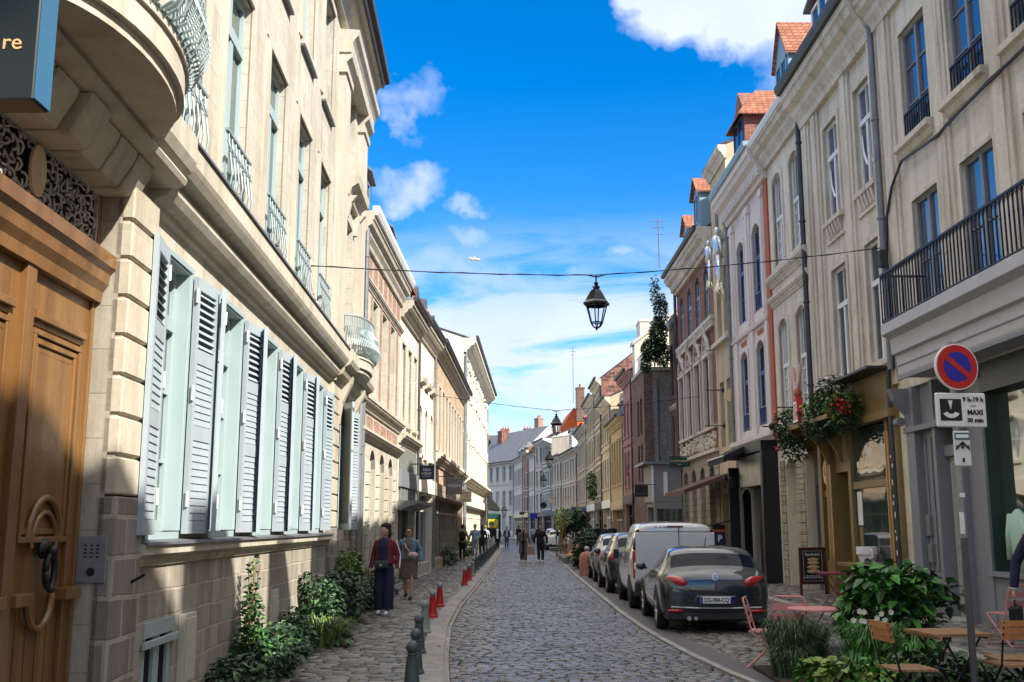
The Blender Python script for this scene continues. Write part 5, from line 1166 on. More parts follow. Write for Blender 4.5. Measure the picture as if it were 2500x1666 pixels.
# left edge of the carriageway, measured every few metres
LE_PTS = [(-30, -.5), (8, -.55), (11.5, -.72), (14, -.89), (15.5, -.97), (18.8, -1.12), (23.8, -1.17), (29.4, -1.08), (40, -.97), (60, -.80), (102, -.75), (130, -1.4), (170, -8)]
RE_PTS = [(-30, 3.6), (8, 3.35), (11.6, 2.85), (12.4, 2.69), (13.3, 2.6), (15, 2.45), (17, 2.34), (18.7, 2.28), (22, 2.24), (29, 2.26), (38.7, 2.3), (60, 2.5), (102, 2.7), (130, 1.6), (170, -4)]
def lerp(P, y):
    for (a, b), (c, d) in zip(P, P[1:]):
        if y <= c: return b+(d-b)*(y-a)/(c-a)
    return P[-1][1]
def stones(name, x0f, x1f, y0, y1, z, row, lmin, lmax, gap, mats, slope=.05, base=True, seed=1, crown=0.0):
    """one sheet of joint sand with every sett standing on it as its own small block"""
    r = np.random.RandomState(seed); vs = []; y = y0
    cells = []
    while y < y1:
        rw = row*r.uniform(.88, 1.12)*(1+max(0, (y-34)/60)); ym = y+rw/2; a, b = x0f(ym), x1f(ym); x = a-r.uniform(0, lmax)
        while x < b:
            l = r.uniform(lmin, lmax)*(1+max(0, (y-34)/60)); xa, xb = max(a, x), min(b, x+l)
            if xb-xa > .05: cells.append((xa, xb, y, y+rw))
            x += l
        y += rw
    C = np.array(cells); n = len(C); g = gap/2
    j = r.uniform(-.006, .006, (n, 4, 2)); V = np.zeros((n, 12, 3))
    for li, (ins, zz) in enumerate(((0, -.05), (.003, -.008), (.016, 0.0))):
        for k, (sx, sy) in enumerate(((0, 0), (1, 0), (1, 1), (0, 1))):
            V[:, li*4+k, 0] = np.where(sx == 0, C[:, 0]+g+ins, C[:, 1]-g-ins)+j[:, k, 0]; V[:, li*4+k, 1] = np.where(sy == 0, C[:, 2]+g+ins, C[:, 3]-g-ins)+j[:, k, 1]
            V[:, li*4+k, 2] = zz
    tx = r.uniform(-slope, slope, (n, 1)); ty = r.uniform(-slope, slope, (n, 1)); dz = r.uniform(-.008, .008, (n, 1))
    cx = V[:, :, 0].mean(1, keepdims=True); cy = V[:, :, 1].mean(1, keepdims=True)
    V[:, 4:, 2] += (V[:, 4:, 0]-cx)*tx+(V[:, 4:, 1]-cy)*ty+dz
    V[:, :, 2] += z
    F = np.array([(0, 1, 5, 4), (1, 2, 6, 5), (2, 3, 7, 6), (3, 0, 4, 7), (4, 5, 9, 8), (5, 6, 10, 9), (6, 7, 11, 10), (7, 4, 8, 11), (8, 9, 10, 11)])
    F = (F[None]+(np.arange(n)*12)[:, None, None]).reshape(-1, 4); Vf = V.reshape(-1, 3)
    ys = np.arange(y0, y1+1.9, 2.0); bv = []; bf = []
    for i, yy_ in enumerate(ys): bv += [(x0f(yy_), yy_, z-.030), (x1f(yy_), yy_, z-.030)]
    o = len(Vf); bf = [(o+2*i, o+2*i+1, o+2*i+3, o+2*i+2) for i in range(len(ys)-1)]
    me = bpy.data.meshes.new(name); AV = np.vstack([Vf, np.array(bv)]); AF = np.vstack([F, np.array(bf)])
    me.vertices.add(len(AV)); me.vertices.foreach_set('co', AV.ravel()); me.loops.add(len(AF)*4); me.loops.foreach_set('vertex_index', AF.ravel().astype(np.int32))
    me.polygons.add(len(AF)); me.polygons.foreach_set('loop_start', np.arange(0, len(AF)*4, 4, dtype=np.int32)); 
    mi = np.zeros(len(AF), np.int32); mi[len(F):] = 1; me.materials.append(M[mats[0]]); me.materials.append(M[mats[1]])
    me.polygons.foreach_set('material_index', mi); sm = np.ones(len(AF), bool); me.polygons.foreach_set('use_smooth', sm); me.update(calc_edges=True); me.validate()
    ob_ = bpy.data.objects.new(name, me); COL.objects.link(ob_); return tag(ob_, kind='structure')
def strip_mesh(name, fa, fb, y0, y1, z0, z1, mat, step=2.0):
    m = MB(); ys = [y0+(y1-y0)*k/max(1, int((y1-y0)/step)) for k in range(int((y1-y0)/step)+1)]
    for a, b in zip(ys, ys[1:]): m.add([(fa(a), a, z1), (fb(a), a, z1), (fb(b), b, z1), (fa(b), b, z1), (fa(a), a, z0), (fb(a), a, z0), (fb(b), b, z0), (fa(b), b, z0)], [(0, 1, 2, 3), (1, 5, 6, 2), (0, 3, 7, 4)])
    return m.build(name, mat, norm=False)
lef = lambda y: lerp(LE_PTS, y); ref = lambda y: lerp(RE_PTS, y); lwl = lambda y: (-3.0-.029*(y-5.3)+.02) if y < 26 else lerp([(26, -3.55), (40, -3.0), (58, -2.66), (85, -2.0), (100, -2.2), (200, -30)], y)
stones('road', lambda y: lef(y)+.06, lambda y: ref(y)-.06, 7.5, 70, 0, .108, .13, .22, .009, ('sett', 'grout'), seed=2, slope=.035)
tag(strip_mesh('road_far', lambda y: lef(y), lambda y: ref(y), 69.5, 190, -.1, -.02, M['setts_far'], 4), kind='structure')
tag(strip_mesh('road_near', lambda y: lef(y), lambda y: ref(y), -30, 7.6, -.1, -.012, M['setts_far'], 4), kind='structure')
tag(strip_mesh('kerb', lambda y: lef(y)-.30, lambda y: lef(y), -10, 100, -.1, .045, M['kerb'], .9), kind='structure')
tag(strip_mesh('gutter_line', lambda y: lef(y)-.0, lambda y: lef(y)+.07, -10, 100, -.1, .012, M['kerb'], .9), kind='structure')
stones('pavement', lambda y: lwl(y), lambda y: lef(y)-.30, 7.5, 60, .04, .13, .15, .34, .010, ('sett_p', 'grout'), seed=3)
tag(strip_mesh('pavement_far', lwl, lambda y: lef(y)-.3, 59.5, 130, -.1, .03, M['flags_far'], 4), kind='structure'); tag(strip_mesh('pavement_near', lwl, lambda y: lef(y)-.3, -30, 7.6, -.1, .03, M['flags_far'], 4), kind='structure')
tag(strip_mesh('soil_strip', lambda y: lwl(y), lambda y: lwl(y)+.42+.05*math.sin(y*2.3), 10.6, 24.4, -.1, .052, M['soil'], .5), kind='structure')
M['gutterstone'] = stone('pale gutter stone', (.40, .38, .36), .9, 9, .01, var=.1, stain=.35, bump=.4)
tag(strip_mesh('parking_edge_line', lambda y: ref(y)-.06, lambda y: ref(y)+.04, -10, 100, -.1, .014, M['gutterstone'], 1.0), kind='structure')
M['band'] = plain('worn tarmac band', (.105, .10, .10), .7, 0, var=.25, vscale=3, bump=.4, bscale=40)
tag(strip_mesh('kerb_band', lambda y: ref(y)+.04, lambda y: ref(y)+.40, -10, 60, -.1, .008, M['band'], 1.0), kind='structure')
pk = lambda y: 5.9
stones('parking_bay', lambda y: ref(y)+.40, pk, 9, 56, 0, .125, .14, .25, .011, ('sett_p', 'grout'), seed=5)
tag(strip_mesh('pavement_kerb', lambda y: 5.9, lambda y: 6.1, 5, 47.5, -.1, .09, M['kerb'], 1.0), kind='structure')
stones('right_pavement', lambda y: 6.1, lambda y: rx(y)+.3, 9, 56, .085, .16, .2, .36, .014, ('sett_p', 'grout'), seed=6)
tag(strip_mesh('right_pavement_far', lambda y: ref(y)+.04, lambda y: ref(y)+6, 55.5, 180, -.1, -.01, M['flags_far'], 4), kind='structure')
tag(strip_mesh('right_pavement_near', lambda y: ref(y)+.04, lambda y: 8.1, -30, 9.2, -.1, -.01, M['flags_far'], 4), kind='structure')

# ================================================================ hanging lanterns on wires
def lantern(name, label, P, h=.95, wireA=None, wireB=None, wlab=None):
    t = thing(name, label, 'street lamp', P, 0, 'lanterns hung on wires across the street'); k = h/.95
    m = MB(); m.tube([(0, 0, 0), (0, 0, -.14*k)], .014*k, 6); m.tube([(-.14*k, 0, .0), (0, 0, -.035*k), (.14*k, 0, .0)], .012*k, 5)
    m.lathe([(.0, -.12*k), (.05*k, -.14*k), (.03*k, -.18*k), (.075*k, -.21*k), (.05*k, -.25*k), (.09*k, -.27*k), (.13*k, -.33*k), (.20*k, -.46*k), (.245*k, -.50*k), (.235*k, -.535*k), (.19*k, -.54*k), (0, -.54*k)], (0, 0, 0), 6, 0, 1, 1, .26)
    m.build('lamp_roof', M['blackgloss'], t)
    m = MB()
    for q in range(6):
        a = q*math.pi/3+.26; c, s_ = math.cos(a), math.sin(a); m.tube([(.19*k*c, .19*k*s_, -.53*k), (.105*k*c, .105*k*s_, -.85*k)], .012*k, 5); m.tube([(.105*k*c, .105*k*s_, -.85*k), (.06*k*c, .06*k*s_, -.92*k), (0, 0, -.95*k)], .012*k, 5)
    for z, r in ((-.845, .11), (-.55, .19)): m.tube([(r*k*math.cos(q*math.pi/3+.26), r*k*math.sin(q*math.pi/3+.26), z*k) for q in range(7)], .011*k, 5)
    m.lathe([(.0, -.99*k), (.02*k, -.96*k), (0, -.93*k)], (0, 0, 0), 6); m.build('lamp_cage', M['blackgloss'], t)
    g = MB().lathe([(.18*k, -.54*k), (.10*k, -.845*k)], (0, 0, 0), 6, 0, 1, 1, .26); g.build('lamp_glass', M['clearglass'], t)
    if wireA is not None:
        w = thing('lamp_wire', wlab, 'wire', P, 0, 'wires carrying the street lanterns'); m = MB(); A, C = Vector(wireA)-Vector(P), Vector(wireB)-Vector(P)
        for X, n in ((A, 14), (C, 14)):
            pts = [(X*(i/n))-Vector((0, 0, .5*(X.length/12)*(i/n)*(1-i/n)*.8)) for i in range(n+1)]
            m.tube(pts, .009, 5); m.tube([p+Vector((0, .0, .012*math.sin(i*2.1))) for i, p in enumerate(pts)], .008, 5)
        m.build('wire', M['iron'], w)
    return t
m_, t_, p_ = newmat('clear lantern glass'); p_.inputs['Transmission Weight'].default_value = 1; p_.inputs['Roughness'].default_value = .02; p_.inputs['IOR'].default_value = 1.02; p_.inputs['Base Color'].default_value = (.97, .98, 1, 1); M['clearglass'] = m_
P1 = at(1455, 672, 18.65)
lantern('street_lantern', 'black hexagonal lantern hanging nearest over the road', P1, 1.0, (lx(16.7)+.02, 16.7, 5.95), R1.world(R1.L, .15, 7.5), 'nearest lantern wire, crossing from the mansion to the drainpipe')
MB().tube([(0, 0, 0), (.0, .0, -.05), (.1, 0, -.08)], .02, 5)
P2 = at(1358, 1003, 42); lantern('street_lantern', 'second lantern up the street, seen against the orange roof', P2, 1.0, (-3.0, 41, P2.z+.5), (7.75, 43, P2.z+.7), 'second lantern wire, crossing before the pebbledash wall')
for u, v, Y, lb in ((1327, 1152, 75, 'third lantern, small and dark between pale house fronts'), (1341, 1095, 58, 'lantern with a wide grey cap below the orange roof'), (1231, 1228, 110, 'tiny farthest lantern before the white end building')):
    lantern('street_lantern', lb, at(u, v, Y), 1.1 if Y < 100 else 1.4)
bi = thing('wire_rag', 'small scrap of white plastic caught on the lantern wire', 'rag', P1+Vector((-2.25, -.4, .22)))
m = MB()
for k in range(7): m.tube([(k*.03-.1, 0, .03*math.sin(k*2)), (k*.03-.04, .02, -.04+.03*math.cos(k*3)), (k*.03+.01, 0, -.05)], .018, 5)
m.build('plastic_scrap', M['whitish'], bi); bi.scale = (.7, .7, .7)

# ================================================================ hanging signs
def proj_sign(name, label, c, w, h, mat, lines=(), tmat='white', th=.06, wall=-1, arm=.35, group=None, size=None, brk=True):
    """flat sign facing up and down the street; c = centre of the face"""
    t = thing(name, label, 'sign', c, 0, group)
    MB().box(-w/2, w/2, 0, th, -h/2, h/2).build('sign_panel', M[mat], t, bevel=.006)
    for (s, x, z, sz) in lines: text(s, sz, M[tmat], t, frame_mat((x, -.004, z), (1, 0, 0), (0, 0, 1)))
    if brk: MB().tube([(wall*(w/2+arm), th/2, h/2+.03), (-wall*w/2, th/2, h/2+.03)], .018, 5).build('bracket', M['iron'], t)
    return t
def ctr(u0, v0, u1, v1, Y): return at((u0+u1)/2, (v0+v1)/2, Y), (u1-u0)/2550*Y*1.0, (v1-v0)/2550*Y*1.0
c, w, h = ctr(1024, 1136, 1060, 1171, 34); t = proj_sign('hanging_sign', 'square navy sign with two lines of white lettering, left side', c, w, h, 'signnavy', (('bleu', 0, .09, .15), ('naber', 0, -.03, .15), ('la parenthese', 0, -.13, .05)))
c, w, h = ctr(1088, 1166, 1129, 1207, 43); t = proj_sign('hanging_sign', 'square taupe sign reading HIGH in thin white letters', c, w, h, 'taupe', (('HIGH', 0, 0, .2),))
MB().box(-w/2+.05, -w/2+.14, -.008, 0, -.008, .008).box(w/2-.14, w/2-.05, -.008, 0, -.008, .008).box(-.3+.12, .3-.12, -.003, 0, -.006, .006).build('sign_line', M['white'], t)
c, w, h = ctr(1126, 1199, 1151, 1226, 46); t = proj_sign('hanging_sign', 'pale yellow sign reading BEAU 52 BELLE, left side', c, w, h, 'signcream', (('BEAU', 0, .15, .13), ('52', 0, 0, .15), ('BELLE', 0, -.16, .13)), 'taupe')
c, w, h = ctr(1634, 1117, 1684, 1140, 45.5); proj_sign('hanging_sign', 'dark green sign with cream capitals beside the rusticated arches', c, w, h, 'darkgreen', (('DAMMANN', 0, .04, .15), ('FRERES', 0, -.1, .06)), 'signcream', wall=1, arm=.1)
c, w, h = ctr(1531, 1138, 1562, 1163, 57); t = proj_sign('hanging_sign', 'magenta sign with a white bar and a round knob on top', c, w, h, 'magenta', (('BOUTIQUE', 0, .12, .1), ('MAISON', 0, -.2, .1)), wall=1, arm=.2)
MB().box(-.25, .25, -.02, 0, -.07, .05).build('white_bar', M['white'], t); MB().blob((0, .02, h/2+.07), .09, .05, .09).build('round_knob', M['magenta'], t)
c, w, h = ctr(1550, 1185, 1582, 1213, 47.5); proj_sign('hanging_sign', 'black sign with a faint line of lettering under the magenta sign', c, w, h, 'black', (('SALON DE COIFFURE', 0, -.12, .05),), 'zinc', wall=1)
for u0, v0, u1, v1, Y, mt, lb in ((1443, 1222, 1455, 1246, 85, 'signnavy', 'narrow black sign with a white bar, small in the distance'), (1455, 1225, 1473, 1238, 82, 'signnavy', 'wide navy sign right of the narrow black one'), (1423, 1240, 1438, 1254, 88, 'tealsign', 'small teal square sign in the distance'),
        (1395, 1240, 1408, 1250, 95, 'signblue', 'small dark blue sign left of the teal one'), (1294, 1254, 1312, 1266, 125, 'signblue', 'small blue sign low on the bend'), (1268, 1251, 1280, 1257, 125, 'black', 'tiny black sign on the pale yellow shopfront'), (1375, 1215, 1385, 1225, 100, 'signcream', 'small cream square sign on the bend')):
    c, w, h = ctr(u0, v0, u1, v1, Y); proj_sign('hanging_sign', lb, c, w, h, mt, (), wall=1)
t = thing('round_sign', 'round black hanging sign on the bend', 'sign', at(1327, 1234, 118)); MB().lathe([(.36, 0), (.36, .06)], (0, 0, 0), 20).xf(Matrix.Rotation(R(90), 4, 'X')).build('sign_disc', M['black'], t); MB().tube([(0, 0, .4), (.9, 0, .4)], .03, 5).build('bracket', M['iron'], t)
t = thing('round_sign', 'round cream hanging sign right of the round black one', 'sign', at(1344, 1222, 112)); MB().lathe([(.24, 0), (.24, .06)], (0, 0, 0), 20).xf(Matrix.Rotation(R(90), 4, 'X')).build('sign_disc', M['signcream'], t); MB().tube([(0, 0, .25), (.7, 0, .25)], .02, 5).build('bracket', M['iron'], t)
t = thing('oval_sign', 'ornate oval metal sign on the arched brick and stone house', 'sign', at(928, 1118, 29.5))
m = MB().lathe([(.17, 0), (.19, .02), (.19, .05), (.17, .07)], (0, 0, 0), 24, 0, 1, 1.25).xf(Matrix.Rotation(R(90), 4, 'X')); m.build('oval_rim', M['steel'], t)
m = MB(); rr = random.Random(2)
for k in range(34): m.blob((rr.uniform(-.11, .11), -.08, rr.uniform(-.16, .16)), rr.uniform(.01, .03), .012, rr.uniform(.008, .018), 6)
m.tube([(-.16, -.05, -.2), (-.08, -.06, -.29), (.08, -.06, -.29), (.16, -.05, -.2)], .02, 5); m.build('oval_ornament', M['white'], t); MB().box(-.3, -.17, -.05, -.02, .1, .14).build('bracket', M['iron'], t)
# parking signs on the pole
sp = thing('parking_sign_post', 'grey pole carrying a round no parking sign, a time plate and a small arrow plate', 'traffic sign', (4.27, 10.0, 0))
MB().tube([(0, .04, 0), (0, .04, 3.5)], .028, 12).build('post', M['steel'], sp, smooth='auto')
MB().tube([(0, .04, 0), (0, .04, 1.62)], .033, 12).build('post_sleeve', plain('dark grey sleeve', (.07, .075, .085), .5), sp, smooth='auto')
MB().box(-.045, -.005, -.008, .0, 1.66, 1.86).box(-.03, .02, -.008, 0, 2.0, 2.04).build('sticker', M['white'], sp)
def disc(r, y, mt, nm, par, th=.004, n=40): return MB().lathe([(r, 0), (r, th)], (0, 0, 0), n).xf(Matrix.Translation((0, y, 0)) @ Matrix.Rotation(R(90), 4, 'X')).build(nm, M[mt], par)
RS = Matrix.Rotation(R(12), 4, 'Z')
nd_ = thing('x', None, None); bpy.data.objects.remove(nd_)
q = disc(.225, .0, 'white', 'no_parking_disc', sp, .03); q.location = (.02, 0, 3.245); q.rotation_euler = (0, 0, R(10))
disc(.213, -.031, 'red', 'red_ring', q); disc(.145, -.0355, 'signblue', 'blue_field', q)
bar = MB().box(-.145, .145, -.044, -.0398, -.026, .026); bar.xf(Matrix.Rotation(R(38), 4, 'Y')).build('red_bar', M['red'], q)
pl = MB().box(-.255, .255, 0, .03, -.165, .165).build('time_plate', M['white'], sp, bevel=.012); pl.location = (.05, -.0, 2.83); pl.rotation_euler = (0, 0, R(6))
MB().box(-.215, 0.0, -.004, .0, -.105, .105).build('black_square', M['black'], pl)
m = MB(); m.prism([(-.135, .09), (-.09, .09), (-.11, .0)], -.009, -.0045, 'y')
arc = [(-.108+.10*math.cos(R(a)), .02+.10*math.sin(R(a))) for a in range(215, 326, 10)]+[(-.108+.05*math.cos(R(a)), .01+.05*math.sin(R(a))) for a in range(325, 214, -10)]
m.prism(arc, -.009, -.0045, 'y'); m.build('disc_symbol', M['white'], pl)
def ptxt(s, x, z, sz, b=.0015): text(s, sz, M['black'], pl, frame_mat((x, -.003, z), (1, 0, 0), (0, 0, 1)), bold=b)
ptxt('9 h-19 h', .122, .10, .062); ptxt('MAXI', .135, -.025, .066, .002); ptxt('30 min', .13, -.10, .060)
MB().box(.09, .15, -.004, 0, .036, .041).build('dash', M['black'], pl)
p2_ = MB().box(-.08, .08, 0, .03, -.17, .17).build('arrow_plate', M['frame_white'], sp, bevel=.012); p2_.location = (.035, 0, 2.46)
m = MB(); m.prism([(0, .07), (.065, .01), (.065, -.02), (.01, .035), (.01, 0), (-.01, 0), (-.01, .035), (-.065, -.02), (-.065, .01)], -.006, .0, 'y'); m.box(-.01, .01, -.006, 0, -.13, -.09); m.build('arrow', M['black'], p2_)
MB().box(-.07, .07, -.0065, -.0005, .085, .15).box(-.07, .07, -.0065, -.0005, .02, .03).build('blue_sticker', M['tealsign'], p2_); MB().box(-.06, .06, -.009, -.0066, .1, .135).build('white_sticker', M['white'], p2_)
# ================================================================ bollards
bd = {}
def bollard(x, y, kind, label, h=.50):
    col = {'dark': 'bollard', 'pale': 'bollard_pale', 'red': 'bollard_red'}[kind]; key = kind
    grp = {'dark': 'dark ball-topped bollards along the left kerb', 'pale': 'dark ball-topped bollards along the left kerb', 'red': 'red bollards along the left kerb'}[kind]
    if key not in bd:
        r = thing('bollard', label, 'bollard', (x, y, .04), 0, grp)
        MB().lathe([(.105, 0), (.105, .035), (.092, .05), (.085, .07), (.060, .335), (.062, .35), (.050, .355), (.050, .372), (.062, .378), (.058, .39)], (0, 0, 0), 14).build('shaft', M[col], r, smooth='auto')
        MB().lathe([(.02, .375)]+[(.068*math.sin(R(a)), .445-.068*math.cos(R(a))) for a in range(30, 180, 15)]+[(.004, .513)], (0, 0, 0), 14).build('ball', M['bollard_pale' if kind != 'dark' else col], r, smooth='auto')
        bd[key] = r
    else:
        r = copy_tree(bd[key]); r.location = (x, y, .04); tag(r, label)
    return r
L_ = 'dark bollard at the bottom edge, nearest of the row'
for x, y, k, lb in ((-1.04, 11.3, 'dark', 'dark grey bollard at the bottom edge, only its ball top in view'), (-1.12, 12.6, 'dark', 'dark grey bollard second from the bottom edge of the photo'), (-1.26, 14.6, 'dark', 'dark grey bollard just behind the second one, in front of the faded one'), (-1.40, 17.3, 'pale', 'faded pale grey bollard before the two nearer red ones'),
        (-1.49, 20.2, 'red', 'nearest red bollard with a pale grey ball'), (-1.54, 22.9, 'red', 'bright red bollard with a pale ball, just behind the nearest red one'), (-1.37, 31, 'red', 'red bollard farther up the kerb, nearer of the far red pair'), (-1.36, 33.8, 'red', 'red bollard farther up the kerb, last red one'),
        (-1.35, 36.6, 'pale', 'greyish bollard right behind the last red one')): bollard(x, y, k, lb)
for i in range(16):
    y = 39.2+2.65*i*(1+.01*i); bollard(lef(y)-.42, y, 'dark', '%s dark bollard beyond the greyish one behind the last red bollard' % ('first second third fourth fifth sixth seventh eighth ninth tenth eleventh twelfth thirteenth fourteenth fifteenth sixteenth'.split()[i]))
# pinkish round-topped bollard by the parked cars
t = thing('stone_bollard', 'stubby terracotta stone bollard left of the parked cars', 'bollard', (2.66, 37.9, 0)); MB().lathe([(.27, 0), (.27, .62), (.24, .74), (.15, .82), (.02, .85)], (0, 0, 0), 18).build('stone_body', M['pinkmetal'], t, smooth='auto')
t.children[0].data.materials[0] = plain('terracotta concrete', (.40, .15, .11), .8, var=.2)

# ================================================================ parking meter, menu board
t = thing('parking_meter', 'parking meter with a white P, orange band and tilted solar roof', 'parking meter', (7.05, 36.2, .09))
MB().box(-.2, .2, -.15, .15, 0, 1.45).build('meter_body', M['parkblue'], t, bevel=.02); MB().box(-.205, .205, -.155, .155, 1.45, 1.53).build('orange_band', M['orange'], t)
m = MB().box(-.38, .38, -.28, .28, 0, .03); m.xf(Matrix.Translation((.0, 0, 1.72)) @ Matrix.Rotation(R(-14), 4, 'Y')); m.build('solar_roof', M['black'], t); MB().box(-.2, .2, -.1, .1, 1.53, 1.70).build('neck', M['black'], t)
text('P', .3, M['white'], t, frame_mat((0, -.156, 1.22), (1, 0, 0), (0, 0, 1)), bold=.008); MB().box(-.12, .12, -.16, -.15, .88, .98).build('paper_label', M['white'], t)
t = thing('menu_board', 'framed chalkboard poster with a sandwich picture on the pavement', 'sign board', (7.32, 26.0, .09), R(8))
m = MB(); m.box(-.34, -.29, -.02, .02, 0, 1.12); m.box(.29, .34, -.02, .02, 0, 1.12); m.box(-.34, .34, -.02, .02, 1.08, 1.13); m.box(-.3, .3, -.02, .02, .25, .30); m.build('board_frame', M['darkred'], t)
MB().box(-.29, .29, -.012, .012, .30, 1.08).build('poster', M['chalk'], t); m = MB(); m.box(-.24, .24, -.016, -.0125, .33, .335); m.box(-.24, .24, -.016, -.0125, 1.04, 1.045); m.box(-.24, -.235, -.016, -.0125, .335, 1.04); m.box(.235, .24, -.016, -.0125, .335, 1.04); m.build('white_border', M['white'], t)
m = MB()
for k, z in enumerate((.56, .66, .76, .84)): m.blob((.01, -.014, z), .17-.01*k, .01, .045, 12)
m.build('sandwich_picture', M['bread'], t); text('Sandwich', .1, M['white'], t, frame_mat((0, -.016, .96), (1, 0, 0), (0, 0, 1))); text('Un sandwich acheté\nboisson ou dessert offert', .045, M['white'], t, frame_mat((0, -.016, .43), (1, 0, 0), (0, 0, 1)))

# ================================================================ tables and chairs
def bistro_chair(mat, loc, rz, label, group=None):
    """metal chair: x across, faces -y ... backrest at +y"""
    t = thing('bistro_chair', label, 'chair', loc, rz, group); m = MB(); w = .21
    pts = [(-w, .14, .42), (-w, .22, .74), (-w+.01, .235, .80), (-w+.05, .245, .84), (w-.05, .245, .84), (w-.01, .235, .80), (w, .22, .74), (w, .14, .42)]
    m.tube(pts, .012, 6)
    for x in (-w, w): m.tube([(x, .14, .43), (x, -.06, .22), (x, -.24, .0)], .012, 6); m.tube([(x, -.2, .43), (x, .0, .2), (x, .22, .0)], .012, 6)
    m.tube([(-w, -.24, .01), (w, -.24, .01)], .012, 6); m.tube([(-w, .22, .01), (w, .22, .01)], .012, 6); m.build('chair_frame', M[mat], t)
    b = MB()
    for z in (.66, .53): b.box(-w, w, .175+(z-.53)*.26, .187+(z-.53)*.26, z, z+.085)
    b.build('backrest_slat', M[mat], t); s = MB()
    for k in range(5): s.box(-w, w, -.2+.08*k, -.2+.08*k+.068, .43, .445)
    s.build('seat', M[mat], t); return t
def bistro_table(mat, loc, label, r=.34, h=.72, square=False, topm=None, group=None, rz=0, name='bistro_table'):
    t = thing(name, label, 'table', loc, rz, group); m = MB()
    if square:
        for k in range(8): m.box(-r, r, -r+2*r*k/8+.004, -r+2*r*(k+1)/8-.004, h-.025, h)
        m.box(-r+.03, -r+.07, -r, r, h-.05, h-.025); m.box(r-.07, r-.03, -r, r, h-.05, h-.025)
    else: m.lathe([(r-.01, h-.03), (r, h-.025), (r, h-.004), (r-.012, h)], (0, 0, 0), 28)
    m.build('tabletop', M[topm or mat], t); g = MB(); k = r*.78
    for y in (-k, k): g.tube([(-k, y*.8, 0), (k*.8, y, h-.04)], .011, 6); g.tube([(k, y*.8, 0), (-k*.8, y, h-.04)], .011, 6)
    g.tube([(-k, -k*.8, .01), (-k, k*.8, .01)], .01, 6); g.tube([(k, -k*.8, .01), (k, k*.8, .01)], .01, 6); g.tube([(-.02, -k, h*.5), (-.02, k, h*.5)], .01, 6)
    g.build('folding_legs', M[mat], t); return t
bistro_table('pinkmetal', (3.80, 13.5, 0), 'round salmon pink folding table beside the dark grey car', .34)
bistro_chair('pinkmetal', (3.62, 14.05, 0), R(165), 'salmon pink metal chair behind the pink table', 'salmon pink cafe chairs')
bistro_chair('pinkmetal', (3.18, 13.55, 0), R(72), 'salmon pink metal chair seen edge-on, left of the pink table', 'salmon pink cafe chairs')
bistro_chair('pinkmetal', (6.98, 15.1, .09), R(200), 'salmon pink metal chair at the right edge beside the grey shopfront', 'salmon pink cafe chairs')
bistro_table('pinkmetal', (7.45, 14.6, .09), 'small salmon pink table half hidden by the man in navy', .3)
bistro_table('redmetal', (6.55, 21.6, .09), 'dark pink rectangular table by the ochre cafe', .34, square=True, name='cafe_table')
def wood_chair(loc, rz, label):
    t = thing('folding_chair', label, 'chair', loc, rz, 'wooden folding chairs'); w = .2
    m = MB()
    for k in range(5): m.box(-w, w, -.2+.08*k, -.2+.08*k+.07, .44, .46)
    m.build('seat', M['slatwood'], t); b = MB()
    for z in (.72, .78, .84): b.box(-w-.02, w+.02, .205+(z-.72)*.2, .222+(z-.72)*.2, z-.026, z+.026)
    b.build('backrest', M['slatwood2'], t); g = MB()
    for x in (-w, w): g.tube([(x, .24, .86), (x, .16, .46), (x, -.22, 0)], .011, 6); g.tube([(x, -.18, .44), (x, .22, 0)], .011, 6)
    g.tube([(-w, -.22, .01), (w, -.22, .01)], .01, 6); g.tube([(-w, .22, .01), (w, .22, .01)], .01, 6); g.build('chair_frame', M['iron'], t); return t
bistro_table('iron', (4.22, 10.45, 0), 'square slatted wooden folding table at the lower right', .30, .73, True, 'slatwood', rz=R(8), name='slatted_table')
wood_chair((4.72, 10.25, 0), R(188), 'folding chair with an orange wood back, right of the slatted table')
wood_chair((3.62, 9.95, 0), R(95), 'folding wooden chair seen side-on, half hidden by the leafy shrub')
bistro_table('iron', (5.0, 10.6, 0), 'second slatted wooden table at the right edge below the man in navy', .28, .46, True, 'slatwood', rz=R(-5), name='slatted_table')

# ================================================================ planting
def leafs(mb, c, r, n, size, mats=(0,), up=.3, rr=rnd, fold=.25, surf=.5):
    for _ in range(n):
        while True:
            p = Vector((rr.uniform(-1, 1), rr.uniform(-1, 1), rr.uniform(-1, 1)))
            if p.length <= 1 and p.length > surf*rr.random(): break
        q = Vector((c[0]+p.x*r[0], c[1]+p.y*r[1], c[2]+p.z*r[2])); s = size*rr.uniform(.6, 1.3)
        d = Vector((p.x+rr.uniform(-.8, .8), p.y+rr.uniform(-.8, .8), rr.uniform(-.7, .6)+up*.2)).normalized(); nrm = Vector((rr.uniform(-.6, .6), rr.uniform(-.6, .6), 1)).normalized()
        sd_ = d.cross(nrm)
        if sd_.length < .1: continue
        sd_.normalize(); nn = sd_.cross(d); w = s*.36
        v = [q, q+d*s*.35+sd_*w+nn*s*fold*.4, q+d*s*.35, q+d*s*.35-sd_*w+nn*s*fold*.4, q+d*s*.75+sd_*w*.6+nn*s*fold*.15-Vector((0, 0, s*.08)), q+d*s*.78-Vector((0, 0, s*.1)), q+d*s*.75-sd_*w*.6+nn*s*fold*.15-Vector((0, 0, s*.08)), q+d*s-Vector((0, 0, s*.22))]
        mb.add([tuple(x) for x in v], [(0, 2, 1), (0, 3, 2), (1, 2, 5, 4), (2, 3, 6, 5), (4, 5, 7), (5, 6, 7)], rr.choice(mats))
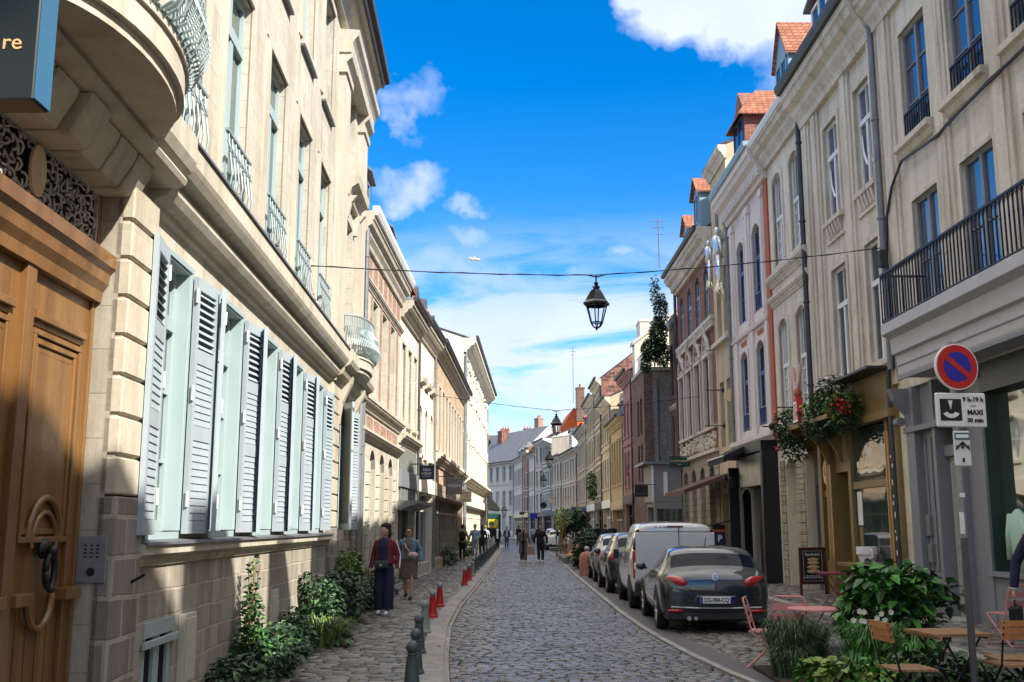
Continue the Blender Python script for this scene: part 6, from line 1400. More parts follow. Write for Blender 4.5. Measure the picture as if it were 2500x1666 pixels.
def blades(mb, c, r, n, h, w, lean=.5, mats=(0,), rr=rnd):
    for _ in range(n):
        a = rr.uniform(0, 6.28); k = rr.random()**.6; b = Vector((c[0]+r*k*math.cos(a)*.5, c[1]+r*k*math.sin(a)*.5, c[2])); hh = h*rr.uniform(.55, 1.15); l = lean*rr.uniform(.3, 1.2)*hh
        dr = Vector((math.cos(a+rr.uniform(-.5, .5)), math.sin(a+rr.uniform(-.5, .5)), 0)); sd_ = Vector((-dr.y, dr.x, 0))*w*rr.uniform(.6, 1.2)
        P = [b, b+dr*l*.15+Vector((0, 0, hh*.5)), b+dr*l*.5+Vector((0, 0, hh*.88)), b+dr*l+Vector((0, 0, hh*rr.uniform(.6, .98)))]
        mb.add([tuple(P[0]-sd_), tuple(P[0]+sd_), tuple(P[1]-sd_), tuple(P[1]+sd_), tuple(P[2]-sd_*.7), tuple(P[2]+sd_*.7), tuple(P[3])], [(0, 1, 3, 2), (2, 3, 5, 4), (4, 5, 6)], rr.choice(mats))
def plant(name, label, cat, loc, blobs, size, mats, stems=6, sh_=.5, flowers=0, fm='petal', up=.3, group=None, surf=.5):
    t = thing(name, label, cat, loc, 0, group); mb = MB()
    for (x, y, z, rx_, ry, rz, n) in blobs: leafs(mb, (x, y, z), (rx_, ry, rz), n, size, range(len(mats)), up, surf=surf)
    mb.build('foliage', [M[q] for q in mats], t, norm=False)
    if stems:
        s = MB()
        for k in range(stems):
            b = rnd.choice(blobs); s.tube([(b[0]*.3+rnd.uniform(-.06, .06), b[1]*.8+rnd.uniform(-.1, .1), 0), (b[0]*.7, b[1]+rnd.uniform(-.1, .1), b[2]*.6), (b[0]+rnd.uniform(-.1, .1), b[1]+rnd.uniform(-.1, .1), b[2]+b[5]*.6)], [.012, .009, .004], 5)
        s.build('stem', M['stalk'], t)
    if flowers:
        f = MB()
        for k in range(flowers):
            b = rnd.choice(blobs); a = rnd.uniform(0, 6.28); c = (b[0]+b[3]*math.cos(a)*.8, b[1]+b[4]*math.sin(a)*.8, b[2]+b[5]*rnd.uniform(.1, .9))
            for j in range(6): q = j*1.05; f.add([c, (c[0]+.028*math.cos(q), c[1]+.028*math.sin(q), c[2]+.012), (c[0]+.04*math.cos(q+.5), c[1]+.04*math.sin(q+.5), c[2]+.006), (c[0]+.028*math.cos(q+1), c[1]+.028*math.sin(q+1), c[2]+.012)], [(0, 1, 2, 3)])
        f.build('flower', M[fm], t, norm=False)
    return t
G_ = 'plants growing along the foot of the mansion wall'
plant('climbing_plant', 'thin climbing plant reaching up the stone base, left', 'plant', (-2.98, 12.3, .04), [(0, 0, 1.1, .05, .05, .26, 60), (0, .0, .72, .11, .15, .26, 240), (.05, -.1, .33, .2, .32, .28, 600)], .07, ('leaf', 'leaf_dark', 'leaf_lush'), 8, group=G_)
plant('ground_shrub', 'low dark green ivy mound at the lower left', 'shrub', (-2.85, 11.9, .04), [(0, -.5, .15, .35, .6, .2, 700), (.05, .5, .2, .35, .6, .26, 900), (-.05, 1.6, .22, .32, .6, .28, 800)], .085, ('leaf_dark', 'leaf_dark', 'leaf'), 4, group=G_)
plant('herb_clump', 'dark low leafy clump between the ivy and the grass tuft', 'shrub', (-2.95, 14.4, .04), [(0, 0, .22, .3, .55, .3, 700), (-.1, .6, .25, .2, .3, .35, 300)], .08, ('leaf_dark', 'leaf'), 4, flowers=3, group=G_)
t = thing('grass_tuft', 'yellowish green grass tuft at the wall foot', 'grass', (-2.72, 15.4, .04), 0, G_); mb = MB(); blades(mb, (0, 0, 0), .5, 420, .42, .008, .9, (0, 1)); blades(mb, (.1, .5, 0), .4, 260, .35, .008, .9, (0, 0, 1)); mb.build('grass_blades', [M['leaf_light'], M['grass']], t, norm=False)
leafs(mb2 := MB(), (.1, .1, .08), (.35, .4, .1), 60, .14); mb2.build('broad_leaf', M['leaf'], t, norm=False)
plant('rose_bush', 'large dark rose bush with pale blooms against the base', 'shrub', (-3.0, 18.2, .04), [(0, -1.2, .45, .34, .7, .42, 1300), (.05, -.1, .50, .4, .9, .47, 1800), (.05, 1.1, .45, .36, .8, .44, 1300), (-.15, -1.7, .85, .12, .2, .18, 100)], .085, ('leaf_dark', 'leaf_dark', 'leaf'), 14, flowers=46, fm='petal', group=G_)
plant('yellow_green_shrub', 'bright yellow green shrub top above the dark rose bush', 'shrub', (-3.15, 20.6, .04), [(0, 0, 1.0, .22, .6, .26, 500), (0, .3, .8, .25, .5, .35, 400)], .08, ('leaf_light', 'leaf_light', 'leaf'), 6, group=G_)
plant('end_shrub', 'rounded dark green shrub at the far corner of the mansion', 'shrub', (-3.0, 22.9, .04), [(0, -.8, .4, .38, .7, .42, 900), (.1, .3, .4, .4, .7, .4, 900), (-.1, 1.2, .35, .25, .4, .35, 400)], .085, ('leaf', 'leaf_dark'), 8, group=G_)
t = thing('dry_stalks', 'dry straw coloured stalks rising behind the yellow green shrub', 'plant', (-3.0, 21.4, .04), 0, G_); m = MB()
for k in range(9): a = rnd.uniform(-.25, .3); m.tube([(0, 0, 0), (a*.3, a, .8), (a*.9, a*1.6+rnd.uniform(-.15, .15), 1.5+rnd.uniform(-.2, .3))], [.012, .01, .005], 5)
m.build('stalks', M['stalk'], t)
# right foreground bed
bed = thing('planting_bed', 'soil bed with a low stone edging at the lower right', 'planter', (4.1, 12.3, 0)); MB().box(-1.15, 1.2, -1.9, 1.0, -.05, .05).build('bed_soil', M['soil'], bed)
m = MB()
for k in range(5): m.box(-.3+.3*k+.01, -.3+.3*k+.29, 1.0, 1.28, 0, .26)
m.build('bed_edging', M['conc'], bed, bevel=.01)
lr = random.Random(12)
t = thing('leafy_shrub', 'big shrub with large bright green leaves in the right foreground', 'shrub', (4.72, 13.3, .05)); t.scale = (.93, .93, .93); mb = MB()
for (x, y, z, a, b, c_, n, mt) in ((0, 0, .85, .62, .5, .50, 420, (0, 0, 1)), (-.25, -.1, 1.05, .38, .4, .28, 170, (0, 0, 2)), (.3, 0, 1.0, .42, .4, .26, 150, (0, 1)), (.1, -.1, .35, .5, .4, .3, 170, (1, 1, 0)), (.78, 0, .88, .22, .2, .16, 26, (1,)), (-.55, -.1, .6, .25, .3, .3, 90, (0, 2))): leafs(mb, (x, y, z), (a, b, c_), int(n*1.15), .175, mt, .15, lr, surf=.6)
mb.build('foliage', [M['leaf_lush'], M['leaf_dark'], M['leaf']], t, norm=False)
m = MB()
for k in range(12): a = lr.uniform(0, 6.28); m.tube([(.06*math.cos(a), .06*math.sin(a), 0), (.25*math.cos(a), .2*math.sin(a), .5), (.5*math.cos(a), .4*math.sin(a), 1.0)], [.018, .013, .006], 5)
m.build('stem', M['stalk'], t)
GG = 'grasses in the right foreground bed'
def tuft(loc, label, spec, mats, flowers=0):
    t = thing('grass_clump', label, 'grass', loc, 0, GG); mb = MB()
    for (x, y, r, n, h, w, l) in spec: blades(mb, (x, y, 0), r, n, h, w, l, range(len(mats)))
    mb.build('grass_blades', [M[q] for q in mats], t, norm=False)
    if flowers:
        f = MB()
        for k in range(flowers):
            c = (rnd.uniform(-.3, .3), rnd.uniform(-.3, .2), rnd.uniform(.42, .78))
            for j in range(6): q = j*1.05; f.add([c, (c[0]+.026*math.cos(q), c[1]-.01, c[2]+.026*math.sin(q)), (c[0]+.036*math.cos(q+.5), c[1], c[2]+.036*math.sin(q+.5)), (c[0]+.026*math.cos(q+1), c[1]-.01, c[2]+.026*math.sin(q+1))], [(0, 1, 2, 3)])
        f.build('flower', M['petal'], t, norm=False)
    return t
tuft((3.28, 12.75, .05), 'tall dark green grass clump left of the leafy shrub', [(0, 0, .45, 700, .62, .007, .45), (.25, .1, .4, 420, .55, .007, .5), (-.1, -.4, .4, 260, .35, .007, .7)], ('grass', 'leaf_dark', 'grass'))
tuft((4.0, 12.0, .05), 'bright green long-bladed grass clump with small white flowers above', [(0, 0, .5, 520, .62, .011, .6), (.3, -.3, .45, 300, .5, .011, .7), (-.35, -.5, .35, 200, .35, .010, .8)], ('leaf_lush', 'leaf_lush', 'grass'), 14)
plant('low_plants', 'low yellow green leaves at the bottom edge of the bed', 'plant', (3.45, 11.35, .05), [(0, 0, .16, .45, .3, .16, 230), (.6, -.2, .14, .4, .3, .14, 200)], .13, ('leaf_light', 'leaf_lush'), 0)
plant('underplanting', 'dark green plants under the wooden chair in the lower right', 'plant', (4.3, 11.1, .05), [(0, 0, .2, .5, .35, .22, 330), (.7, .1, .15, .35, .3, .16, 180)], .12, ('leaf_dark', 'leaf'), 0)
t = thing('stone_block', 'pale rough stone block under the slatted table', 'stone', (4.45, 11.6, 0)); m = MB(); m.blob((0, 0, .14), .35, .22, .2, 9); m.build('rough_stone', M['kerb'], t)
# street planters farther off
plant('street_bush', 'tall dark green bush beside the first parked cars', 'shrub', (2.95, 44.0, 0), [(0, 0, .8, .42, .5, .7, 900), (.2, .3, 1.3, .35, .4, .4, 450), (-.1, -.2, .35, .42, .4, .35, 400)], .14, ('leaf', 'leaf_dark', 'leaf_dark'), 5)
plant('street_bush', 'dark bushy tree in a pot behind the wooden deck chairs', 'shrub', (3.6, 62.0, 0), [(0, 0, 2.1, .95, .9, .7, 1100), (-.7, 0, 1.6, .4, .5, .8, 300)], .2, ('leaf_dark', 'leaf_dark', 'leaf'), 6)
t = thing('bamboo_screen', 'upright bamboo canes beside the road in mid distance', 'screen', (2.75, 57, 0)); m = MB()
for k in range(9): m.tube([(rnd.uniform(-.3, .3), k*.5, 0), (rnd.uniform(-.3, .2), k*.5+rnd.uniform(-.2, .2), rnd.uniform(1.5, 3.0))], .03, 5)
m.build('canes', M['stalk'], t); leafs(mb2 := MB(), (0, 1.5, 2.1), (.4, 1.8, .6), 260, .16, (0,)); mb2.build('cane_leaves', M['leaf_light'], t, norm=False)
for i, (x, y) in enumerate(((3.0, 50.0), (3.3, 52.3), (3.1, 54.6))):
    t = thing('deck_chair', ['nearest reddish brown wooden deck chair by the road', 'middle reddish brown wooden deck chair by the road', 'farthest reddish brown wooden deck chair by the road'][i], 'chair', (x, y, 0), R(-60+20*i), 'wooden deck chairs by the road')
    m = MB()
    for xx in (-.28, .28): m.tube([(xx, -.5, 0), (xx, .5, 1.1)], .03, 5); m.tube([(xx, .5, 0), (xx, -.35, .6)], .03, 5)
    m.build('chair_frame', M['stalk'], t); MB().prism([(-.42, .38), (.45, 1.02), (.45, .98), (-.1, .32), (-.42, .34)], -.26, .26).build('canvas', M['awning_brown'] if i else M['slatwood2'], t)
t = thing('planter_box', 'row of grey concrete feet under the bamboo screen', 'planter', (2.55, 50, 0)); m = MB()
for k in range(5): m.box(-.15, .3, k*1.3, k*1.3+.5, 0, .3)
m.build('concrete_feet', M['conc'], t, bevel=.03)
plant('hanging_plant', 'dark trailing plant column hanging off the roof terrace of the brown house', 'plant', (7.0, 49.2, 9.0), [(-.1, 0, 3.9, .22, .4, .8, 320), (.15, 0, 2.9, .32, .5, .9, 1000), (0, 0, 1.8, .42, .5, .8, 1500), (-.4, 0, 1.0, .42, .4, .6, 1200), (.2, 0, .8, .4, .4, .6, 900), (-.65, -.1, .3, .25, .3, .4, 400)], .12, ('leaf_dark', 'leaf_dark', 'leaf'), 8, flowers=8, fm='petal_red')
plant('wall_pot_plant', 'green potted plant at the foot of the sunlit white building', 'plant', (-2.55, 60, 0), [(0, 0, .5, .45, .5, .5, 500)], .15, ('leaf_light', 'leaf'), 0)
plant('wall_pot_plant', 'dark potted plant at the foot of the brown brick house', 'plant', (-2.75, 46.5, 0), [(0, 0, .45, .35, .5, .45, 400)], .13, ('leaf_dark', 'leaf'), 0)
plant('hanging_greenery', 'ball of green foliage hung above the distant shops', 'plant', at(1444, 1190, 78), [(0, 0, .3, .35, .35, .9, 320), (.2, 0, -.6, .5, .3, .3, 160)], .2, ('leaf_lush', 'leaf'), 0)
# flowers and figurine on the cafe shelf
fl = R2.world(R2.S(25.2), .55, 4.22)
t = thing('flower_garland', 'lush garland of ferns and red flowers over the ochre cafe shelf', 'garland', (0, 0, 0)); mb = MB()
def W2(Y, d, z): return R2.world(R2.S(Y), d, z)
for (Y, d, z, ry, rz_, n, mt) in ((26.9, .75, 4.2, .45, .55, 700, (0, 1)), (26.6, .7, 3.7, .3, .4, 300, (0, 1)), (25.2, .6, 4.45, .35, .4, 300, (1, 2)), (24.2, .55, 4.5, .6, .42, 900, (1, 0, 2)), (23.3, .5, 4.4, .5, .35, 500, (1, 2)), (24.5, .7, 4.0, .5, .35, 500, (0, 1)), (23.2, .5, 4.0, .4, .25, 250, (0, 1)), (24.0, .45, 4.95, .5, .25, 300, (1, 3))):
    leafs(mb, W2(Y, d, z), (.38, ry, rz_), n, .11, mt, .1)
mb.build('fern_leaves', [M['leaf'], M['leaf_dark'], M['leaf_light'], M['petal']], t, norm=False)
mb = MB()
for (Y, d, z) in ((27.3, .95, 4.15), (27.2, .9, 3.75), (22.9, .7, 4.4), (22.8, .65, 4.3), (25.5, .75, 4.2), (25.3, .75, 4.0)): leafs(mb, W2(Y, d, z), (.13, .13, .13), 46, .09, (0,))
mb.build('red_flower', M['petal_red'], t, norm=False)
t = thing('antlered_figurine', 'red figurine with striped pink antlers standing among the garland', 'ornament', W2(25.6, .85, 4.24), R(-90))
MB().prism([(-.22, 0), (.22, 0), (.18, .30), (.10, .62), (-.10, .62), (-.18, .30)], -.08, .08, 'y').build('red_coat', M['petal_red'], t, bevel=.01)
m = MB()
for k in range(4): m.box(-.14+.09*k, -.11+.09*k, -.085, -.08, .05, .42)
m.box(-.2, .2, -.09, .09, .0, .05); m.box(-.12, .12, -.09, .09, .44, .5); m.build('white_trim', M['white'], t); MB().blob((0, 0, .72), .13, .1, .14).build('head', M['terracotta'], t, smooth=True)
m = MB()
for sg in (-1, 1):
    m.tube([(sg*.06, 0, .82), (sg*.2, 0, 1.0), (sg*.36, 0, 1.25)], .035, 6)
    for (x, z, x2, z2) in ((.2, 1.0, .18, 1.28), (.27, 1.1, .27, 1.4), (.32, 1.18, .42, 1.42)): m.tube([(sg*x, 0, z), (sg*x2, 0, z2)], .028, 6)
m.build('antler', plain('pale pink antler', (.62, .36, .34), .6), t)
# pigeon on the string course
t = thing('pigeon', 'grey pigeon sitting on the string course under the tall windows', 'pigeon', L1.world(S(12.9), .25, 5.03)); m = MB(); m.tube([(0, .14, .05), (0, .06, .08), (0, -.05, .10), (0, -.09, .15), (0, -.10, .18)], [.02, .05, .06, .035, .03], 8); m.blob((0, -.11, .20), .03, .035, .03, 8); m.tube([(0, -.14, .2), (0, -.165, .19)], [.01, .003], 5); m.tube([(.02, -.02, 0), (.02, -.02, .06)], .006, 4); m.tube([(-.02, -.02, 0), (-.02, -.02, .06)], .006, 4)
m.build('pigeon_body', plain('pigeon grey', (.10, .11, .13), .7), t, smooth=True)
for u, v, Y, h, lb in ((1400, 985, 100, 5.5, 'tall thin aerial over the distant chimneys'), (1610, 655, 52, 2.6, 'thin aerial above the trailing plant')):
    P = at(u, v, Y); t = thing('aerial', lb, 'aerial', P); m = MB(); m.tube([(0, 0, 0), (0, 0, h)], .03, 4)
    for k in range(3): m.tube([(-.4+.1*k, 0, h-.1-.35*k), (.4-.1*k, 0, h-.1-.35*k)], .02, 4)
    m.build('aerial_mast', M['zinc'], t)

# small things on walls and ground
for i, (u, v, Y, l, lb) in enumerate(((1765, 953, 37.0, .62, 'upper thin black iron arm on the narrow cream house'), (1768, 1040, 37.0, .66, 'lower thin black iron arm on the narrow cream house'), (1940, 995, 29.6, .5, 'thin black iron arm beside the flower garland'), (1938, 1042, 29.8, .9, 'long black lamp arm above the black shop'))):
    t = thing('iron_arm', lb, 'bracket', at(u, v, Y), 0, 'iron arms sticking out of the right facades'); m = MB(); m.tube([(0, 0, 0), (-l, 0, 0)], .02, 5); m.blob((0, 0, 0), .05, .05, .09, 6)
    if i == 3: m.blob((-.62, 0, 0), .10, .10, .11, 8); m.tube([(-.2, 0, -.3), (-.5, 0, -.28)], .07, 6); m.tube([(-.15, 0, 0), (-.2, 0, -.3)], .015, 5)
    m.build('arm_rod', M['iron'], t)
t = thing('yellow_cloth', 'small pale yellow cloth hanging under the upper iron arm', 'cloth', at(1782, 968, 36.3)); MB().prism([(-.12, .22), (.16, .34), (.12, -.12), (-.02, -.18), (-.22, -.1)], -.02, .02, 'y').build('cloth_panel', M['signcream'], t)
for x, y, w_, l_, mt, lb in ((-2.15, 11.35, .26, .16, 'tred', 'faded red painted rectangle on the left pavement at the bottom edge'),):
    M['tred'] = plain('faded red paint', (.30, .08, .07), .8, var=.4, vscale=20); t = thing('painted_mark', lb, 'marking', (x, y, .062)); MB().box(-w_, w_, -l_, l_, 0, .006).build('paint', M['tred'], t)
lr2 = random.Random(77)
t = tag(thing('leaf_litter', 'scattered dry leaves and scraps on the left pavement', 'litter', (0, 0, 0)), kind='stuff'); m = MB()
for k in range(170):
    y = lr2.uniform(9, 30); x = lwl(y)+.2+abs(lr2.gauss(0, .5)) if k % 3 else lef(y)+lr2.uniform(-.1, .25)
    if x > 2: continue
    a = lr2.uniform(0, 6.28); s0 = lr2.uniform(.015, .04); c_, s1_ = math.cos(a)*s0, math.sin(a)*s0; z = .056 if x < lef(y)-.02 else .022
    m.add([(x-c_, y-s1_, z), (x+s1_*.5, y-c_*.5, z+.008), (x+c_, y+s1_, z), (x-s1_*.5, y+c_*.5, z+.01)], [(0, 1, 2, 3)])
m.build('dry_leaf_scatter', M['slatwood'], t, norm=False)['kind'] = 'stuff'

# ================================================================ vehicles
def bake(mb, mats, mods, name, parent, smooth=True):
    o = mb.build(name, mats, None)
    for typ, kw in mods:
        md = o.modifiers.new('m', typ)
        for a, b in kw.items(): setattr(md, a, b)
    dg = bpy.context.evaluated_depsgraph_get(); me = bpy.data.meshes.new_from_object(o.evaluated_get(dg))
    bpy.data.objects.remove(o)
    if smooth: me.polygons.foreach_set('use_smooth', [True]*len(me.polygons))
    me.name = name; return link(name, me, parent)
def car_cage(st, glass_side, glass_top, sharp=1):
    """st: rows (y, w, zb, zm, zbelt, wb, wg, zr, wr); returns body mesh builder with paint 0 / glass 1 / black 2"""
    mb = MB(); rings = []
    for (y, w, zb, zm, zbelt, wb, wg, zr) in st:
        h = [(0, zb), (w*.82, zb), (w*.97, zb+.07), (w, zm), (w*.995, zbelt-.07), (wb, zbelt), ((wb*.25+wg*.75), zbelt+(zr-zbelt)*.62), (wg, zr-.05), (wg*.72, zr-.005), (0, zr+.01)]
        ring = [(x, y, z) for x, z in h]+[(-x, y, z) for x, z in h[-2:0:-1]]; rings.append(ring)
    n = len(rings[0]); vs = [v for r in rings for v in r]; fs = []; ms = []
    half = 9
    for i in range(len(rings)-1):
        for j in range(n):
            k = j if j < half else n-1-j
            f = (i*n+j, i*n+(j+1) % n, (i+1)*n+(j+1) % n, (i+1)*n+j); m = 0
            if k <= 1: m = 2
            if i in glass_side and k in (5, 6): m = 1
            if i in glass_top and k in (7, 8) : m = 1
            if i in glass_top and k == 6 and i not in glass_side: m = 0
            fs.append(f); ms.append(m)
    fs.append(tuple(range(n))[::-1]); ms.append(0); fs.append(tuple((len(rings)-1)*n+j for j in range(n))); ms.append(0)
    for f, m in zip(fs, ms): mb.f.append(f); mb.m.append(m)
    mb.v = vs; return mb
def wheels(t, ys, x, r, rimm='rim', w=.2):
    for y in ys:
        for sg in (-1, 1):
            m = MB(); m.lathe([(r*.6, -w/2), (r*.93, -w/2), (r, -w/2+.03), (r, w/2-.03), (r*.93, w/2), (r*.68, w/2), (r*.66, w/2-.02)], (0, 0, 0), 28)
            m.xf(Matrix.Rotation(R(90)*sg, 4, 'Y')); wo = m.build('wheel', M['tyre'], t, smooth='auto', loc=(sg*(x-w/2), y, r))
            m = MB(); m.lathe([(r*.66, w/2-.05), (r*.66, w/2-.01), (r*.60, w/2-.008), (r*.58, w/2-.05)], (0, 0, 0), 28)
            for q in range(7): a = q*2*math.pi/7; m.tube([(.0, 0, w/2-.03), (r*.6*math.cos(a), r*.6*math.sin(a), w/2-.02)], .028, 5)
            m.xf(Matrix.Rotation(R(90)*sg, 4, 'Y')); m.build('rim', M[rimm], wo)
def arches(t, ys, w, r, mat='plastic'):
    m = MB()
    for y in ys:
        for sg in (-1, 1):
            x = sg*w; n = 16; o = len(m.v)
            m.add([(x, y+rr_*math.cos(math.pi*k/n*1.12-.19), r*1.0+rr_*math.sin(math.pi*k/n*1.12-.19)) for rr_ in (r*1.22,) for k in range(n+1)]+[(x-sg*.12, y+r*1.22*math.cos(math.pi*k/n*1.12-.19), r+r*1.22*math.sin(math.pi*k/n*1.12-.19)) for k in range(n+1)],
                  [(k, k+1, n+2+k, n+1+k) for k in range(n)]+[tuple(range(n+1))])
    m.build('wheel_arch', M[mat], t)
def hatch(name, label, loc, rz=0):
    t = thing(name, label, 'car', loc, rz, 'vehicles parked in the row on the right')
    W_ = .905
    st = [(-2.10, .74, .34, .52, .70, .70, .60, .80), (-2.06, .84, .27, .50, .84, .80, .66, .93), (-1.93, .89, .24, .48, .92, .83, .70, .985), (-1.86, .90, .22, .48, .96, .85, .74, 1.04), (-1.60, W_, .22, .48, .96, .85, .70, 1.31), (-1.44, W_, .2, .48, .96, .85, .69, 1.385), (-.6, W_, .2, .47, .955, .84, .65, 1.405), (.1, W_, .2, .47, .94, .83, .59, 1.385), (.6, W_, .2, .47, .92, .82, .58, 1.30), (1.15, .90, .2, .46, .89, .80, .62, 1.02), (1.25, .90, .2, .46, .88, .78, .60, .96), (1.75, .87, .2, .45, .80, .74, .55, .84), (2.05, .76, .24, .44, .66, .66, .5, .70), (2.12, .66, .28, .42, .58, .58, .45, .62)]
    mb = car_cage(st, {4, 5, 6, 7, 8}, {3, 8, 9})
    bake(mb, [M['paint_grey'], M['carglass'], M['plastic']], [('SUBSURF', dict(levels=2, render_levels=2))], 'body', t)
    wheels(t, (-1.29, 1.29), .915, .335); arches(t, (-1.29, 1.29), .909, .335, 'black')
    for sg in (-1, 1):
        m = MB(); m.blob((0, 0, 0), .23, .075, .090, 16); m.xf(Matrix.Translation((sg*.665, -2.005, .83)) @ Matrix.Rotation(sg*R(28), 4, 'Z') @ Matrix.Rotation(sg*R(-6), 4, 'Y'))
        tl = m.build('tail_light', M['taillight'], t, smooth=True); c = MB(); c.tube([(sg*.46, -2.06, .765), (sg*.66, -2.06, .748), (sg*.84, -1.94, .77)], .009, 5); c.build('chrome_edge', M['rim'], tl)
        m = MB(); m.blob((0, 0, 0), .15, .06, .035, 10); m.xf(Matrix.Translation((sg*.66, -2.07, .36))); m.build('reflector', M['taillight'], t, smooth=True)
        m = MB(); m.blob((sg*.98, .72, .98), .10, .06, .075, 10); m.tube([(sg*.86, .74, .94), (sg*.95, .72, .95)], .02, 6); m.build('wing_mirror', M['paint_grey'], t, smooth=True)
    m = MB(); m.prism([(-.30, .38), (.30, .38), (.36, .50), (.32, .60), (-.32, .60), (-.36, .50)], -2.125, -2.09, 'y'); m.build('plate_recess', M['paint_grey'], t, bevel=.006)
    p = MB().box(-.26, .26, -2.145, -2.127, .48, .59).build('number_plate', M['plate'], t, bevel=.004); p2 = MB(); p2.box(-.258, -.225, -2.148, -2.145, .483, .587); p2.box(.225, .258, -2.148, -2.145, .483, .587); p2.build('plate_band', M['signblue'], p)
    text('DG-984-CQ', .098, M['black'], p, frame_mat((0, -2.148, .533), (1, 0, 0), (0, 0, 1)), ext=.001, sx=.80, bold=.0015)
    m = MB(); m.lathe([(.058, 0), (.058, .012), (.048, .014)], (0, 0, 0), 24).xf(Matrix.Translation((0, -2.07, .90)) @ Matrix.Rotation(R(78), 4, 'X')); e = m.build('round_emblem', M['rim'], t)
    text('V\nW', .05, M['paint_grey'], e, frame_mat((0, -2.088, .903), (1, 0, 0), (0, .2, .98)), bold=.001)
    m = MB(); m.box(-.82, .82, -2.10, -1.6, .20, .34); m.build('bumper_lower', M['plastic'], t, bevel=.03)
    m = MB(); m.tube([(-.74, -2.115, .42), (-.3, -2.135, .405), (.3, -2.135, .405), (.74, -2.115, .42)], .012, 5); m.tube([(-.45, -2.0, .24), (-.45, -2.13, .24)], .035, 10); m.tube([(-.34, -2.0, .24), (-.34, -2.13, .24)], .03, 10); m.build('chrome_trim', M['rim'], t)
    MB().tube([(.0, -1.80, 1.03), (.02, -1.83, 1.035), (.38, -1.72, 1.10)], .010, 5).build('rear_wiper', M['plastic'], t); MB().tube([(0, -.95, 1.37), (0, -.99, 1.41), (0, -1.15, 1.53)], .008, 5).build('aerial', M['plastic'], t)
    m = MB().blob((-.33, -1.35, 1.0), .13, .05, .12, 10).blob((.33, -1.35, 1.0), .13, .05, .12, 10); m.build('headrest', M['plastic'], t); return t
hatch('parked_car', 'dark grey two-door hatchback nearest in the parked row, plate DG-984-CQ', (3.43, 19.75, 0), R(-2))
def van(loc):
    t = thing('parked_van', 'white panel van parked behind the dark grey hatchback', 'van', loc, R(-1), 'vehicles parked in the row on the right'); W_ = .915
    st = [(-2.08, .84, .32, .62, 1.02, .82, .70, 1.66), (-2.05, .90, .28, .6, 1.04, .88, .76, 1.78), (-1.9, W_, .26, .6, 1.05, .90, .77, 1.80), (-1.2, W_, .25, .6, 1.05, .90, .77, 1.83), (-.4, W_, .25, .6, 1.05, .90, .76, 1.83), (-.1, W_, .25, .6, 1.05, .90, .76, 1.83), (.55, W_, .25, .6, 1.03, .89, .72, 1.76), (1.1, W_, .25, .58, .99, .86, .68, 1.28), (1.3, .91, .25, .58, .98, .85, .65, 1.10), (1.85, .88, .25, .55, .90, .80, .6, .95), (2.08, .76, .28, .5, .70, .66, .5, .76), (2.13, .64, .3, .46, .6, .58, .42, .64)]
    mb = car_cage(st, {5, 6}, {6, 7}); bake(mb, [M['paint_white'], M['carglass'], M['plastic']], [('SUBSURF', dict(levels=2, render_levels=2))], 'body', t)
    wheels(t, (-1.35, 1.32), .915, .325, 'plastic'); arches(t, (-1.35, 1.32), .92, .325)
    for sg in (-1, 1):
        m = MB(); m.prism([(.80, .62), (.885, .64), (.89, 1.22), (.80, 1.22)], -2.06, -1.93, 'y'); m.xf(Matrix.Diagonal((sg, 1, 1, 1))); tl = m.build('tail_light', M['taillight'], t, bevel=.02); MB().box(sg*.82, sg*.87, -2.066, -2.06, .84, .98).build('lamp_clear', M['white'], tl)
        m = MB(); m.prism([(.795, 1.24), (.885, 1.24), (.80, 1.66), (.74, 1.66)], -2.055, -1.95, 'y'); m.xf(Matrix.Diagonal((sg, 1, 1, 1))); m.build('pillar_panel', M['plastic'], t, bevel=.01)
        m = MB().box(sg*.95, sg*1.08, .72, .80, .98, 1.2); m.build('wing_mirror', M['plastic'], t, bevel=.02)
    m = MB(); m.box(-.86, .86, -2.13, -1.85, .27, .60); m.build('bumper', M['plastic'], t, bevel=.04)
    m = MB(); m.box(.07, .085, -2.10, -2.07, .62, 1.70); m.box(-.76, .76, -2.088, -2.06, 1.62, 1.625); m.build('door_seam', M['plastic'], t)
    m = MB(); m.box(-.17, .17, -2.07, -2.02, 1.70, 1.735); 
    for k in range(3): m.box(-.42+.09*k, -.37+.09*k, -2.07, -2.02, 1.705, 1.72)
    m.build('brake_lamp', M['darkred'], t); MB().box(-.83, .83, -2.089, -2.0, .62, 1.60).build('rear_door', plain('van door white', (.60, .61, .62), .35, var=.02, coat=.6), t, bevel=.015)
    return t
van((3.46, 24.4, 0))
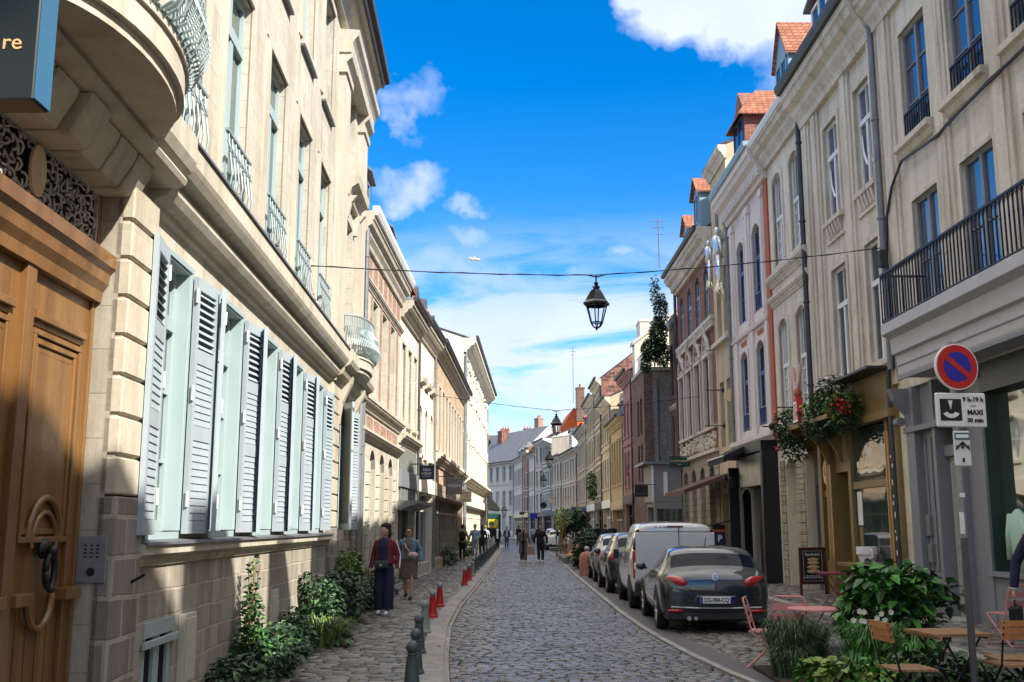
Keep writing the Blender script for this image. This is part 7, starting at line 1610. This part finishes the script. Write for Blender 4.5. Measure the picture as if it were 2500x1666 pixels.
def suv(name, label, loc, paint, H=1.6, L=2.05, rz=0, group='vehicles parked in the row on the right', W_=.90):
    t = thing(name, label, 'car', loc, rz, group); h = H/1.6
    st = [(-L, .76, .36, .6, .86*h, .72, .60, 1.0*h), (-L+.06, .86, .28, .58, .98*h, .80, .66, 1.12*h), (-L+.14, .89, .25, .56, 1.02*h, .82, .68, 1.18*h), (-L+.38, W_, .25, .56, 1.03*h, .83, .63, 1.48*h), (-L+.6, W_, .25, .56, 1.03*h, .83, .63, 1.56*h), (-.3, W_, .25, .56, 1.01*h, .83, .63, 1.6*h), (.4, W_, .25, .55, .99*h, .82, .61, 1.54*h), (1.05, .89, .25, .54, .96*h, .80, .62, 1.12*h), (1.2, .89, .25, .54, .95*h, .79, .6, 1.05*h), (1.75, .86, .25, .5, .86*h, .74, .55, .92*h), (L, .72, .3, .46, .66*h, .6, .45, .7*h)]
    mb = car_cage(st, {3, 4, 5, 6}, {2, 6, 7}); bake(mb, [M[paint], M['carglass'], M['plastic']], [('SUBSURF', dict(levels=2, render_levels=2))], 'body', t)
    wheels(t, (-L+.75, L-.78), .905, .33); arches(t, (-L+.75, L-.78), .905, .33)
    for sg in (-1, 1):
        m = MB(); m.blob((sg*.76, -L+.10, .92*h), .10, .07, .16, 10); m.build('tail_light', M['taillight'], t, smooth=True); m = MB().blob((sg*.97, .7, 1.04*h), .10, .06, .08, 10); m.build('wing_mirror', M[paint], t, smooth=True)
    MB().box(-.26, .26, -L-.025, -L+.02, .62, .73).build('number_plate', M['plate'], t); return t
suv('parked_car', 'black car with a sky-reflecting rear window, third in the parked row', (3.40, 29.6, 0), 'paint_black', 1.6)
suv('parked_car', 'small silver car at the far end of the parked row', (3.48, 35.0, 0), 'paint_silver', 1.52, 1.9)
suv('parked_car', 'white car parked far up the street behind the bamboo', (3.35, 78, 0), 'paint_white', 1.5, group='cars parked far up the street')
suv('parked_car', 'silver car parked far up the street behind the white one', (3.35, 84, 0), 'paint_silver', 1.6, group='cars parked far up the street')
t = thing('delivery_truck', 'dark green truck with a yellow square panel at the far left bend', 'truck', (-2.3, 118, 0)); MB().box(-1.0, 1.0, 0, 5, .6, 3.2).build('cargo_box', M['darkgreen'], t, bevel=.15); MB().box(-.75, .75, -.03, .01, 1.55, 2.5).build('yellow_panel', plain('yellow panel', (.6, .48, .02), .5), t)
MB().lathe([(.28, 0), (.28, .02)], (0, 0, 0), 16).xf(Matrix.Translation((0, -.04, 2.0)) @ Matrix.Rotation(R(90), 4, 'X')).build('round_mark', M['darkgreen'], t); MB().box(-1.0, 1.0, -.05, 1, .35, .6).build('bumper', M['plastic'], t); wheels(t, (.8, 4), .98, .42)

# ================================================================ people
def remesh(mb, mats, name, parent, vox=.013, sm=3, classify=None):
    o = mb.build(name, mats[0], None); md = o.modifiers.new('r', 'REMESH'); md.mode = 'VOXEL'; md.voxel_size = vox; md.use_smooth_shade = True
    md = o.modifiers.new('s', 'SMOOTH'); md.factor = .5; md.iterations = sm
    dg = bpy.context.evaluated_depsgraph_get(); me = bpy.data.meshes.new_from_object(o.evaluated_get(dg)); bpy.data.objects.remove(o)
    me.materials.clear()
    for m in mats: me.materials.append(m)
    if classify:
        mi = [classify(p.center) for p in me.polygons]; me.polygons.foreach_set('material_index', mi)
    me.polygons.foreach_set('use_smooth', [True]*len(me.polygons)); me.name = name; return link(name, me, parent)
def mid(a, b, k=.5, off=(0, 0, 0)): return tuple(a[i]+(b[i]-a[i])*k+off[i] for i in range(3))
def person(label, x, y, deg, H=1.68, stride=.0, top='blackcloth', bottom='blackcloth', kind='trousers', sleeve=1.0, hair='hair', long_hair=0, shoes='white', coat=None, arms=None, vox=.02, inner=None, topz=.92, near=False, group=None, z=0, headturn=0, wide=0, hem=.45, extra=None, fat=1.0, hat=None):
    """faces local +y; label describes clothing; everything scales from H"""
    s = H/1.70; t = thing('person', label, 'person', (x, y, z), R(deg), group)
    P = lambda a, b, c: (a*s, b*s, c*s)
    st = stride
    ank = [P(-.085, .26*st, .085+.0*st), P(.085, -.28*st, .085+.10*abs(st))]; hip = [P(-.09, 0, .90), P(.09, 0, .90)]
    knee = [P(-.095, .20*st+.01, .48), P(.095, -.04*st+.02, .475)]
    sho = [P(-.175, -.01, 1.395), P(.175, -.01, 1.395)]
    if arms is None: arms = [((-.25, -.05-.04*st, 1.12), (-.27, .03-.12*st, .86)), ((.25, -.05+.03*st, 1.12), (.27, .05+.14*st, .87))]
    elb = [P(*a[0]) for a in arms]; wri = [P(*a[1]) for a in arms]
    b = MB(); r = s
    hz = R(headturn)
    b.tube([P(0, 0, .86), P(0, 0, .96), P(0, .01, 1.08), P(0, .01, 1.25), P(0, -.005, 1.38), P(0, -.01, 1.44)], [.13*r, .15*r, .125*r, .15*r, .14*r, .06*r], 12, flat=.68, ref=(1, 0, 0))
    b.tube([P(0, -.01, 1.38), P(0, .0, 1.50)], [.055*r, .05*r], 8)
    o0 = len(b.v); b.blob((0, 0, 0), .074*r, .092*r, .115*r, 14); b.tube([(0, .075*r, .015*r), (0, .108*r, -.015*r), (0, .085*r, -.03*r)], [.012*r, .016*r, .010*r], 6); b.tube([(0, .05*r, -.07*r), (0, .078*r, -.09*r)], [.035*r, .025*r], 8)
    for sg in (-1, 1): b.blob((sg*.075*r, 0, 0), .012*r, .022*r, .032*r, 6)
    b.xf(Matrix.Translation(P(0, .015, 1.585)) @ Matrix.Rotation(hz, 4, 'Z'), o0)
    for i in (0, 1):
        b.tube([hip[i], knee[i], ank[i]], [.085*r, .058*r, .04*r], 10)
        b.tube([mid(ank[i], ank[i], 0, (0, -.05*r, -.04*r)), mid(ank[i], ank[i], 0, (0, .07*r, -.05*r)), mid(ank[i], ank[i], 0, (0, .15*r, -.06*r))], [.036*r, .036*r, .025*r], 8)
        b.tube([sho[i], elb[i]], [.055*r, .042*r], 8); b.tube([elb[i], wri[i]], [.042*r, .027*r], 8)
        d = (Vector(wri[i])-Vector(elb[i])).normalized(); q = Vector(wri[i]); u_ = Vector((0, 1, 0)); u_ = (u_-d*u_.dot(d)).normalized(); ins = d.cross(u_)
        if ins.x*(-1 if i else 1) < 0: ins = -ins
        b.tube([q, q+d*.05*r, q+d*.09*r], [.026*r, .038*r, .034*r], 8, flat=.45, ref=tuple(u_))
        if near:
            for k in range(4):
                f0 = q+d*.085*r+u_*(.027-.018*k)*r; L_ = (.070, .078, .072, .058)[k]*r; f1 = f0+d*L_*.55+ins*.012*r; b.tube([f0-d*.02*r, f1, f1+d*L_*.35+ins*.028*r], [.0088*r, .0082*r, .0072*r], 6)
            th = q+d*.03*r+u_*.03*r; b.tube([th, th+d*.035*r+u_*.022*r+ins*.01*r, th+d*.065*r+u_*.02*r+ins*.022*r], [.012*r, .010*r, .008*r], 6)
    body = remesh(b, [M['skin']], 'body', t, vox*.8 if near else vox, 2)
    # shoes
    f = MB()
    for i in (0, 1): a = ank[i]; f.tube([mid(a, a, 0, (0, -.065*r, -.045*r)), mid(a, a, 0, (0, .03*r, -.035*r)), mid(a, a, 0, (0, .12*r, -.055*r)), mid(a, a, 0, (0, .175*r, -.06*r))], [.036*r, .047*r, .042*r, .025*r], 8, flat=.95)
    f.build('shoe', M[shoes], t, smooth=True)
    if bottom:
        g = MB()
        if kind == 'skirt':
            g.tube([P(0, 0, 1.04), P(0, 0, .92), P(0, .01, .7), P(0, .02, hem)], [.145*r, .19*r, .21*r, .235*r], 14, flat=.72, ref=(1, 0, 0))
        else:
            g.tube([P(0, 0, 1.05), P(0, 0, .95), P(0, 0, .86)], [.14*r*fat, .165*r*fat, .15*r*fat], 12, flat=.74, ref=(1, 0, 0))
            for i in (0, 1): g.tube([hip[i], knee[i], mid(knee[i], ank[i], .97)], [.10*r*fat, (.075+.05*wide)*r*fat, (.058+.075*wide)*r], 10)
        remesh(g, [M[bottom]], 'skirt' if kind == 'skirt' else 'trousers', t, vox, 3)
    if top:
        g = MB(); tz = topz
        g.tube([P(0, 0, tz), P(0, 0, tz+.08), P(0, .01, 1.12), P(0, .01, 1.27), P(0, -.008, 1.39), P(0, -.01, 1.445)], [.172*r*fat, .168*r*fat, .148*r*fat, .172*r*fat, .155*r, .075*r], 14, flat=.72, ref=(1, 0, 0))
        if not coat:
            for i in (0, 1):
                e = elb[i]; w2 = mid(elb[i], wri[i], min(1, max(0, (sleeve-.5)*2))*.97)
                g.tube([mid(sho[i], sho[i], 0, ((.02 if i == 0 else -.02)*r, 0, .0)), e, w2], [.072*r, .058*r, .045*r], 8)
        remesh(g, [M[top]], 'top', t, vox, 3)
    if coat:
        cm, cz, open_ = coat; g = MB()
        g.tube([P(0, 0, cz), P(0, 0, .95), P(0, .0, 1.15), P(0, .0, 1.28), P(0, -.012, 1.40), P(0, -.015, 1.46)], [(.19+.09*(1.0-cz))*r, .20*r, .175*r, .19*r, .165*r, .085*r], 14, flat=.74, ref=(1, 0, 0))
        for i in (0, 1): g.tube([mid(sho[i], sho[i], 0, ((.02 if i == 0 else -.02)*r, 0, 0)), elb[i], mid(elb[i], wri[i], .97)], [.068*r, .056*r, .045*r], 8)
        co = remesh(g, [M[cm], M[inner or top]], 'coat', t, vox, 3, (lambda c: 1 if (open_ and c.y > .05*s and abs(c.x) < open_*s and c.z > cz*s) else 0))
    # hair
    g = MB(); g.blob((0, -.018*r, .03*r), .086*r, .098*r, .102*r, 12)
    if long_hair: g.tube([(0, -.05*r, .05*r), (0, -.075*r, -.08*r), (0, -.08*r, -long_hair*r)], [.075*r, .07*r, .045*r], 10)
    g.xf(Matrix.Translation(P(0, .0, 1.60)) @ Matrix.Rotation(hz, 4, 'Z')); g.build('hair', M[hair], t, smooth=True)
    if near:
        m = MB()
        for sg in (-1, 1): m.blob((sg*.03*r, .082*r, .012*r), .012*r, .006*r, .007*r, 8)
        m.tube([(-.022*r, .088*r, -.052*r), (.022*r, .088*r, -.052*r)], .006*r, 5); m.xf(Matrix.Translation(P(0, .02, 1.585)) @ Matrix.Rotation(hz, 4, 'Z')); m.build('facial_features', M['hair'], t)
    if hat: g = MB(); g.blob((0, -.02*r, .085*r), .098*r, .11*r, .06*r, 12); g.xf(Matrix.Translation(P(0, 0, 1.60)) @ Matrix.Rotation(hz, 4, 'Z')); g.build('hat', M[hat], t, smooth=True)
    t['s_'] = s; del t['s_']
    return t, s, P, wri
A_ = 'pedestrians on the left pavement'
t, s, P, wr = person('woman in a maroon jacket with white sleeve stripes, wide navy trousers and a dark cap', -2.48, 20.8, 168, 1.70, .10, 'navy', 'navy', 'trousers', 1, 'hair', .16, 'white', ('maroon', 1.00, .10), None, .013, 'navy', near=True, headturn=-35, wide=.75, z=.05, hat='blackcloth')
m = MB()
for i, sg in ((0, -1), (1, 1)): m.tube([P(sg*.235, .0, 1.41), P(sg*.306, -.045, 1.12), P(sg*.312, .04, .89)], .012*s, 5)
m.build('sleeve_stripe', M['white'], t); m = MB(); m.box(-.14*s, .14*s, .15*s, .24*s, .88*s, 1.02*s); bgo = m.build('belt_bag', M['teal'], t, bevel=.02); MB().box(-.02*s, .02*s, .24*s, .25*s, .92*s, .97*s).build('gold_clasp', M['gold'], bgo)
t, s, P, wr = person('woman in a blue denim shirt and patterned brown skirt with a pink cross-body bag', -2.42, 25.0, 175, 1.64, .55, 'greycloth', 'brownskirt', 'skirt', .4, 'hair', .06, 'black', ('denim', .93, .10), [((-.29, -.06, 1.15), (-.30, .06, .90)), ((.29, -.10, 1.15), (.33, .0, .90))], .013, 'greycloth', near=True, hem=.48, z=.05)
m = MB(); m.tube([P(.12, .0, 1.46), P(.05, .17, 1.25), P(-.10, .20, 1.08)], .014*s, 5); m.blob(P(-.14, .22, 1.06), .13*s, .06*s, .07*s, 10); m.build('shoulder_bag', M['pinkbag'], t, smooth=True)
MB().box(-.06*s, .06*s, .10*s, .115*s, 1.59*s, 1.62*s).build('sunglasses', M['black'], t)
t, s, P, wr = person('person in a lime jacket walking away with a black backpack', -2.45, 52.5, 0, 1.75, .3, 'lime', 'blackcloth', 'trousers', 1, 'hair', 0, 'black', None, [((-.27, -.02, 1.12), (-.31, .02, .88)), ((.27, -.02, 1.12), (.32, .02, .86))], .022, topz=.86, z=.04)
m = MB(); m.blob(P(0, -.2, 1.18), .16*s, .11*s, .25*s, 12); m.build('backpack', M['blackcloth'], t, smooth=True)
person('man in a pale blue shirt and pale trousers walking towards the camera', -1.95, 56.0, 172, 1.78, .35, 'paleblue', 'paletrouser', 'trousers', .9, 'hair_brown', 0, 'white', None, [((-.26, .02, 1.12), (-.1, .2, 1.0)), ((.27, -.02, 1.12), (.3, .05, .86))], .022, topz=.9, z=.04, fat=1.08)
person('person with long dark brown hair in black, walking away', -1.75, 62.0, 10, 1.75, .3, 'blackcloth', 'blackcloth', 'trousers', 1, 'hair', .42, 'black', None, None, .024, topz=.8, z=.04)
person('person with fair hair in a pale mint top on the left pavement', -1.75, 70.0, 0, 1.72, .2, 'paleblue', 'blackcloth', 'trousers', .3, 'stalk', 0, 'black', None, None, .03, z=.04)
person('man in a black jacket and pale trousers among the far left group', -1.45, 76.0, 180, 1.8, .4, 'blackcloth', 'paletrouser', 'trousers', 1, 'hair', 0, 'white', None, None, .03, z=.04, topz=.85)
person('woman in a dark open coat with a pale front, far left group', -1.1, 80.0, 180, 1.75, .2, 'white', 'blackcloth', 'trousers', 1, 'hair_brown', .2, 'black', ('blackcloth', .75, .07), None, .03, z=.04)
person('red haired woman in a denim jacket and jeans walking down the road', -.42, 84.0, 180, 1.72, .3, 'pinkbag', 'jeans', 'trousers', 1, 'hair_brown', .2, 'black', ('jeans', .85, .06), None, .03)
person('person all in black standing alone where the road bends', .62, 100.0, 20, 1.78, .3, 'blackcloth', 'blackcloth', 'trousers', 1, 'hair', 0, 'black', None, None, .035)
t, s, P, wr = person('woman in a long grey brown coat carrying a kraft paper bag', .56, 52.0, 180, 1.70, .3, 'blackcloth', 'greycloth', 'trousers', 1, 'hair', 0, 'white', ('greycloth', .42, .05), [((-.27, -.03, 1.12), (-.30, .0, .86)), ((.27, -.02, 1.12), (.30, .0, .86))], .02, 'blackcloth', wide=.4, headturn=20)
m = MB(); m.blob(P(.02, .22, .98), .12*s, .05*s, .07*s, 10); m.build('belt_bag', M['blackcloth'], t, smooth=True)
q = thing('paper_bag', 'kraft paper carrier bag held between the walking couple', 'bag', (.90, 51.95, .36), R(8)); MB().box(-.19, .19, -.08, .08, 0, .40).build('bag_body', M['kraft'], q, bevel=.01); MB().tube([(-.08, 0, .40), (-.06, 0, .50), (.06, 0, .50), (.08, 0, .40)], .008, 5).build('bag_handle', M['kraft'], q)
person('man in black hoodie and white shoes walking beside the woman in the long coat', 1.40, 52.0, 180, 1.80, .2, 'blackcloth', 'blackcloth', 'trousers', 1, 'hair', 0, 'white', None, [((-.27, -.03, 1.12), (-.31, .0, .86)), ((.27, -.03, 1.12), (.31, .0, .84))], .02, topz=.84, fat=1.05)
for x, y, d, tp, bt, hh, lb in ((2.05, 104, 0, 'paleblue', 'jeans', 1.72, 'person in a grey blue hooded top walking away far up the road'), (2.6, 106, 10, 'blackcloth', 'blackcloth', 1.75, 'person in black beside the one in the grey blue hooded top'),
        (4.8, 66.0, 0, 'greycloth', 'blackcloth', 1.75, 'grey clad person, left of the three at the right pavement shops'), (5.35, 66.8, 20, 'blackcloth', 'blackcloth', 1.8, 'person in black, middle of the three at the right pavement shops'), (5.8, 66.0, -20, 'navy', 'jeans', 1.75, 'person in navy, right of the three at the right pavement shops'),
        (5.3, 56.0, 200, 'blackcloth', 'blackcloth', 1.84, 'dark haired man in black whose head shows above the parked cars')):
    person(lb, x, y, d, hh, .2, tp, bt, 'trousers', 1, 'hair', 0, 'black', None, None, .035 if y > 90 else .028, z=.08 if x > 4 else 0)
t, s, P, wr = person('man in a navy suit holding a black bag, cut off by the right edge', 6.02, 12.0, 150, 1.86, .1, 'navy', 'navy', 'trousers', 1, 'hair', 0, 'black', ('navy', .84, 0), [((-.27, -.04, 1.10), (-.31, .03, .86)), ((.30, -.03, 1.12), (.33, .02, .86))], .014, near=True, z=.09, fat=1.15)
m = MB()
for w_ in wr:
    v = Vector(w_); m.lathe([(.034*s, -.012), (.040*s, -.01), (.040*s, .012), (.034*s, .014)], tuple(v+Vector((0, -.004, .0))), 12)
m.build('shirt_cuff', M['paleblue'], t, smooth=True)
v = Vector(wr[1]); q = thing('hand_bag', 'black bag hanging from the hand of the man in navy', 'bag', Matrix.Translation((6.02, 12.0, .09)) @ Matrix.Rotation(R(150), 4, 'Z') @ (v+Vector((0, .0, -.13))), R(150))
MB().box(-.06, .06, -.19, .19, -.34, -.06).build('bag_body', M['blackcloth'], q, bevel=.02); MB().tube([(0, -.08, -.06), (0, -.06, .0), (0, .06, .0), (0, .08, -.06)], .010, 6).build('bag_handle', M['blackcloth'], q)

# ---------------------------------------------------------------- separate pieces of one part become parts of their own
SPLIT = {'stem', 'black_panel', 'keypad', 'arrow', 'window_surround', 'sill_flashing', 'sill', 'balcony_bracket', 'carved_garland', 'quoin_pier', 'pilaster_strip', 'brick_panel', 'brick_inset', 'hood_bracket', 'window_hood', 'shutter', 'shelf_brackets',
         'gold_moulding', 'white_pilaster', 'sticker', 'side_glass', 'letter_box', 'concrete_feet', 'headrest', 'red_flower', 'sleeve_stripe', 'wheel_arch', 'shoe', 'chrome_trim', 'plate_band', 'shirt_cuff', 'facial_features', 'wall_hook',
         'carved_stonework', 'rusticated_pier', 'string_course', 'shadow_parapet', 'backrest_slat', 'hinge', 'white_trim', 'white_border', 'menu_sheet', 'door_seam', 'brake_lamp', 'chimney_pot', 'canopy_moulding', 'meter_box', 'window_trim', 'bumper_lower', 'foil_fringe', 'sign_line'}
def clusters(me, gap=.03):
    n = len(me.vertices); par = list(range(n))
    def find(a):
        while par[a] != a: par[a] = par[par[a]]; a = par[a]
        return a
    for e in me.edges:
        a, b = find(e.vertices[0]), find(e.vertices[1])
        if a != b: par[a] = b
    comp = {}
    for i in range(n): comp.setdefault(find(i), []).append(i)
    co = [v.co for v in me.vertices]; keys = list(comp)
    if len(keys) < 2 or len(keys) > 450: return None
    bb = [[min(co[i][k] for i in comp[c])-gap/2 for k in range(3)]+[max(co[i][k] for i in comp[c])+gap/2 for k in range(3)] for c in keys]
    g = list(range(len(keys)))
    def f2(a):
        while g[a] != a: g[a] = g[g[a]]; a = g[a]
        return a
    for i in range(len(keys)):
        for j in range(i):
            A, Bq = bb[i], bb[j]
            if all(A[k] <= Bq[k+3] and Bq[k] <= A[k+3] for k in range(3)): g[f2(i)] = f2(j)
    out = {}
    for i, c in enumerate(keys): out.setdefault(f2(i), set()).update(comp[c])
    return list(out.values())
_done = {}
for o in [x for x in COL.objects if x.type == 'MESH' and x.parent is not None and x.name.split('.')[0] in SPLIT]:
    me = o.data
    if me not in _done:
        cs = clusters(me); res = None
        if cs and 1 < len(cs) <= 100:
            res = []
            for c in cs:
                idx = {v: i for i, v in enumerate(sorted(c))}; m2 = bpy.data.meshes.new(me.name)
                ps = [p for p in me.polygons if p.vertices[0] in idx]
                m2.from_pydata([me.vertices[v].co[:] for v in sorted(c)], [], [[idx[v] for v in p.vertices] for p in ps])
                for mm in me.materials: m2.materials.append(mm)
                m2.polygons.foreach_set('material_index', [p.material_index for p in ps]); m2.polygons.foreach_set('use_smooth', [p.use_smooth for p in ps]); res.append(m2)
        _done[me] = res
    res = _done[me]
    if res:
        nm = o.name.split('.')[0]
        first = None
        for m2 in res:
            q = bpy.data.objects.new(nm, m2); COL.objects.link(q); q.parent = o.parent; q.location = o.location; q.rotation_euler = o.rotation_euler; q.scale = o.scale; first = first or q
        for ch in list(o.children): ch.parent = first
        bpy.data.objects.remove(o)
